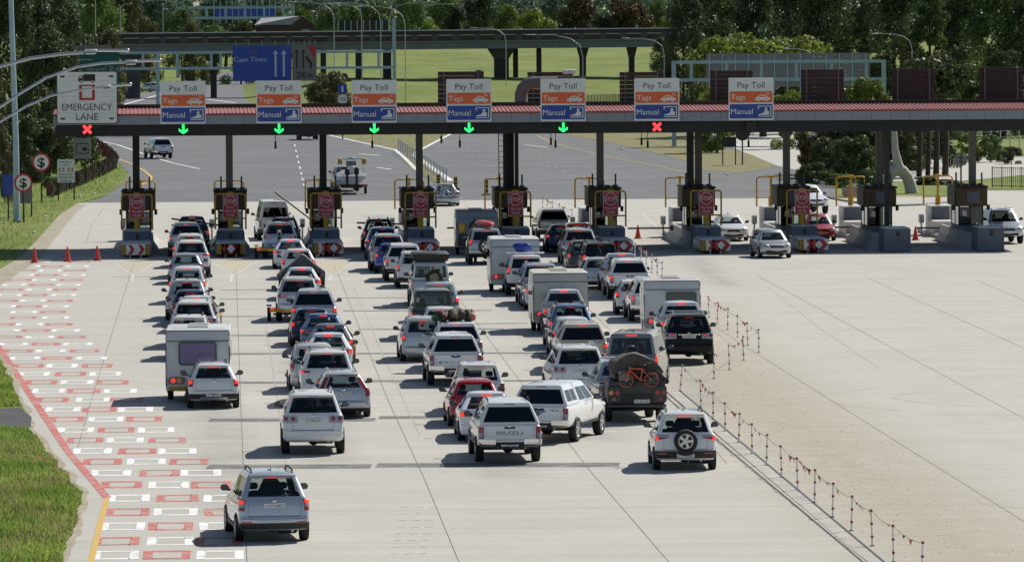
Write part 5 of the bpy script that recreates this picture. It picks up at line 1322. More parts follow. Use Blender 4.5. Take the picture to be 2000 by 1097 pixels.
arm_lamp([(-60, 280), (-35, 236), (0, 209), (40, 182), (90, 152), (150, 131), (200, 124), (244, 122)], ((244, 121), (268, 119.5)), (312, 118), 222.0, .085, 'middle curved street lamp arm crossing the emergency lane sign'); arm_lamp([(-50, 300), (-30, 262), (0, 238), (50, 208), (100, 187), (150, 177), (200, 171)], ((200, 170), (217, 168)), (254, 165), 230.0, .075, 'lowest curved street lamp arm across the emergency lane sign')
# ------------------------------------------------------------------ overpass and bank behind
YO = 700.0 * KD
br = empty('overpass', (gy(760, 90, YO).x, YO, 0)); bo = Vector(br.location); tag(br, 'long grey concrete overpass with rusty railing crossing behind the plaza', 'bridge')
XA, XB = gy(195, 90, YO).x, gy(1420, 90, YO).x
def slope(px, y0, y1): return lambda X: y0 + (y1 - y0) * (X - XA) / (XB - XA)
def band(mb, zA, zB, hA, y0, y1, m):
    """long member whose underside runs from zA at the left end to zB at the right"""
    p = [(XA - bo.x, y0, zA), (XA - bo.x, y1, zA), (XA - bo.x, y1, zA + hA), (XA - bo.x, y0, zA + hA)]; q = [(XB - bo.x, a[1], a[2] - zA + zB) for a in p]
    mb.add(p + q, [(0, 1, 2, 3), (7, 6, 5, 4), (0, 4, 5, 1), (1, 5, 6, 2), (2, 6, 7, 3), (3, 7, 4, 0)], m)
def zz(px, py): return gy(px, py, YO).z
zl, zr_ = zz(210, 103), zz(1300, 92)
dz = (zr_ - zl) * (XB - XA) / (gy(1300, 90, YO).x - gy(210, 90, YO).x); zA, zB = zl, zl + dz
mb = MB(); band(mb, zA, zB, 1.05, -.1, 6.6, 'girder'); band(mb, zA + 1.05, zB + 1.05, .12, -.5, 7.0, 'concrete_grey'); mb.build('girder', br, smooth=False)
mb = MB(); band(mb, zA + 1.17, zB + 1.17, .62, -.45, -.25, 'rust'); band(mb, zA + 1.17, zB + 1.17, 1.55, 6.7, 6.9, 'brown_dark')
n = 30
for i in range(n + 1):
    X = XA + (XB - XA) * i / n - bo.x; z = zA + (zB - zA) * i / n + 1.17; mb.box((X, -.35, z + .45), (.9, .3, .95), 'parapet')
mb.build('parapet', br, smooth=False)
mb = MB(); band(mb, zA + 1.95, zB + 1.95, .10, -.42, -.3, 'pale_rail'); band(mb, zA + 2.62, zB + 2.62, .14, 6.5, 6.66, 'pale_rail'); mb.build('guard_rail', br, smooth=False)
for px, w, cap in ((256, 2.5, 1), (417, .9, 0), (545, .9, 0), (632, .8, 0), (702, 1.0, 0), (757, 1.2, 0), (981, 2.1, 1), (1010, .7, 0), (1142, .9, 1), (1238, .8, 1), (1056, .7, 0)):
    X = gy(px, 120, YO).x - bo.x; yo = 3.0 if px < 1000 else 5.0; mb = MB(); zt = zA + (zB - zA) * (X + bo.x - XA) / (XB - XA); mb.box((X, yo, zt / 2 - 1), (w, 1.6, zt + 2), 'column_dark' if w < 2.2 else 'parapet', bev=.15)
    if cap: mb.prism([(X - w * .5, yo - .9, zt - 1.5), (X + w * .5, yo - .9, zt - 1.5), (X + w * .95, yo - .9, zt - .02), (X - w * .95, yo - .9, zt - .02)], (0, 1.8, 0), 'parapet')
    mb.build('pier', br, smooth=False)
# grassy bank below it
nx, ny = 46, 16; vv, fs = [], []; BX0, BX1 = gy(560, 190, 690 * KD).x, gy(1480, 190, 690 * KD).x
for j in range(ny + 1):
    for i in range(nx + 1):
        t = j / ny; X = BX0 - 6 + (BX1 + 40 - BX0 + 6) * i / nx; y = (640 + 160 * t) * KD; e = min(1, max(0, (X - BX0 + 6) / 14)); k = max(0, t - .10) / .9
        z = (6.9 * (k ** .85)) * e * e * (3 - 2 * e) + .12 * math.sin(X * .4 + j) * e; vv.append((X, y, z - .025))
for j in range(ny):
    for i in range(nx): a = j * (nx + 1) + i; fs.append((a, a + 1, a + nx + 2, a + nx + 1))
ground_mat('bank_grass', [(.38, (.08, .12, .015)), (.47, (.125, .175, .025)), (.55, (.17, .20, .04)), (.64, (.24, .22, .08))], .09, .8); mb = MB(); mb.add(vv, fs, 'bank_grass'); struct(mb.build('grassy_bank'))
def lamp_thin(px, ytop, ybase, reach, label, Y=None, drop=4, group='slender street lamps behind the plaza'):
    """slender post with one swept arm, reach in pixels (negative to the left)"""
    Y = Y * KD if Y else g(px, ybase).y; T = gy(px, ytop, Y); s = F_PX / Y; o = empty('street_lamp', (T.x, Y, 0)); r = reach / s; d = abs(r); mb = MB(); h = T.z
    mb.tube([(0, 0, 0), (0, 0, h * .5), (0, 0, h - d * .45), (r * .06, 0, h - d * .22), (r * .25, 0, h - d * .08), (r * .6, 0, h - .02), (r, 0, h)], max(.05, .9 / s), 'steel', 8, max(.035, .65 / s)); mb.build('post', o); mb = MB(); mb.box((r * 1.08, 0, h + .02), (d * .2, .25, max(.12, 1.6 / s)), 'steel', bev=.04); mb.build('lamp_head', o); tag(o, label, 'street lamp', group)
lamp_thin(988, 55, 192, -58, 'slender street lamp beside the large overpass pier'); lamp_thin(1138, 68, 160, -95, 'slender street lamp on the grassy bank below the overpass', Y=640); lamp_thin(1297, 75, 190, -70, 'slender street lamp beside the dark tree at the overpass end', Y=600)
lamp_thin(1781, 66, 200, -68, 'slender street lamp before the dark trees at right', Y=480); lamp_thin(791, 12, 200, -85, 'street lamp arching left just right of the gantry mast', Y=600); lamp_thin(652, 4, 200, -75, 'street lamp arching left above the merge sign', Y=640); lamp_thin(706, 8, 200, -60, 'street lamp arching left over the distant billboard back', Y=660); lamp_thin(743, 6, 200, -80, 'street lamp arching left behind the gantry mast', Y=620); lamp_thin(1588, 95, 200, -50, 'faint street lamp against the bright green tree', Y=470)
lamp_thin(186, -10, 120, -30, 'thin lamp post between the left tree crowns', Y=760); lamp_thin(235, 8, 120, 20, 'thin lamp post before the brownish tree', Y=800); lamp_thin(318, 4, 120, 24, 'thin lamp post left of the distant gantry', Y=820)
lamp_thin(760, 5, 80, 75, 'distant street lamp arm reaching right over the leafy tree', Y=820); lamp_thin(800, 9, 80, 72, 'distant street lamp arm lower right over the leafy tree', Y=840)
# building, billboard back, road furniture beyond
Yh = 860.0 * KD; A, B = gy(500, 68, Yh), gy(615, 68, Yh); s = F_PX / Yh; o = empty('brick_building', ((A.x + B.x) / 2, Yh, 0)); mat('dark_brick', (.07, .045, .04), .85, 0, .2, .5); mat('grey_roof', (.33, .32, .31), .7, 0, .12, .5)
zr1, zr0 = gy(560, 33, Yh).z, gy(560, 49, Yh).z; mb = MB(); w = 115 / s; mb.box((0, 6, zr0 / 2), (w, 14, zr0), 'dark_brick'); x0, x1, xm = w * .08, w * .5, w * .28
mb.prism([(x0, -1.01, zr0 - .01), (x1, -1.01, zr0 - .01), (xm, -1.01, zr1)], (0, 13, 0), 'dark_brick'); mb.build('wall', o, smooth=False); mb = MB(); mb.prism([(-w * .52, -1.4, zr0), (x0 + .3, -1.4, zr0), (xm - .4, -.9, zr1 + .05), (-w * .40, 8, zr1 - .3)], (0, .2, .06), 'grey_roof')
mb.prism([(x1 + .4, -1.5, zr0 - .1), (x1 + .4, 12, zr0 - .1), (xm, 12, zr1 + .06), (xm, -1.5, zr1 + .06)], (0, 0, .12), 'grey_roof'); mb.build('roof', o, smooth=False); mb = MB(); mb.box((x1 - 1.6, -1.03, zr0 - 1.0), (1.4, .05, .35), 'sign_grey'); mb.build('wall_sign', o, smooth=False); tag(o, 'dark brick building with a gabled grey roof beyond the overpass', 'building')
Yb = 800.0 * KD; c = gy(710, 51, Yb); s = F_PX / Yb; o = empty('billboard', (c.x, Yb, c.z)); w, h = 98 / s, 22 / s; mb = MB(); mb.box((0, 0, 0), (w, .2, h), 'column_dark'); mb.build('panel', o, smooth=False); mb = MB()
for i in range(9): mb.box((-w / 2 + w * i / 8, -.25, -.5), (.14, .2, h + 1.0), 'steel')
build_each(mb, 'upright', o, False); tag(o, 'dark ribbed billboard back above the overpass railing', 'billboard')
c = gy(478, 26, 902.0 * KD); o = empty('distant_sign', (c.x, 902.0 * KD, c.z)); mb = MB(); w = 120 / (9500 / 902); mb.box((0, 0, 0), (w, .2, 2.4), 'navy_blue'); mb.build('sign_board', o, smooth=False); mb = MB()
for i in range(11): mb.box((-w / 2 + w * i / 10, -.3, .2), (.14, .15, 4.2), 'gantry_blue')
build_each(mb, 'upright', o, False); tag(o, 'bluish sign panel on the distant gantry', 'sign')
o = empty('warning_sign', g(826, 168)); mb = MB(); s = F_PX / o.location.y; mb.cyl((0, .05, 0), (0, .05, 1.6), .09, 'brown_dark'); mb.build('post', o); mb = MB(); mb.prism([(-.78, 0, 1.5), (.78, 0, 1.5), (0, 0, 3.1)], (0, -.06, 0), 'column_dark'); mb.build('sign_board', o, smooth=False); tag(o, 'dark triangular warning sign back on the grassy bank', 'road sign')
def round_back(px, py, r, base, Y, label, m='column_dark', n=22):
    P = gy(px, py, Y); s = F_PX / Y; o = empty('round_sign', (P.x, Y, 0)); mb = MB(); mb.cyl((0, .05, 0), (0, .05, P.z), .06, 'brown_dark', n=8); mb.build('post', o); mb = MB(); mb.cyl((0, 0, P.z), (0, -.04, P.z), r / s, m, n=n); mb.build('sign_board', o, smooth=False); tag(o, label, 'road sign'); return o
round_back(935, 146, 9, 0, 520.0 * KD, 'dark round sign back beside the fourth Pay Toll sign'); round_back(672, 151, 8, 0, 540.0 * KD, 'dark round sign back above the autumn shrub'); round_back(1450, 261, 14, 322, g(1450, 322).y, 'dark round sign back on the grass island', 'column_dark')
P = round_back(1877, 312, 13.5, 0, g(1877, 372).y, 'pale octagonal stop sign back with cross braces at right', 'sheet_grey', 8); mb = MB(); z = gy(1877, 312, P.location.y).z; mb.box((0, -.06, z), (.06, .04, .8), 'dark_steel'); mb.box((0, -.055, z + .14), (.6, .04, .05), 'dark_steel'); mb.box((0, -.055, z - .14), (.6, .04, .05), 'dark_steel'); mb.build('brace', P, smooth=False)
o = round_back(669, 194, 9.5, 0, 480.0 * KD, 'round 120 speed limit sign below a small blue sign', 'sign_white', 24); z = gy(669, 194, 480.0 * KD).z; mb = MB(); mb.text('120', (0, -.05, z), .36, 'ink', width=.70); mb.build('lettering', o, smooth=False); mb = MB(); z = gy(669, 174, 480 * KD).z; mb.box((0, -.03, z), (.85, .05, .95), 'sign_blue'); mb.box((0, -.06, z), (.16, .01, .6), 'sign_white'); mb.build('lane_board', o, smooth=False)
board_sign(1424, 277, 28, 20, 322, 'column_dark', 'blank dark board on two legs on the grass island')
def lane_post(px, top, base, label):
    o = empty('delineator', g(px, base)); s = F_PX / o.location.y; h = (base - top) / s; mb = MB(); mb.box((0, 0, h / 2), (.26, .06, h), 'yellow_paint', bev=.01)
    for k in range(3): mb.box((0, -.034, h * (.25 + .28 * k)), (.25, .004, h * .12), 'ink')
    mb.build('board', o, smooth=False); mb = MB(); mb.box((0, 0, .06), (.6, .4, .12), 'kerb', bev=.03); mb.build('foot', o, smooth=False); tag(o, label, 'delineator', 'black and yellow delineators')
lane_post(856, 340, 362, 'left delineator board at the tip of the median fence'); lane_post(890, 345, 372, 'yellow and black delineator behind the silver saloon'); lane_post(950, 349, 381, 'lone delineator board in the far carriageway')
# wire fence of the median, fence at right
def wire_fence(pts, h, label, n, name='wire_fence', m='steel', mesh=True):
    A, B = g(*pts[0]), g(*pts[1]); o = empty(name, A); d = B - A; mp, mw_ = MB(), MB()
    for i in range(n + 1): p = d * (i / n); mp.cyl((p.x, p.y, 0), (p.x, p.y, h), .04, m, n=6)
    build_each(mp, 'post', o)
    k = n * 4 if mesh else n * 5
    for i in range(k + 1): p = d * (i / k); mw_.cyl((p.x, p.y, .05), (p.x, p.y, h - .05), .010 if mesh else .022, m, n=4, caps=False)
    for z in ((.1, .45, .8, h - .05) if mesh else (.12, h - .08)): mw_.cyl((0, 0, z), (d.x, d.y, z), .012 if mesh else .03, m, n=4)
    mw_.build('wires', o, smooth=False); tag(o, label, 'fence')
wire_fence(((778, 296), (872, 360)), 1.15, 'low wire fence along the narrow median beyond the plaza', 18); wire_fence(((1938, 366), (2090, 370)), 1.5, 'black picket railing at the right edge beyond the booths', 8, 'railing', 'dark_steel', False); wire_fence(((1120, 204), (1260, 199)), 1.2, 'dark picket fence below the grassy bank', 24, 'picket_fence', 'brown_dark', False); wire_fence(((950, 191), (1010, 189)), 1.2, 'short dark fence by the big overpass pier', 12, 'picket_fence', 'brown_dark', False)
o = empty('security_fence', g(1840, 318)); d = g(2080, 300) - g(1840, 318); mb = MB()
for i in range(14): p = d * (i / 13); mb.tube([(p.x, p.y, 0), (p.x, p.y, 2.4), (p.x + .25, p.y, 2.75), (p.x + .7, p.y, 2.95)], .05, 'steel', 6)
build_each(mb, 'post', o); mb = MB()
for z in (.3, .8, 1.3, 1.8, 2.3): mb.cyl((0, 0, z), (d.x, d.y, z), .012, 'steel', n=4)
mb.build('wires', o); tag(o, 'tall wire fence with bent post tops beyond the side road', 'fence')
# stone arch
o = empty('stone_sculpture', g(1765, 377)); mat('stone', (.40, .37, .33), .85, 0, .18, 1.2, bump=.3); mb = MB(); s = F_PX / o.location.y
def w2(px, py): P = gy(px, py, o.location.y); return Vector((P.x - o.location.x, 0, P.z))
def ringp(c, r, ry, n=14): return [(c.x + r * math.cos(2 * math.pi * i / n), ry * math.sin(2 * math.pi * i / n), c.z) for i in range(n)]
sec = [(1778, 377, 13, 13), (1776, 358, 12, 12), (1771, 345, 11, 12), (1763, 335, 11, 13), (1755, 331, 10.5, 13)]
P = [w2(a, b) for a, b, _, _ in sec]
def fat(path, radii):
    vv, fs = [], []; n = 16
    for i, p in enumerate(path):
        t = (path[min(i + 1, len(path) - 1)] - path[max(0, i - 1)]).normalized(); u = Vector((0, 1, 0)); w = t.cross(u).normalized()
        vv += [p + (w * math.cos(2 * math.pi * j / n) + u * math.sin(2 * math.pi * j / n)) * radii[i] for j in range(n)]
    for i in range(len(path) - 1): fs += [(i * n + j, i * n + (j + 1) % n, (i + 1) * n + (j + 1) % n, (i + 1) * n + j) for j in range(n)]
    fs += [tuple(range(n - 1, -1, -1)), tuple(range((len(path) - 1) * n, len(path) * n))]
    mb.add(vv, fs, 'stone')
fat([w2(*p) for p in ((1781, 378), (1778, 362), (1772, 346), (1763, 335), (1752, 331), (1742, 336), (1735, 348), (1732, 365), (1731, 378))], [13 / s, 12 / s, 11.5 / s, 12 / s, 13 / s, 12 / s, 10.5 / s, 10 / s, 11 / s])
fat([w2(*p) for p in ((1757, 336), (1753, 318), (1748, 292), (1746, 250), (1745, 215), (1745, 190))], [13 / s, 9.5 / s, 7 / s, 5.5 / s, 4 / s, 1.8 / s]); mb.build('arch', o, ang=60); tag(o, 'pale stone arch sculpture with a tall tapering spire on the lawn', 'sculpture')
o = empty('boulder', g(1662, 386)); mb = MB(); mb.ball((0, 0, .42), (.66, .5, .55), 'bark_mulch', 7, 5); mb.v = [(a * random.uniform(.75, 1.2), b * random.uniform(.75, 1.2), c * random.uniform(.85, 1.1)) for a, b, c in mb.v]; mb.build('stone', smooth=False); tag(o, 'dark boulder on the lawn edge left of the stone arch', 'boulder')
bpy.data.objects['stone'].parent = o
mat('litter', (.7, .7, .68), .7, 0, .1)
for k, (px, py) in enumerate(((155, 385), (183, 380), (88, 425), (1420, 342), (1215, 293), (66, 456))):
    mb = MB(); mb.ball((0, 0, .07), (.14, .11, .08), 'litter', 7, 5); p = mb.build('litter', loc=g(px, py)); tag(p, 'scrap of white litter lying on the road verge', 'litter', 'scraps of litter')
# ------------------------------------------------------------------ the queues
Q = 'vehicles queueing for the toll gate'
V = vehicle
# queue at the left
V('bakkie_open', 'pickup', 375, 424.6, 'navy', 'dark blue open pickup stopped at the leftmost boom', 'pickup', 0, True, Q)
V('bakkie_plain', 'pickup', 364, 437.5, 'silver', 'silver pickup with dark tinted canopy, second in the left queue', 'pickup', 1, True, Q)
V('crossover', 'estate_car', 371, 459, 'white', 'white car third in the left queue, mostly hidden by the next', 'car', 0, True, Q)
V('suv_new', 'suv', 373, 472, 'white', 'white SUV with thin slanted tail lights, fourth in the left queue', 'SUV', 0, True, Q)
V('hatch', 'hatchback', 363, 496.6, 'bluesilver', 'silver blue hatchback in the left queue with unlit brake lights', 'car', 0, False, Q)
V('mpv', 'people_carrier', 366, 523, 'white', 'white car with pale grey rear window, sixth in the left queue', 'car', -2, True, Q)
V('crossover', 'estate_car', 365, 548.6, 'bluesilver', 'silver blue car with roof rails, seventh in the left queue', 'car', 0, True, Q)
V('hatch', 'hatchback', 373, 569, 'navy', 'dark blue hatchback squeezed mid left queue', 'car', 1, True, Q)
o = V('sedan', 'saloon_car', 383, 580, 'white', 'white car with a yellow side stripe in the left queue', 'car', -3, True, Q)
q = MB(); q.box((.893, -.3, .62), (.012, 3.0, .14), 'yellow_paint'); q.build('side_stripe', o, smooth=False)
V('suv', 'suv', 378, 590, 'white', 'white SUV with dark rear window, tenth in the left queue', 'SUV', -2, True, Q)
V('mini_suv', 'suv', 369, 619, 'white', 'white SUV directly ahead of the white caravan', 'SUV', -1, False, Q)
V('cross_hatch', 'hatchback', 416, 712, 'white', 'white hatchback with black bumper overlapping the caravan in the left queue', 'car', 1.5, True, Q, plate='CF 153-871')
# second queue
V('bus', 'minibus', 537, 394, 'offwhite', 'tall white silver minibus at the raised boom', 'minibus', 3, False, Q)
V('crossover', 'suv', 555, 427, 'blue', 'dark blue SUV just ahead of the car with the motorbike', 'SUV', 0, True, Q)
V('suv', 'suv', 547, 437, 'bluesilver', 'blue silver SUV towing a motorbike trailer', 'SUV', 0, True, Q)
V('sedan', 'saloon_car', 567, 469, 'white', 'white saloon behind the motorbike trailer', 'car', 0, True, Q)
V('hatch', 'hatchback', 583, 488, 'white', 'white hatchback just ahead of the tarp covered trailer', 'car', 0, True, Q)
V('sedan', 'saloon_car', 588, 524, 'white', 'white saloon directly behind the tarp covered trailer', 'car', 0, True, Q)
V('suv', 'suv', 583, 545, 'lightsilver', 'pale silver SUV towing a small motorbike trailer behind the tarp trailer', 'SUV', 0, True, Q)
V('bakkie_plain', 'pickup', 613, 569, 'silver', 'silver pickup with wide canopy window in the second queue', 'pickup', -1, True, Q)
V('hatch', 'hatchback', 609, 605, 'navy', 'dark blue hatchback behind the silver canopy pickup', 'car', 1, True, Q)
V('sedan', 'saloon_car', 631, 615, 'steelblue', 'blue grey saloon in the second queue', 'car', -1, True, Q)
V('sedan', 'saloon_car', 645, 635, 'grey', 'grey saloon between the blue saloon and white saloon', 'car', -2, True, Q)
V('sedan', 'saloon_car', 641, 652.6, 'white', 'white saloon behind the grey saloon in the second queue', 'car', -1, True, Q)
V('mpv', 'people_carrier', 613, 675, 'lightsilver', 'pale silver people carrier left of the white SUV', 'car', 1, False, Q)
V('suv_new', 'suv', 639, 687, 'white', 'white SUV with thin lit tail lights behind the silver wagon', 'SUV', 0, True, Q)
V('wagon', 'estate_car', 669, 729, 'lightsilver', 'silver estate car with tall red tail lights in the pillars', 'car', 2, False, Q, plate='CY 371-694')
V('suv', 'suv', 611, 770, 'white', 'large white SUV with clear and red tail lights at the end of the second queue', 'SUV', 0, False, Q, plate='CY 250-657')
V('crossover', 'suv', 532, 926, 'bluesilver', 'silver blue crossover nearest the viewer with three seats silhouetted', 'SUV', 5, True, Q, plate='CAW 66854')
# third queue
V('crossover', 'suv', 740, 430, 'navy', 'dark navy SUV at the lowered boom of the third queue', 'SUV', 0, True, Q)
V('crossover', 'suv', 748, 446, 'blue', 'blue SUV second in the third queue', 'SUV', 0, True, Q)
V('suv', 'suv', 758, 460, 'silver', 'silver SUV with glowing brake lights, third in the third queue', 'SUV', 0, True, Q)
V('hatch', 'hatchback', 765, 477, 'brightblue', 'bright blue hatchback in the third queue', 'car', 0, True, Q)
V('bakkie_plain', 'pickup', 789, 479, 'white', 'white canopied pickup just behind the bright blue hatchback', 'pickup', 0, True, Q)
V('crossover', 'suv', 811, 493, 'white', 'white SUV just ahead of the car with the black roof box', 'SUV', 0, True, Q)
RACK = V('offroad', 'off_roader', 841, 513, 'silver', 'silver off roader with black roof rack box and split rear window', 'off-roader', 0, True, Q)
V('mpv', 'people_carrier', 858, 554, 'bluesilver', 'silver blue hatchback right of the dark grey off roader', 'car', -2, True, Q)
V('offroad', 'off_roader', 846, 569, 'darkgrey', 'dark grey boxy off roader with a white roof edge', 'off-roader', 0, True, Q)
V('hatch', 'hatchback', 861, 602, 'white', 'white hatchback behind the dark grey off roader', 'car', 0, True, Q)
V('mpv', 'hatchback', 827, 622, 'lightsilver', 'silver hatchback left of the pickup loaded with bags', 'car', 1, True, Q, plate='CJ 1377')
BAGS = V('bakkie_canopy', 'pickup', 893, 632, 'white', 'white canopied pickup with camouflage bags on its roof', 'pickup', -1, True, Q)
RANGER = V('bakkie_canopy', 'pickup', 889, 656, 'white', 'white canopied pickup with dark lettering across the tailgate', 'pickup', 1, False, Q)
V('mpv', 'people_carrier', 936, 712, 'white', 'white high roofed car behind the lettered pickup', 'car', 0, False, Q)
V('hatch', 'hatchback', 928, 744, 'red', 'red hatchback at the end of the third queue', 'car', 1, False, Q)
V('sedan', 'saloon_car', 950, 768, 'white', 'white saloon behind the red hatchback', 'car', 0, True, Q)
ISUZU = V('bakkie_canopy_rack', 'pickup', 994, 787, 'white', 'white canopied pickup with wide maker lettering, nearest of the third queue', 'pickup', 1, False, Q, plate='CF 255-293')
HILUX = V('bakkie_canopy', 'pickup', 1057, 753, 'white', 'white canopied pickup turning right across the queues', 'pickup', -17, False, Q, plate='CA 359-808')
# fourth queue
KAYAK = V('spare_suv', 'off_roader', 949, 448, 'silver', 'silver off roader with a red kayak on its roof', 'off-roader', 0, True, Q)
BLUEBAG = V('spare_suv', 'off_roader', 1027, 500, 'offwhite', 'white off roader with rear spare wheel and blue roof bag', 'off-roader', 0, True, Q)
V('suv', 'suv', 1055, 517, 'bluesilver', 'silver blue SUV with black roof rack beside the cream caravan', 'SUV', 0, True, Q)
V('sedan', 'saloon_car', 1062, 540, 'bluesilver', 'silver blue saloon half hidden left of the cream caravan', 'car', 0, True, Q)
V('bakkie_open', 'pickup', 1101, 567, 'white', 'white double cab pickup behind the cream caravan', 'pickup', 0, True, Q)
V('crossover', 'suv', 1115, 597, 'steelblue', 'blue SUV behind the white double cab pickup', 'SUV', 0, True, Q)
V('hatch', 'hatchback', 1119, 622, 'white', 'white hatchback peeping left of the beige canopy', 'car', 0, True, Q)
V('bakkie_plain', 'pickup', 1137, 634, 'beige', 'beige pickup with fully beige closed canopy door', 'pickup', -1, True, Q)
V('suv', 'suv', 1131, 679, 'white', 'white SUV beside the grey van in the fourth queue', 'SUV', 2, False, Q, plate='CA 294-603')
# fifth queue
V('bakkie_plain', 'pickup', 1081, 410, 'silver', 'silver canopied pickup leaving the booth in the fifth lane', 'pickup', 1, False, Q)
V('hatch', 'hatchback', 1097, 441, 'navy', 'dark navy hatchback left of the red car', 'car', 0, True, Q)
V('mpv', 'people_carrier', 1129, 438, 'red', 'red high roofed car under the sixth stop sign', 'car', 0, True, Q)
V('suv', 'suv', 1132, 449, 'silver', 'silver SUV just behind the red car', 'SUV', 0, True, Q)
V('crossover', 'suv', 1143, 472, 'darkgrey', 'dark grey SUV behind the silver SUV', 'SUV', 0, True, Q)
V('spare_suv', 'off_roader', 1173, 477, 'black', 'black off roader in front of the sixth island', 'off-roader', 0, True, Q)
V('hatch', 'hatchback', 1169, 505, 'lightsilver', 'silver hatchback behind the black off roader', 'car', 0, False, Q)
V('bakkie_open', 'pickup', 1214, 497, 'lightsilver', 'pale silver open pickup ahead of the white canopied pickup', 'pickup', 0, True, Q)
V('bakkie_plain', 'pickup', 1229, 509, 'white', 'white canopied pickup with red oval badge on the tailgate', 'pickup', 0, True, Q)
V('hatch', 'hatchback', 1240, 549, 'white', 'white hatchback left of the small white caravan', 'car', -2, True, Q)
V('bakkie_canopy', 'pickup', 1274, 547, 'white', 'white canopied pickup towing the small white caravan', 'pickup', 0, True, Q)
V('bakkie_open', 'pickup', 1331, 591, 'white', 'white open double cab pickup behind the small white caravan', 'pickup', 0, True, Q)
PATH = V('suv', 'suv', 1345, 617, 'black', 'black SUV with chrome tailgate bar beside the bent flag line', 'SUV', -2, True, Q, plate='CA 989-902')
VAN = V('van', 'van', 1233, 653, 'grey', 'grey passenger van turned slightly right in the fifth queue', 'van', -9, True, Q)
TOW = V('bakkie_open', 'pickup', 1214, 706, 'bluesilver', 'blue silver pickup towing the dark off road trailer', 'pickup', 2, False, Q)
V('mini_suv', 'suv', 1337, 807, 'white', 'white small SUV with rear mounted spare wheel at the end', 'SUV', -1, True, Q, plate='CY 45683')
# coming the other way, and beyond the gate
V('sedan', 'saloon_car', 1424, 420, 'white', 'white saloon facing the viewer beside the seventh island', 'car', 2, False, None, True)
V('hatch', 'hatchback', 1506, 449, 'silver', 'silver car facing the viewer beside the eighth island', 'car', 4, False, None, True)
V('hatch', 'hatchback', 1597, 419, 'red', 'red hatchback facing the viewer behind the eighth stop sign', 'car', 2, False, None, True)
V('bakkie_open', 'pickup', 1578, 362, 'white', 'white pickup facing the viewer, partly hidden by the eighth booth', 'pickup', 8, False, None, True)
V('suv', 'suv', 1957, 411, 'bluesilver', 'silver blue SUV facing the viewer at the right edge', 'SUV', 3, False, None, True)
FAR = V('bakkie_canopy', 'pickup', 317, 271, 'white', 'white canopied pickup driving off on the far left road', 'pickup', 10, False)
BOATER = V('suv', 'suv', 676, 325, 'bluesilver', 'silver blue SUV towing a white motor boat away', 'SUV', 2, False)
BIKER = V('sedan', 'saloon_car', 869, 360, 'silver', 'silver saloon carrying bicycles beyond the plaza', 'car', 2, False)
V('hatch', 'hatchback', 302, 162, 'bluesilver', 'pale blue car on the distant road behind the gantry post', 'car', 30, False)
V('suv', 'suv', 603, 238, 'darkgrey', 'dark SUV hidden above the axles by the canopy edge', 'SUV', 4, False)
V('hatch', 'hatchback', 1908, 119, 'white', 'white car parked between trees at far right', 'car', 60, False)
V('hatch', 'hatchback', 1921, 131, 'silver', 'silver car parked just below the far right white car', 'car', 60, False)

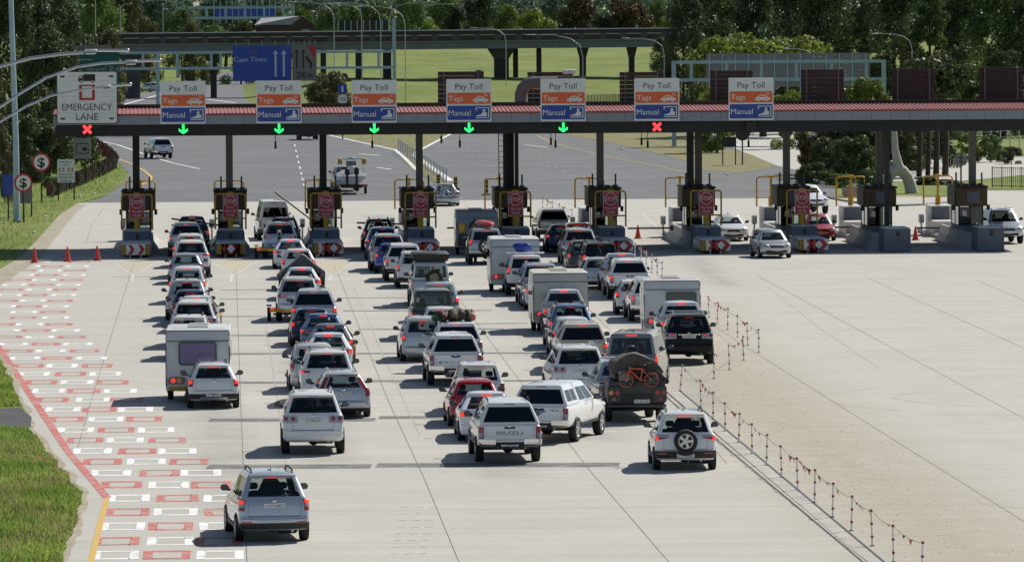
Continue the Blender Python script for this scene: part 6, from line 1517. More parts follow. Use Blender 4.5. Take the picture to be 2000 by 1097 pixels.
# ---------------------------------------------------------------- caravans, trailers and loads
mat('caravan_white', (.66, .66, .65), .4, 0, .06, 1.2, .4); mat('caravan_cream', (.62, .59, .52), .45, 0, .08, 1.2, .3); mat('caravan_grey', (.17, .20, .235), .5, .1, .1, 1.2, .3); mat('purple_glass', (.10, .09, .24), .15, 0, .15, 2, .6); mat('seal', (.10, .11, .11), .6, 0, .1)
def caravan(px, py, W, H, L, m, label, win=None, heading=0.0, stripe='seal', roofm=None, lit=True, high=None, roof_front=True):
    """rear upper edge at the pixel; body with rounded ends, window, lamps, skirts"""
    o = empty('caravan'); y0 = -L / 2; zb = .42; w = W / 2; roofm = roofm or m
    prof = [(y0 + .06, zb), (y0, zb + .5), (y0 + .02, H - .75), (y0 + .10, H - .32), (y0 + .26, H - .06), (y0 + .55, H), (L / 2 - .8, H), (L / 2 - .25, H - .3), (L / 2, H - 1.0), (L / 2, zb + .5), (L / 2 - .2, zb)]
    mb = MB(); n = len(prof)
    def side(x): return [(x, a, b) for a, b in prof]
    b_ = .05; R_, L_ = side(w), side(-w); Ri = [(w - b_, a * .985, b + (0 if b < 1 else .02)) for a, b in prof]
    Li = [(-q[0], q[1], q[2]) for q in Ri]
    mb.add(Li + Ri, [(i, n + i, n + (i + 1) % n, (i + 1) % n) for i in range(n)], m); mb.add(side(w - .0), [tuple(range(n))], m); mb.add(side(-w), [tuple(range(n - 1, -1, -1))], m)
    mb.add(Ri + R_, [(i, n + i, n + (i + 1) % n, (i + 1) % n) for i in range(n)], m); mb.add(L_ + Li, [(i, n + i, n + (i + 1) % n, (i + 1) % n) for i in range(n)], m)
    mb.build('body', o, ang=30)
    mb = MB(); mb.box((0, .0, H + .01), (W - .25, L - 1.5, .04), roofm, bev=.015)
    for k in (-.25, .3): mb.box((0, k * L * .6, H + .05), (.7, .6, .06), roofm, bev=.02)
    mb.build('roof_hatch', o, smooth=False)
    mb = MB(); mb.box((0, y0 + .085, H - .37), (W + .004, .03, .025), 'seal'); mb.box((0, y0 + .285, H - .03), (W - .02, .04, .03), 'seal'); 
    for sg in (1, -1): mb.box((sg * w, y0 + .03, (zb + H) / 2 - .2), (.035, .03, H - zb - .7), 'seal'); mb.box((sg * w, y0 + .2, H - .22), (.03, .04, .26), 'seal')
    mb.build('edge_trim', o, smooth=False)
    if win:
        x0, x1, z0, z1, gm = win; mb = MB(); panel(mb, x0 - .06, x1 + .06, z0 - .06, z1 + .06, .12, y0 + .03, .03, 'seal'); q = mb.build('window_frame', o, smooth=False); mb = MB(); panel(mb, x0, x1, z0, z1, .10, y0 + .02, .035, gm); mb.build('rear_window', o, smooth=False)
    if high: mb = MB(); panel(mb, -w * .62, w * .5, H - .62, H - .44, .03, y0 + .06, .03, 'seal'); mb.build('vent_panel', o, smooth=False)
    for sg in (1, -1):
        mb = MB(); panel(mb, sg * (w - .36) - .28, sg * (w - .36) + .28, zb + .22, zb + .46, .10, y0 + .045, .05, 'sheet_grey'); q = mb.build('tail_light', o, smooth=False)
        mb = MB()
        for k, mm in ((.44, 'lens_amber'), (.24, 'lens_lit' if lit else 'lens_red')): c = sg * (w - k); mb.cyl((c, y0 + .02, zb + .34), (c, y0 - .025, zb + .34), .085, mm, n=14)
        mb.build('lamp', q); mb = MB()
        for k in range(2): x0, x1 = -.9 + k * 1.5, .3 + k * 1.5; mb.prism([(sg * w, x0, 1.35), (sg * w, x1, 1.35), (sg * w, x1, 1.95), (sg * w, x0, 1.95)][::sg], (sg * .012, 0, 0), 'glass_dark')
        build_each(mb, 'side_window', o, False)
        mb = MB(); arches(mb, sg, -.2, .33, .0, w + .004); mb.build('wheel_arch', o)
    mb = MB(); mb.box((0, y0 + .06, zb + .05), (W - .2, .1, .13), 'yellow_paint' if stripe == 'yellow' else m, bev=.02); mb.build('rear_bumper', o, smooth=False)
    mb = MB(); mb.box((0, y0 + .005, zb + .2), (.5, .03, .12), 'plate'); mb.build('number_plate', o, smooth=False)
    mb = MB(); mb.box((0, .3, zb - .06), (.5, L + 1.6, .12), 'trim'); mb.cyl((-w + .2, -.2, .33), (w - .2, -.2, .33), .05, 'trim'); mb.box((0, 0, zb - .01), (W - .3, L - .3, .02), 'trim'); mb.build('chassis', o, smooth=False); add_wheels(o, [-.2], w - .10, .33, .19)
    T = g(px, py, H - .34); rz = R(heading); o.rotation_euler = (0, 0, rz); yr = y0 + .1; o.location = (T.x + math.sin(rz) * yr, T.y - math.cos(rz) * yr, 0); tag(o, label, 'caravan', 'caravans in the queues'); return o
caravan(385.7, 664, 2.12, 2.44, 4.4, 'caravan_white', 'white caravan with a purple tinted rear window and yellow bumper', (-.58, .58, 1.32, 2.0, 'purple_glass'), -1, 'yellow')
caravan(1006, 481, 2.25, 2.48, 4.2, 'caravan_white', 'white caravan ahead of the off roader with the blue bag', None, 0)
caravan(1095, 549, 2.22, 2.42, 4.2, 'caravan_cream', 'cream caravan ahead of the white double cab pickup', None, 0, roofm='caravan_cream')
caravan(1313, 564, 2.20, 2.36, 3.6, 'caravan_white', 'small white caravan with a pale yellow roof at the fifth queue', (-.2, .9, 1.25, 1.85, 'seal'), -1, roofm='caravan_cream')
o = caravan(931, 424, 2.15, 2.36, 3.4, 'caravan_grey', 'dark grey camper trailer with spare wheel at the boom', None, 0, lit=False); q = MB(); q.box((-.8, -1.78, 1.45), (.34, .16, .46), 'yellow_paint', bev=.03); q.build('jerry_can', o, smooth=False)
t = tyre_mesh(.36, .2).build('spare_wheel', o); t.rotation_euler = (0, 0, math.pi / 2); t.location = (-.05, -1.84, 1.5); rim_mesh(.36, .2).build('rim', t); q = MB(); q.box((0, -1.80, .82), (1.9, .12, .62), 'trim', bev=.04); q.build('rear_box', o, smooth=False)
mat('canvas_brown', (.085, .075, .062), .85, 0, .25, 2.5, bump=.4); mat('canvas_dark', (.055, .062, .075), .8, 0, .2, 2.5, bump=.4); mat('bike_orange', (.80, .10, .03), .35, 0, .04, 3, .8); mat('trailer_grey', (.055, .058, .062), .5, .2, .15, 2)
def follow(lead, gap, L): # point behind a vehicle, in line with it
    a = lead.rotation_euler.z; return Vector((lead.location.x + math.sin(a) * gap, lead.location.y - math.cos(a) * gap, 0)), a
def bicycle(name, frame, label, loc, rz=0.0, sc=1.0, parts=True, z0=0.0):
    """side-on along X, wheels touching z0"""
    o = empty(name, loc, rz); o.scale = (sc, sc, sc); r = .33
    for x in (-.53, .53):
        mb = MB(); n = 28
        mb.lathe([(r, 0), (r - .012, .02), (r - .03, 0), (r - .012, -.02), (r, 0)], (x, 0, r), (0, 1, 0), 'rubber', n); w = mb.build('wheel', o); mb = MB(); mb.lathe([(r - .03, .012), (r - .05, .012), (r - .05, -.012), (r - .03, -.012)], (x, 0, r), (0, 1, 0), frame, n)
        for k in range(10): a = math.pi * 2 * k / 10; mb.cyl((x, 0, r), (x + (r - .04) * math.cos(a), 0, r + (r - .04) * math.sin(a)), .004, 'steel', n=4, caps=False)
        mb.build('rim', w)
    mb = MB(); bb, st, hd = Vector((.08, 0, .33)), Vector((.16, 0, .80)), Vector((-.36, 0, .84)); rr, fr = Vector((.53, 0, .33)), Vector((-.53, 0, .33))
    for a, b, t in ((bb, st, .022), (st, hd + Vector((0, 0, -.02)), .024), (bb, hd + Vector((.02, 0, -.12)), .028), (bb, rr, .016), (st, rr, .014), (hd + Vector((0, 0, .04)), hd + Vector((-.02, 0, -.14)), .028)): mb.cyl(a, b, t, frame, n=8)
    mb.build('frame', o); mb = MB()
    for s in (-.05, .05): mb.cyl(hd + Vector((-.03, s, -.14)), fr + Vector((0, s, 0)), .022, frame, n=8)
    mb.build('fork', o); mb = MB(); mb.cyl(hd, hd + Vector((.03, 0, .12)), .016, 'trim', n=8); mb.tube([hd + Vector((.05, -.34, .14)), hd + Vector((.02, -.1, .12)), hd + Vector((.02, .1, .12)), hd + Vector((.05, .34, .14))], .014, 'trim', 8); mb.build('handlebar', o)
    mb = MB(); mb.cyl(st, st + Vector((.03, 0, .14)), .014, 'trim', n=8); mb.box(st + Vector((.03, 0, .16)), (.26, .13, .05), 'trim', bev=.02); mb.build('saddle', o); mb = MB(); mb.lathe([(.10, -.01), (.10, .01), (.03, .01)], bb, (0, 1, 0), 'trim', 16); mb.cyl(bb, bb + Vector((.1, -.06, -.12)), .012, 'trim', n=6); mb.cyl(bb, bb + Vector((-.1, .06, .12)), .012, 'trim', n=6); mb.build('crank', o); tag(o, label, 'bicycle'); return o
def blob(mb, c, r, m, seed, nu=14, nv=9, amp=.16):
    rnd = random.Random(seed); ph = [rnd.uniform(0, 6.28) for _ in range(6)]; vv, fs = [], []
    for j in range(nv + 1):
        t = math.pi * j / nv
        for i in range(nu):
            p = 2 * math.pi * i / nu; k = 1 + amp * (math.sin(3 * p + ph[0]) * math.sin(2 * t + ph[1]) + .6 * math.sin(5 * p + ph[2] + 2 * t)) * math.sin(t); vv.append((c[0] + r[0] * math.sin(t) * math.cos(p) * k, c[1] + r[1] * math.sin(t) * math.sin(p) * k, c[2] - r[2] * math.cos(t) * k))
    for j in range(nv):
        for i in range(nu): fs.append((j * nu + i, j * nu + (i + 1) % nu, (j + 1) * nu + (i + 1) % nu, (j + 1) * nu + i))
    mb.add(vv, fs, m)
# off-road trailer with the orange bicycle
P = g(1243, 826); o = empty('off_road_trailer', (P.x, P.y + 1.1, 0), R(1)); mb = MB(); mb.box((0, 0, .98), (1.80, 2.3, .72), 'trailer_grey', bev=.03); mb.box((0, -1.16, .80), (.96, .02, .30), 'trim'); mb.box((0, -1.17, .56), (1.86, .10, .10), 'trailer_grey', bev=.02); mb.build('body', o, smooth=False)
for sg in (1, -1):
    mb = MB(); mb.box((sg * .74, -1.20, .93), (.40, .06, .50), 'trailer_grey', bev=.02); mb.build('rear_corner', o, smooth=False)
    mb = MB(); mb.cyl((sg * .64, -1.22, .98), (sg * .64, -1.26, .98), .075, 'lens_red', n=16); mb.cyl((sg * .83, -1.22, .98), (sg * .83, -1.26, .98), .075, 'lens_amber' if sg < 0 else 'lens_red', n=16); mb.build('tail_light', o); mb = MB(); mb.prism([(sg * .74 - .09, -1.232, .72), (sg * .74 + .09, -1.232, .72), (sg * .74, -1.232, .86)], (0, -.01, 0), 'lens_red'); mb.build('reflector', o, smooth=False)
mb = MB(); mb.box((.15, -1.20, .70), (.50, .02, .115), 'plate'); mb.text('CY 332 424', (.15, -1.212, .70), .075, 'ink', width=.44, bold=.01); mb.build('number_plate', o, smooth=False); mb = MB(); mb.box((0, .8, .48), (.12, 3.2, .12), 'trim'); mb.cyl((-.8, 0, .38), (.8, 0, .38), .05, 'trim'); mb.box((0, 0, .55), (1.6, 2.2, .1), 'trim'); mb.build('chassis', o, smooth=False); add_wheels(o, [0.0], .83, .38, .24)
mb = MB(); mb.box((-.42, -1.24, 1.52), (.34, .10, .32), 'sheet_grey', bev=.03); mb.build('water_can', o, smooth=False)
mb = MB(); n = 16; vv = []
for j in range(9):
    y = -1.15 + 2.3 * j / 8
    for i in range(n + 1):
        t = i / n; x = -.78 + 1.64 * t; k = 1 - abs(2 * t - .88) ** 1.5; z = 1.74 + .50 * max(0, k) * (1 - .25 * (j / 8)) + .035 * math.sin(9 * t + j * 1.7); vv.append((x, y, z if 0 < i < n else 1.6))
mb.add(vv, [(j * (n + 1) + i, j * (n + 1) + i + 1, (j + 1) * (n + 1) + i + 1, (j + 1) * (n + 1) + i) for j in range(8) for i in range(n)], 'canvas_brown'); mb.add(vv[:n + 1] + [(v[0], v[1] - .0, 1.56 + .04 * math.sin(v[0] * 9)) for v in vv[:n + 1]], [(i + n + 1, i + n + 2, i + 1, i) for i in range(n)], 'canvas_brown'); mb.build('tarpaulin', o, ang=60); mb = MB(); mb.box((.05, 0, 1.46), (1.5, 2.1, .2), 'trim', bev=.04); mb.box((.55, -1.0, 1.42), (.8, .3, .16), 'trim', bev=.05); mb.build('roof_frame', o, smooth=False)
mb = MB(); mb.tube([(.1, .2, 2.05), (.1, .15, 2.45), (.3, .1, 2.5), (.35, .3, 2.2)], .05, 'trim', 8); blob(mb, (-.05, .3, 2.22), (.2, .3, .18), 'trim', 4); mb.build('lashed_gear', o); tag(o, 'dark grey off road trailer under a domed brown tarpaulin', 'trailer')
bicycle('bicycle', 'ink', 'black bicycle hung behind the orange mountain bicycle', (P.x + .22, P.y - .16, 1.20), R(2), .74); bicycle('bicycle', 'bike_orange', 'bright orange mountain bicycle hung on the back of the trailer', (P.x + .06, P.y - .30, 1.13), R(1), .76)
# trailer with the peaked dark tarpaulin
P = g(590, 567); o = empty('cargo_trailer', (P.x, P.y + .9, 0)); mb = MB(); mb.box((0, .2, .62), (1.9, 2.6, .42), 'trailer_grey', bev=.03); mb.build('body', o, smooth=False); add_wheels(o, [.2], .98, .32, .2); mb = MB()
for sg in (1, -1): mb.box((sg * .8, -1.12, .62), (.22, .05, .14), 'lens_red')
build_each(mb, 'tail_light', o, False); mb = MB(); vv = []; n = 12
for j in range(7):
    y = -1.1 + 2.6 * j / 6; hk = 1 - .35 * abs(j - 1) / 5
    for i in range(n + 1): t = i / n; x = -1.08 + 2.16 * t; vv.append((x, y, .80 + (1.02 * hk) * (1 - abs(2 * t - 1.05) ** .9) + .03 * math.sin(7 * t + j)))
mb.add(vv, [(j * (n + 1) + i, j * (n + 1) + i + 1, (j + 1) * (n + 1) + i + 1, (j + 1) * (n + 1) + i) for j in range(6) for i in range(n)], 'canvas_dark'); mb.add(vv[:n + 1] + [(v[0], v[1], .55) for v in vv[:n + 1]], [(i + n + 1, i + n + 2, i + 1, i) for i in range(n)], 'canvas_dark'); mb.build('tarpaulin', o, ang=60); tag(o, 'trailer under a peaked dark grey tarpaulin in the second queue', 'trailer')
# motorbike trailers
def motorbike(loc, col_, label, rz=math.pi / 2):
    o = empty('motorbike', loc, rz); r = .31
    for x in (-.68, .68): mb = MB(); mb.lathe([(r, -.05), (r, .05), (r - .08, .05), (r - .08, -.05), (r, -.05)], (x, 0, r), (0, 1, 0), 'rubber', 20); w = mb.build('wheel', o); mb = MB(); mb.lathe([(r - .08, .03), (.05, .04), (.05, -.04), (r - .08, -.03)], (x, 0, r), (0, 1, 0), 'alloy', 14); mb.build('rim', w)
    mb = MB(); mb.box((0, 0, .45), (.45, .26, .34), 'alloy', bev=.06); mb.cyl((-.1, -.14, .3), (.7, -.16, .42), .045, 'chrome'); mb.build('engine', o); mb = MB(); mb.ball((-.12, 0, .82), (.32, .17, .16), col_, 12, 8); mb.build('fuel_tank', o); mb = MB(); mb.box((.42, 0, .80), (.62, .22, .11), 'trim', bev=.04); mb.box((.68, 0, .72), (.2, .16, .08), 'lens_red', bev=.02); mb.build('saddle', o)
    mb = MB()
    for s in (-.09, .09): mb.cyl((-.68, s, r), (-.42, s, .98), .028, 'chrome', n=8)
    mb.tube([(-.30, -.36, 1.08), (-.40, -.2, 1.05), (-.42, 0, 1.0), (-.40, .2, 1.05), (-.30, .36, 1.08)], .018, 'trim', 8); mb.ball((-.55, 0, .92), (.09, .1, .1), 'chrome', 10, 7); mb.build('fork', o); mb = MB(); mb.box((.62, -.26, .72), (.42, .22, .34), 'trim', bev=.05); mb.box((.62, .26, .72), (.42, .22, .34), 'trim', bev=.05); mb.box((.66, 0, 1.02), (.38, .42, .30), 'trim', bev=.06); build_each(mb, 'pannier', o); tag(o, label, 'motorbike'); return o
def bike_trailer(px, py, bike_px, label, bl, c):
    P = g(px, py); o = empty('motorbike_trailer', (P.x, P.y + .4, 0)); mb = MB(); mb.box((0, .3, .48), (1.5, 1.9, .09), 'steel', bev=.02); mb.box((0, -.64, .50), (1.7, .06, .16), 'yellow_paint', bev=.01); mb.box((0, 1.6, .46), (.1, 1.6, .08), 'steel'); mb.cyl((-.7, .3, .29), (.7, .3, .29), .04, 'trim'); mb.build('frame', o, smooth=False)
    for sg in (1, -1): mb = MB(); mb.box((sg * .74, -.69, .56), (.15, .05, .10), 'lens_lit'); mb.build('tail_light', o, smooth=False); mb = MB(); mb.box((sg * .86, .3, .66), (.22, .75, .06), 'steel', bev=.02); mb.build('mudguard', o, smooth=False)
    add_wheels(o, [.3], .86, .29, .16); mb = MB(); mb.box((0, -.69, .46), (.46, .02, .1), 'plate_yellow'); mb.build('number_plate', o, smooth=False); tag(o, label, 'trailer'); motorbike((P.x + bike_px, P.y + .7, .525), c, bl); return o
bike_trailer(533, 505, .35, 'steel motorbike trailer with white crossbar in the second queue', 'dark motorbike seen from behind on the steel trailer', 'ink'); bike_trailer(566, 628, .1, 'small motorbike trailer with yellow bar behind the silver SUV', 'silver motorbike on the small trailer with yellow bar', 'alloy')
o = bike_trailer(962, 512, .0, 'small loaded trailer behind the kayak off roader', 'white motorbike on the trailer behind the kayak off roader', 'sign_white')
# boat
P = g(687, 379); o = empty('boat_trailer', (P.x, P.y + .5, 0)); mb = MB(); mb.box((0, .9, .5), (1.5, 4.4, .1), 'rust', bev=.02); mb.box((0, 3.6, .46), (.1, 1.6, .1), 'steel'); mb.box((.1, -1.33, .62), (2.0, .06, .16), 'rust', bev=.02); mb.build('frame', o, smooth=False); add_wheels(o, [.2], .98, .32, .2); mb = MB()
for sg in (1, -1): mb.box((sg * .95, -1.38, .62), (.24, .05, .13), 'lens_red')
build_each(mb, 'tail_light', o, False); tag(o, 'rusty boat trailer under the white motor boat', 'trailer'); b = empty('motor_boat', (P.x, P.y + .5, .56)); mat('hull_white', (.62, .64, .66), .35, 0, .08, 1, .6); mb = MB(); secs = []
for y, w, z0, z1 in ((-1.2, 1.0, .1, .72), (0, 1.06, .05, .75), (1.5, 1.02, .05, .84), (2.8, .72, .2, 1.0), (3.8, .10, .6, 1.15)): secs.append([(-w, y, z1), (-w * .95, y, z0 + .45), (-w * .55, y, z0 + .12), (0, y, z0), (w * .55, y, z0 + .12), (w * .95, y, z0 + .45), (w, y, z1)])
mb.add([p for s_ in secs for p in s_], [(j * 7 + i, j * 7 + i + 1, (j + 1) * 7 + i + 1, (j + 1) * 7 + i) for j in range(4) for i in range(6)], 'hull_white'); mb.add(secs[0], [(0, 1, 2, 3, 4, 5, 6)], 'hull_white'); mb.add([p for s_ in secs for p in (s_[0], s_[6])], [(j * 2, j * 2 + 1, j * 2 + 3, j * 2 + 2) for j in range(4)], 'sheet_grey'); mb.build('hull', b)
mb = MB(); mb.box((0, .9, 1.05), (.6, .5, .7), 'hull_white', bev=.08); mb.box((0, 1.0, 1.55), (.7, .06, .35), 'glass_tint'); mb.build('console', b)
for x in (-.33, .33): mb = MB(); mb.box((x, -1.42, 1.05), (.34, .5, .56), 'ink', bev=.12); mb.box((x, -1.42, .45), (.16, .24, .8), 'ink', bev=.04); mb.build('outboard_motor', b)
mb = MB()
for x in (-.8, .8): mb.cyl((x, -.9, .9), (x, -.9, 1.9), .03, 'chrome', n=8)
mb.cyl((-.8, -.9, 1.9), (.8, -.9, 1.9), .03, 'chrome', n=8); mb.box((0, -.8, 1.98), (.4, .3, .12), 'steel', bev=.04); mb.build('rail', b)
for x in (-.82, .86): mb = MB(); mb.box((x, -1.0, 1.75), (.30, .22, .42), 'yellow_paint', bev=.05); mb.build('fuel_can', b)
tag(b, 'white motor boat with two black outboard motors on a trailer', 'boat')
# loads
def onroof(v, z, y): a = v.rotation_euler.z; return Vector((v.location.x - math.sin(a) * y, v.location.y + math.cos(a) * y, z))
p = onroof(KAYAK, 1.90, -.6); mat('kayak_red', (.70, .07, .045), .35, 0, .05, 2, .5); mb = MB(); n = 12; vv = []
for j in range(11): y = -1.6 + 3.2 * j / 10; k = max(.02, 1 - abs(y / 1.62) ** 2.2); vv += [(.40 * k * math.cos(2 * math.pi * i / n), y, .15 + .17 * k ** .6 * math.sin(2 * math.pi * i / n)) for i in range(n)]
mb.add(vv, [(j * n + i, j * n + (i + 1) % n, (j + 1) * n + (i + 1) % n, (j + 1) * n + i) for j in range(10) for i in range(n)], 'kayak_red'); o = mb.build('kayak', loc=p); o.rotation_euler = (0, 0, R(12)); tag(o, 'red kayak lying along the silver off roader roof', 'kayak')
p = onroof(BLUEBAG, 1.93, -1.0); mat('bag_blue', (.03, .06, .32), .5, 0, .2, 4); mat('camo', (.12, .10, .06), .9, 0, .6, 5); mat('bag_green', (.03, .16, .09), .7, 0, .2, 3); mb = MB(); blob(mb, (-.1, 0, .22), (.42, .34, .24), 'bag_blue', 8); o = mb.build('duffel_bag', loc=p); tag(o, 'shiny blue bag tied on the white off roader roof', 'bag')
mb = MB(); mb.box((0, 0, 0), (1.75, .12, .06), 'white_paint', bev=.02); o = mb.build('roof_bar', BLUEBAG); o.location = (0, -1.5, 1.92)
a = BAGS.rotation_euler.z
for dx, dy, r, m_, L_ in ((-.52, -1.5, (.26, .38, .2), 'rust', 'round brown bag at the left of the loaded roof'), (-.02, -1.5, (.36, .42, .24), 'camo', 'camouflage duffel bag in the middle of the loaded roof'), (.44, -1.45, (.24, .4, .22), 'camo', 'camouflage and red bag at the right of the loaded roof'), (-.74, -1.55, (.2, .3, .12), 'bag_green', 'low green bag at the left edge of the loaded roof')):
    mb = MB(); blob(mb, (0, 0, r[2] * .92), r, m_, int(dx * 100) + 300, 20, 12, amp=.26)
    for sg in (-.4, .4): mb.tube([(sg * r[0] + r[0] * .06 * math.cos(t), r[1] * 1.02 * math.sin(t), r[2] * .92 + r[2] * 1.04 * math.cos(t)) for t in [R(15 * q) for q in range(-9, 10)]], .014, 'trim', 5)
    if dx > .3: blob(mb, (.1, -.25, .2), (.1, .14, .13), 'tape_red', 5)
    q = onroof(BAGS, 1.80, dy); o = mb.build('duffel_bag', loc=q + Vector((dx, 0, 0))); tag(o, L_, 'bag', 'bags on the loaded pickup roof')
mb = MB(); mb.box((0, -.2, 0), (1.62, 2.4, .30), 'trim', bev=.05); 
for k in range(4): mb.box((0, -1.2 + k * .7, -.18), (1.5, .06, .08), 'trim')
o = mb.build('roof_box', RACK); o.location = (0, -.9, 2.20); q = MB(); q.box((0, -2.34, 1.62), (.03, .02, .5), 'alloy'); q.build('window_bar', RACK, smooth=False); t = tyre_mesh(.36, .2).build('spare_wheel', RACK); t.rotation_euler = (0, 0, math.pi / 2); t.location = (.15, -2.46, 1.25); mat('beige_cover', (.40, .36, .29), .8, 0, .15, 3); q = MB(); q.lathe([(.37, -.02), (.35, .12), (.001, .13)], (0, 0, 0), (1, 0, 0), 'beige_cover', 20); q.build('wheel_cover', t)
# tailgate lettering and marks
def tail_text(v, txt, z, size, width, m, y=-2.63, x=0.0):
    mb = MB(); mb.text(txt, (x, y, z), size, m, width=width, bold=.03); mb.build('tailgate_lettering', v, smooth=False)
mat('pale_letter', (.30, .29, .27), .5, 0, 0); tail_text(ISUZU, 'ISUZU', .90, .10, .78, 'pale_letter', -2.635); tail_text(RANGER, 'R A N G E R', .84, .075, 1.15, 'badge_blue', -2.635)
mb = MB(); mb.ball((0, -2.625, 1.03), (.09, .012, .035), 'badge_blue', 14, 6); mb.build('badge', RANGER)
p = MB(); p.box((0, -2.63, 1.0), (.42, .012, .05), 'badge_blue'); p.box((0, -2.63, .95), (.26, .012, .03), 'badge_blue'); p.build('decal', HILUX, smooth=False); tail_text(HILUX, 'HILUX', 1.02, .05, .26, 'sheet_grey', -2.632, .5)
mb = MB(); mb.box((0, -2.38, 1.12), (.8, .05, .06), 'chrome', bev=.015); mb.build('chrome_bar', PATH, smooth=False); mb = MB(); mb.box((0, -.6, 1.90), (1.5, .1, .05), 'alloy', bev=.01); mb.build('roof_bar', PATH, smooth=False)
mb = MB(); mb.box((0, -.9, 1.88), (1.4, .12, .06), 'white_paint', bev=.02); mb.build('roof_bar', TOW, smooth=False)
B = onroof(BIKER, .55, -2.50); bicycle('bicycle', 'badge_blue', 'dark bicycle strapped on the boot of the silver saloon', (B.x - .10, B.y + .12, .52), 0, .80); bicycle('bicycle', 'steel', 'second bicycle strapped behind the silver saloon', (B.x + .20, B.y + .0, .58), R(3), .78)
# ------------------------------------------------------------------ trees
mat('bark', (.055, .042, .032), .9, 0, .35, 5)
def leaf_cloud(vv, fs, blobs, n, size, rnd):
    tot = sum(b[3] * b[4] + b[3] * b[5] + b[4] * b[5] for b in blobs)
    for b in blobs:
        k = int(n * (b[3] * b[4] + b[3] * b[5] + b[4] * b[5]) / tot)
        for _ in range(k):
            z = rnd.uniform(-.75, 1); t = rnd.uniform(0, 6.283); r = math.sqrt(max(0, 1 - z * z)); q = rnd.uniform(.62, 1.06)
            nrm = Vector((r * math.cos(t), r * math.sin(t), z))
            c = Vector((b[0] + b[3] * nrm.x * q, b[1] + b[4] * nrm.y * q, b[2] + b[5] * nrm.z * q))
            nn = (nrm + Vector((rnd.gauss(0, .55), rnd.gauss(0, .55), rnd.gauss(0, .55)))).normalized()
            u = nn.orthogonal().normalized(); w = nn.cross(u); a = rnd.uniform(0, 6.28)
            u, w = u * math.cos(a) + w * math.sin(a), w * math.cos(a) - u * math.sin(a)
            s = size * rnd.uniform(.6, 1.35); o = len(vv)
            vv += [tuple(c - u * s * .5), tuple(c + w * s * .32), tuple(c + u * s * .5), tuple(c - w * s * .32)]; fs.append((o, o + 1, o + 2, o + 3))
TREE = {}
def tree_mesh(kind, seed, asp):
    """unit tree: 1 high, about 1 wide"""
    rnd = random.Random(seed); blobs = []
    if kind == 'pine':
        for i in range(34):
            z = rnd.uniform(.12, .97); k = (1 - z) ** .6 * .40 + .05; a = rnd.uniform(0, 6.28); d = k * rnd.uniform(.2, 1)
            blobs.append((d * math.cos(a), d * math.sin(a), z, .13 * (1.25 - z), .13 * (1.25 - z), .06))
        n, size = 9000, .036
    elif kind == 'round':
        for i in range(30):
            a = rnd.uniform(0, 6.28); z = rnd.uniform(.30, .90); k = .42 * math.sqrt(max(.05, 1 - ((z - .52) / .46) ** 2)); d = k * math.sqrt(rnd.uniform(.15, 1)) * .85
            s = rnd.uniform(.10, .17); blobs.append((d * math.cos(a), d * math.sin(a), z, s, s, s * .75))
        n, size = 8500, .042
    elif kind == 'bushy':
        for i in range(30):
            a = rnd.uniform(0, 6.28); z = rnd.uniform(.06, .90); k = .44 * math.sqrt(max(.05, 1 - (max(0, z - .30) / .66) ** 2)); d = k * math.sqrt(rnd.uniform(.15, 1)) * .88
            s = rnd.uniform(.10, .17); blobs.append((d * math.cos(a), d * math.sin(a), z, s, s, s * .8))
        n, size = 9500, .040
    else:      # flat wide crown
        for i in range(26):
            a = rnd.uniform(0, 6.28); d = .46 * math.sqrt(rnd.uniform(.02, 1)); z = .62 + .25 * (1 - (d / .5) ** 2) + rnd.uniform(-.16, .05)
            s = rnd.uniform(.10, .15); blobs.append((d * math.cos(a), d * math.sin(a), z, s, s, s * .8))
        n, size = 9000, .036
    blobs = [(b[0], b[1], b[2] * asp, b[3], b[4], b[5] * (asp + 1) / 2) for b in blobs]
    if asp > 1.3: blobs += [(b[0] * rnd.uniform(.6, 1.1), b[1] * rnd.uniform(.6, 1.1), min(.95 * asp, max(.08, b[2] + rnd.uniform(-.4, .4))), b[3], b[4], b[5]) for b in blobs]
    n = int(n * (.55 + .45 * asp)); vv, fs = [], []; leaf_cloud(vv, fs, blobs, n, size, rnd)
    t = MB(); top = .8 if kind == 'pine' else .6
    t.tube([(0, 0, -.01), (.012, .005, top * .4), (-.008, .01, top)], .030, 'bark', 7, .008)
    for i in range(6):
        a = rnd.uniform(0, 6.28); z = rnd.uniform(.2, top * .8); d = rnd.uniform(.18, .34)
        t.tube([(0, 0, z), (d * .5 * math.cos(a), d * .5 * math.sin(a), z + .08), (d * math.cos(a), d * math.sin(a), z + .2)], .013, 'bark', 5, .004)
    t.v = [(a, b, c * asp) for a, b, c in t.v]
    return vv, fs, t
def tree(px, ytop, Y, wpx, kind, leafm, label, cat='tree', group=None, name=None, base_z=0.0, seed=None):
    Y *= KD; s = F_PX / Y; P = gy(px, ytop, Y); h = P.z - base_z; w = wpx / s
    seed = seed if seed is not None else random.randint(0, 3); asp = min((.6, .85, 1.2, 1.7, 2.4, 3.2), key=lambda q: abs(math.log(q * w / h))); k = (kind, leafm, seed, asp)
    nm = name or {'pine': 'pine_tree', 'round': 'tree', 'bushy': 'tree', 'flat': 'tree'}[kind]
    o = empty(nm, (P.x, Y, base_z), random.uniform(0, 6.28)); o.scale = (w, w, h / asp)
    if k not in TREE:
        vv, fs, t = tree_mesh(kind, seed, asp)
        mb = MB(); mb.add(vv, fs, leafm); c = mb.build('crown', o, smooth=False); tr = t.build('trunk', o); TREE[k] = (c, tr)
    else:
        for q in TREE[k]: c = q.copy(); col.objects.link(c); c.parent = o
    tag(o, label, cat, group)
    return o
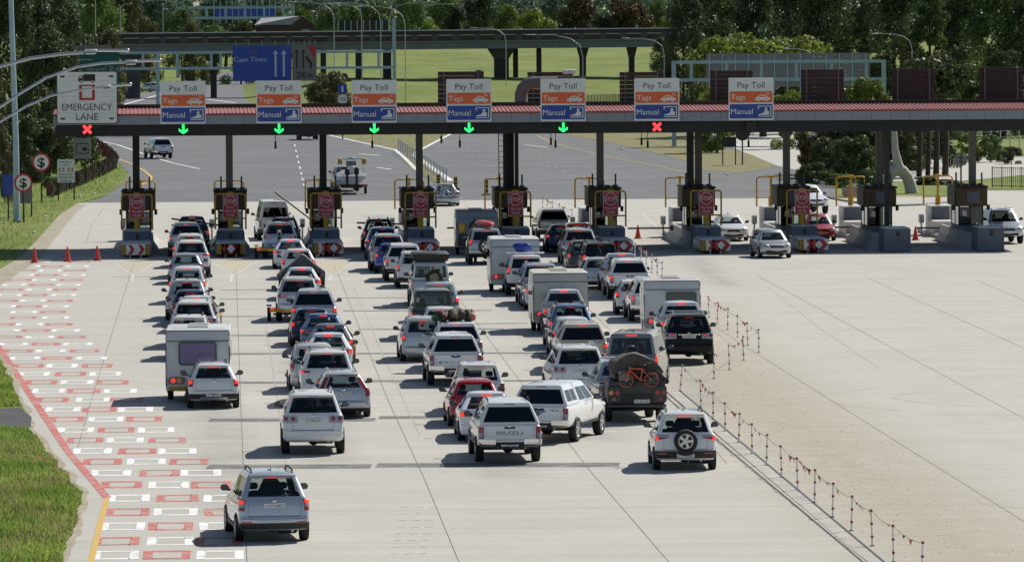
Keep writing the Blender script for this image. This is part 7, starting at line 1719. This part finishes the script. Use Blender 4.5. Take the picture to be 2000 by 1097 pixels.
# ------------------------------------------------------------------ vegetation
T = tree
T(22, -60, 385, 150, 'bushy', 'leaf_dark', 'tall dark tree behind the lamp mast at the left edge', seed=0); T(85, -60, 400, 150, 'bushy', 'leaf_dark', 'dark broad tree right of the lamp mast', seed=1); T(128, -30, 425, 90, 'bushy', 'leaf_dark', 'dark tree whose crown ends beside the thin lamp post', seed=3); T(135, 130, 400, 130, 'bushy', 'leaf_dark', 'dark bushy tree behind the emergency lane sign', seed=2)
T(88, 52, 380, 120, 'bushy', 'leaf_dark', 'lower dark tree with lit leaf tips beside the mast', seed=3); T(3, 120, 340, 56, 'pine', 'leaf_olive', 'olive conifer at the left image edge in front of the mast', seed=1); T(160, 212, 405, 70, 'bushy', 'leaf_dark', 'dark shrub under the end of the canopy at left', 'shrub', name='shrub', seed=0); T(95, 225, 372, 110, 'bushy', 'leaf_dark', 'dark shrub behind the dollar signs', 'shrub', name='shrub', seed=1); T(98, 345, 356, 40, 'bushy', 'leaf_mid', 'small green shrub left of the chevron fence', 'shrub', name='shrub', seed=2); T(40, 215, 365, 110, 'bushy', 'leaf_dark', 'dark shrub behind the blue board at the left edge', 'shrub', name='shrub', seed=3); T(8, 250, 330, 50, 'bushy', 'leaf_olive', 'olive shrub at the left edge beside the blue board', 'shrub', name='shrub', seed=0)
T(205, 62, 640, 90, 'bushy', 'leaf_olive', 'yellowish bush where the overpass begins', 'shrub', name='shrub', seed=0); T(150, 55, 600, 110, 'bushy', 'leaf_dark', 'dark bush left of the overpass end', 'shrub', name='shrub', seed=1)
G = 'trees beyond the overpass'
for px, yt, Y, w, k, m_, L_ in ((195, -30, 830, 110, 'round', 'leaf_mid', 'green tree behind the thin left lamp post'), (245, -14, 900, 95, 'round', 'leaf_olive', 'tall olive tree beyond the left of the overpass'), (290, 38, 800, 70, 'bushy', 'leaf_olive', 'low yellowish bush beyond the overpass at left'), (305, -20, 1000, 110, 'round', 'leaf_blue', 'dark bluish tree left of the distant gantry'), (355, 20, 860, 80, 'bushy', 'leaf_mid', 'mid green bush under the distant gantry post'), (378, 42, 800, 60, 'bushy', 'leaf_olive', 'low brownish bush under the distant gantry'), (420, 40, 820, 80, 'bushy', 'leaf_mid', 'green bush below the bluish sign panel'), (470, 44, 820, 70, 'bushy', 'leaf_olive', 'olive bush left of the brick building'), (440, -12, 1050, 130, 'round', 'leaf_blue', 'bluish tree behind the distant gantry'),
    (520, -16, 1100, 120, 'round', 'leaf_blue', 'bluish tree behind the brick building roof'), (545, 14, 960, 60, 'bushy', 'leaf_bright', 'yellow green tree behind the brick building left side'), (592, 16, 940, 66, 'bushy', 'leaf_bright', 'yellow green tree right of the brick gable'), (640, 14, 900, 80, 'bushy', 'leaf_mid', 'green tree right of the brick building'), (615, -14, 1100, 110, 'round', 'leaf_blue', 'bluish tree high above the brick gable'), (680, 6, 980, 90, 'round', 'leaf_mid', 'green tree behind the dark billboard'), (735, -6, 960, 90, 'round', 'leaf_mid', 'green tree behind the gantry mast'), (700, -18, 1150, 130, 'round', 'leaf_blue', 'bluish tree far above the billboard'),
    (803, -6, 830, 95, 'bushy', 'leaf_mid', 'large pale leaved tree right of the gantry mast'), (840, 26, 800, 50, 'bushy', 'leaf_bright', 'small bright tree hanging over the overpass rail'), (888, 14, 850, 90, 'bushy', 'leaf_dark', 'dark bush above the middle of the overpass'), (870, -12, 1000, 100, 'round', 'leaf_mid', 'tree behind the dark middle bush'), (935, -8, 900, 90, 'round', 'leaf_dark', 'dark tall tree left of the bright yellow green tree'), (985, 14, 850, 90, 'bushy', 'leaf_bright', 'bright green tree just above the large pier'), (1045, 14, 840, 120, 'bushy', 'leaf_bright', 'widest bright yellow green tree above the overpass'), (1010, -14, 1080, 140, 'round', 'leaf_blue', 'bluish tree behind the bright green trees'),
    (1130, -12, 860, 110, 'bushy', 'leaf_rust', 'dark rusty tree right of the bright tree'), (1170, 10, 850, 70, 'bushy', 'leaf_dark', 'dark tree between the two rusty trees'), (1225, -14, 850, 120, 'bushy', 'leaf_rust', 'large rusty brown tree above the overpass right end'), (1285, 0, 880, 60, 'round', 'leaf_mid', 'green tree right of the rusty tree'), (1310, 30, 800, 80, 'bushy', 'leaf_bright', 'bright bush at the overpass right end'), (1100, -16, 1100, 120, 'round', 'leaf_blue', 'bluish tree far behind the rusty trees')):
    T(px, yt, Y, w, k, m_, L_, group=G)
G = 'dark trees at the right'
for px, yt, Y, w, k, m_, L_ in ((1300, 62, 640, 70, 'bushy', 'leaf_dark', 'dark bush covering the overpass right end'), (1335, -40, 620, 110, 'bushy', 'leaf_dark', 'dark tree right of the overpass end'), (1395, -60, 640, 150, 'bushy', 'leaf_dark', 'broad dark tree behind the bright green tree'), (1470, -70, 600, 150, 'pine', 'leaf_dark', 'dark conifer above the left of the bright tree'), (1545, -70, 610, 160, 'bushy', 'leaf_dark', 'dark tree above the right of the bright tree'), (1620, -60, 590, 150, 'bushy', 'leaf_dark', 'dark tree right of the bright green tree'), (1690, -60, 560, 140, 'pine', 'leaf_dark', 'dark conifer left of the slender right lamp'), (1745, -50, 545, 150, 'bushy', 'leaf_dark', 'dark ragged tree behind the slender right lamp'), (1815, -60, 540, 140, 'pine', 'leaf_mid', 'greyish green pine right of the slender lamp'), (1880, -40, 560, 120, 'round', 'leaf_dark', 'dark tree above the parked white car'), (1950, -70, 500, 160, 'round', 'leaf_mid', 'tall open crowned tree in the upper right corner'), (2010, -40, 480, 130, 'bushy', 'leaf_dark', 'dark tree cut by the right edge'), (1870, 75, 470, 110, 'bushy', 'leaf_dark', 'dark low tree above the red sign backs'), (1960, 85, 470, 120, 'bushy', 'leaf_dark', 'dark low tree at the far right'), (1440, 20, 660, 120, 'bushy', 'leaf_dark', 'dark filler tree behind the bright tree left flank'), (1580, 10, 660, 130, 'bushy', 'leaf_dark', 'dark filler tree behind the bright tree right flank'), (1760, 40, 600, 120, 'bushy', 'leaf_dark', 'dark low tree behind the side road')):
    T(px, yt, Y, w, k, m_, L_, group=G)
T(1490, 50, 480, 270, 'flat', 'leaf_bright', 'wide bright green tree above the big grey sign back', seed=0); T(1420, 92, 485, 120, 'bushy', 'leaf_bright', 'bright green bush at the left foot of the wide bright tree', 'shrub', name='shrub', seed=1); T(1570, 80, 490, 110, 'bushy', 'leaf_bright', 'bright green bush at the right end of the wide bright tree', 'shrub', name='shrub', seed=2); T(1695, 150, 420, 110, 'bushy', 'leaf_bright', 'sunlit bush between the sign backs on the roof', 'shrub', name='shrub', seed=0); T(1400, 160, 430, 100, 'bushy', 'leaf_bright', 'low bush behind the sixth Pay Toll sign', 'shrub', name='shrub', seed=3); T(1540, 170, 440, 90, 'bushy', 'leaf_bright', 'low bush right of the rightmost Pay Toll sign', 'shrub', name='shrub', seed=1)
T(640, 138, 510, 100, 'bushy', 'leaf_olive', 'autumn coloured shrub between the merge sign and third Pay Toll sign', 'shrub', name='shrub', seed=0); T(655, 140, 515, 80, 'bushy', 'leaf_red', 'orange tipped shrub beside the speed limit sign', 'shrub', name='shrub', seed=1); T(620, 160, 508, 60, 'bushy', 'leaf_olive', 'olive shrub under the merge sign', 'shrub', name='shrub', seed=2)
G = 'dark trees under the canopy at right'
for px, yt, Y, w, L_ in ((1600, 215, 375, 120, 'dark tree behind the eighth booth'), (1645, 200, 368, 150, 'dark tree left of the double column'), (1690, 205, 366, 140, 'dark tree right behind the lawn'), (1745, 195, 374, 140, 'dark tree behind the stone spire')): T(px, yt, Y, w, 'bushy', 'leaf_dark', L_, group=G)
T(1574, 280, 366, 40, 'bushy', 'leaf_red', 'red flowering shrub beside the dark trees at right', 'shrub', name='shrub', seed=1); T(1590, 318, 352, 90, 'bushy', 'leaf_dark', 'dark shrub with pale lit tips behind the eighth booth', 'shrub', name='shrub', seed=0); T(1640, 338, 348, 70, 'bushy', 'leaf_mid', 'sunlit green shrub on the lawn left of the arch', 'shrub', name='shrub', seed=1); T(1700, 330, 350, 60, 'bushy', 'leaf_mid', 'green shrub just left of the double column', 'shrub', name='shrub', seed=2)
T(1892, 262, 400, 60, 'bushy', 'leaf_bright', 'sunlit bush left of the last column', 'shrub', name='shrub', seed=3); T(1935, 264, 400, 60, 'bushy', 'leaf_mid', 'green bush right of the last column', 'shrub', name='shrub', seed=0); T(1975, 284, 395, 50, 'bushy', 'leaf_dark', 'dark round bush before the wire fence', 'shrub', name='shrub', seed=1)
T(1770, 200, 378, 130, 'bushy', 'leaf_dark', 'dark tree right behind the stone arch', group='dark trees under the canopy at right'); T(1668, 260, 356, 110, 'bushy', 'leaf_dark', 'dense dark bush between lawn and column', 'shrub', name='shrub', seed=1); T(1615, 270, 360, 100, 'bushy', 'leaf_dark', 'dense dark bush above the eighth booth', 'shrub', name='shrub', seed=3)
for px, w, L_ in ((1795, 1.0, 'tree trunk right of the stone spire'), (1812, .9, 'second dark trunk right of the stone spire'), (1828, 1.1, 'third dark trunk right of the stone spire'), (1846, 1.2, 'thick dark trunk left of the octagonal sign')):
    Y = 368.0 * KD; P = gy(px, 330, Y); o = empty('tree', (P.x, Y, 0)); mb = MB(); mb.tube([(0, 0, 0), (.1, 0, 3), (-.05, 0, 7)], .22 * w, 'bark', 8, .14); mb.build('trunk', o); mb = MB(); vv, fs = [], []; leaf_cloud(vv, fs, [(random.uniform(-1, 1), random.uniform(-1, 1), 7 + random.uniform(-1, 1.5), 1.2, 1.2, .8) for _ in range(6)], 900, .4, random.Random(px)); mb.add(vv, fs, 'leaf_dark'); mb.build('crown', o, smooth=False); tag(o, L_, 'tree', 'bare trunks by the lawn')
T(1812, 195, 388, 150, 'bushy', 'leaf_dark', 'dark tree mass behind the bare trunks', group='dark trees under the canopy at right'); T(1770, 262, 382, 110, 'bushy', 'leaf_dark', 'dark bush seen through the stone arch', 'shrub', name='shrub', seed=2); T(1840, 350, 352, 90, 'bushy', 'leaf_dark', 'dark low hedge at the foot of the bare trunks', 'shrub', name='shrub', seed=2); T(1810, 345, 352, 70, 'bushy', 'leaf_dark', 'dark hedge right of the stone arch', 'shrub', name='shrub', seed=3)
# wood on the skyline
vv, fs = [], []; rnd = random.Random(5); bl = []
for i in range(150):
    Y = rnd.uniform(1350, 1700) * KD; x = rnd.uniform(-190, 330); h = rnd.uniform(12, 24) * (Y / 1500 / KD); bl.append((x, Y, h * .55, rnd.uniform(7, 13), 7, h * .55))
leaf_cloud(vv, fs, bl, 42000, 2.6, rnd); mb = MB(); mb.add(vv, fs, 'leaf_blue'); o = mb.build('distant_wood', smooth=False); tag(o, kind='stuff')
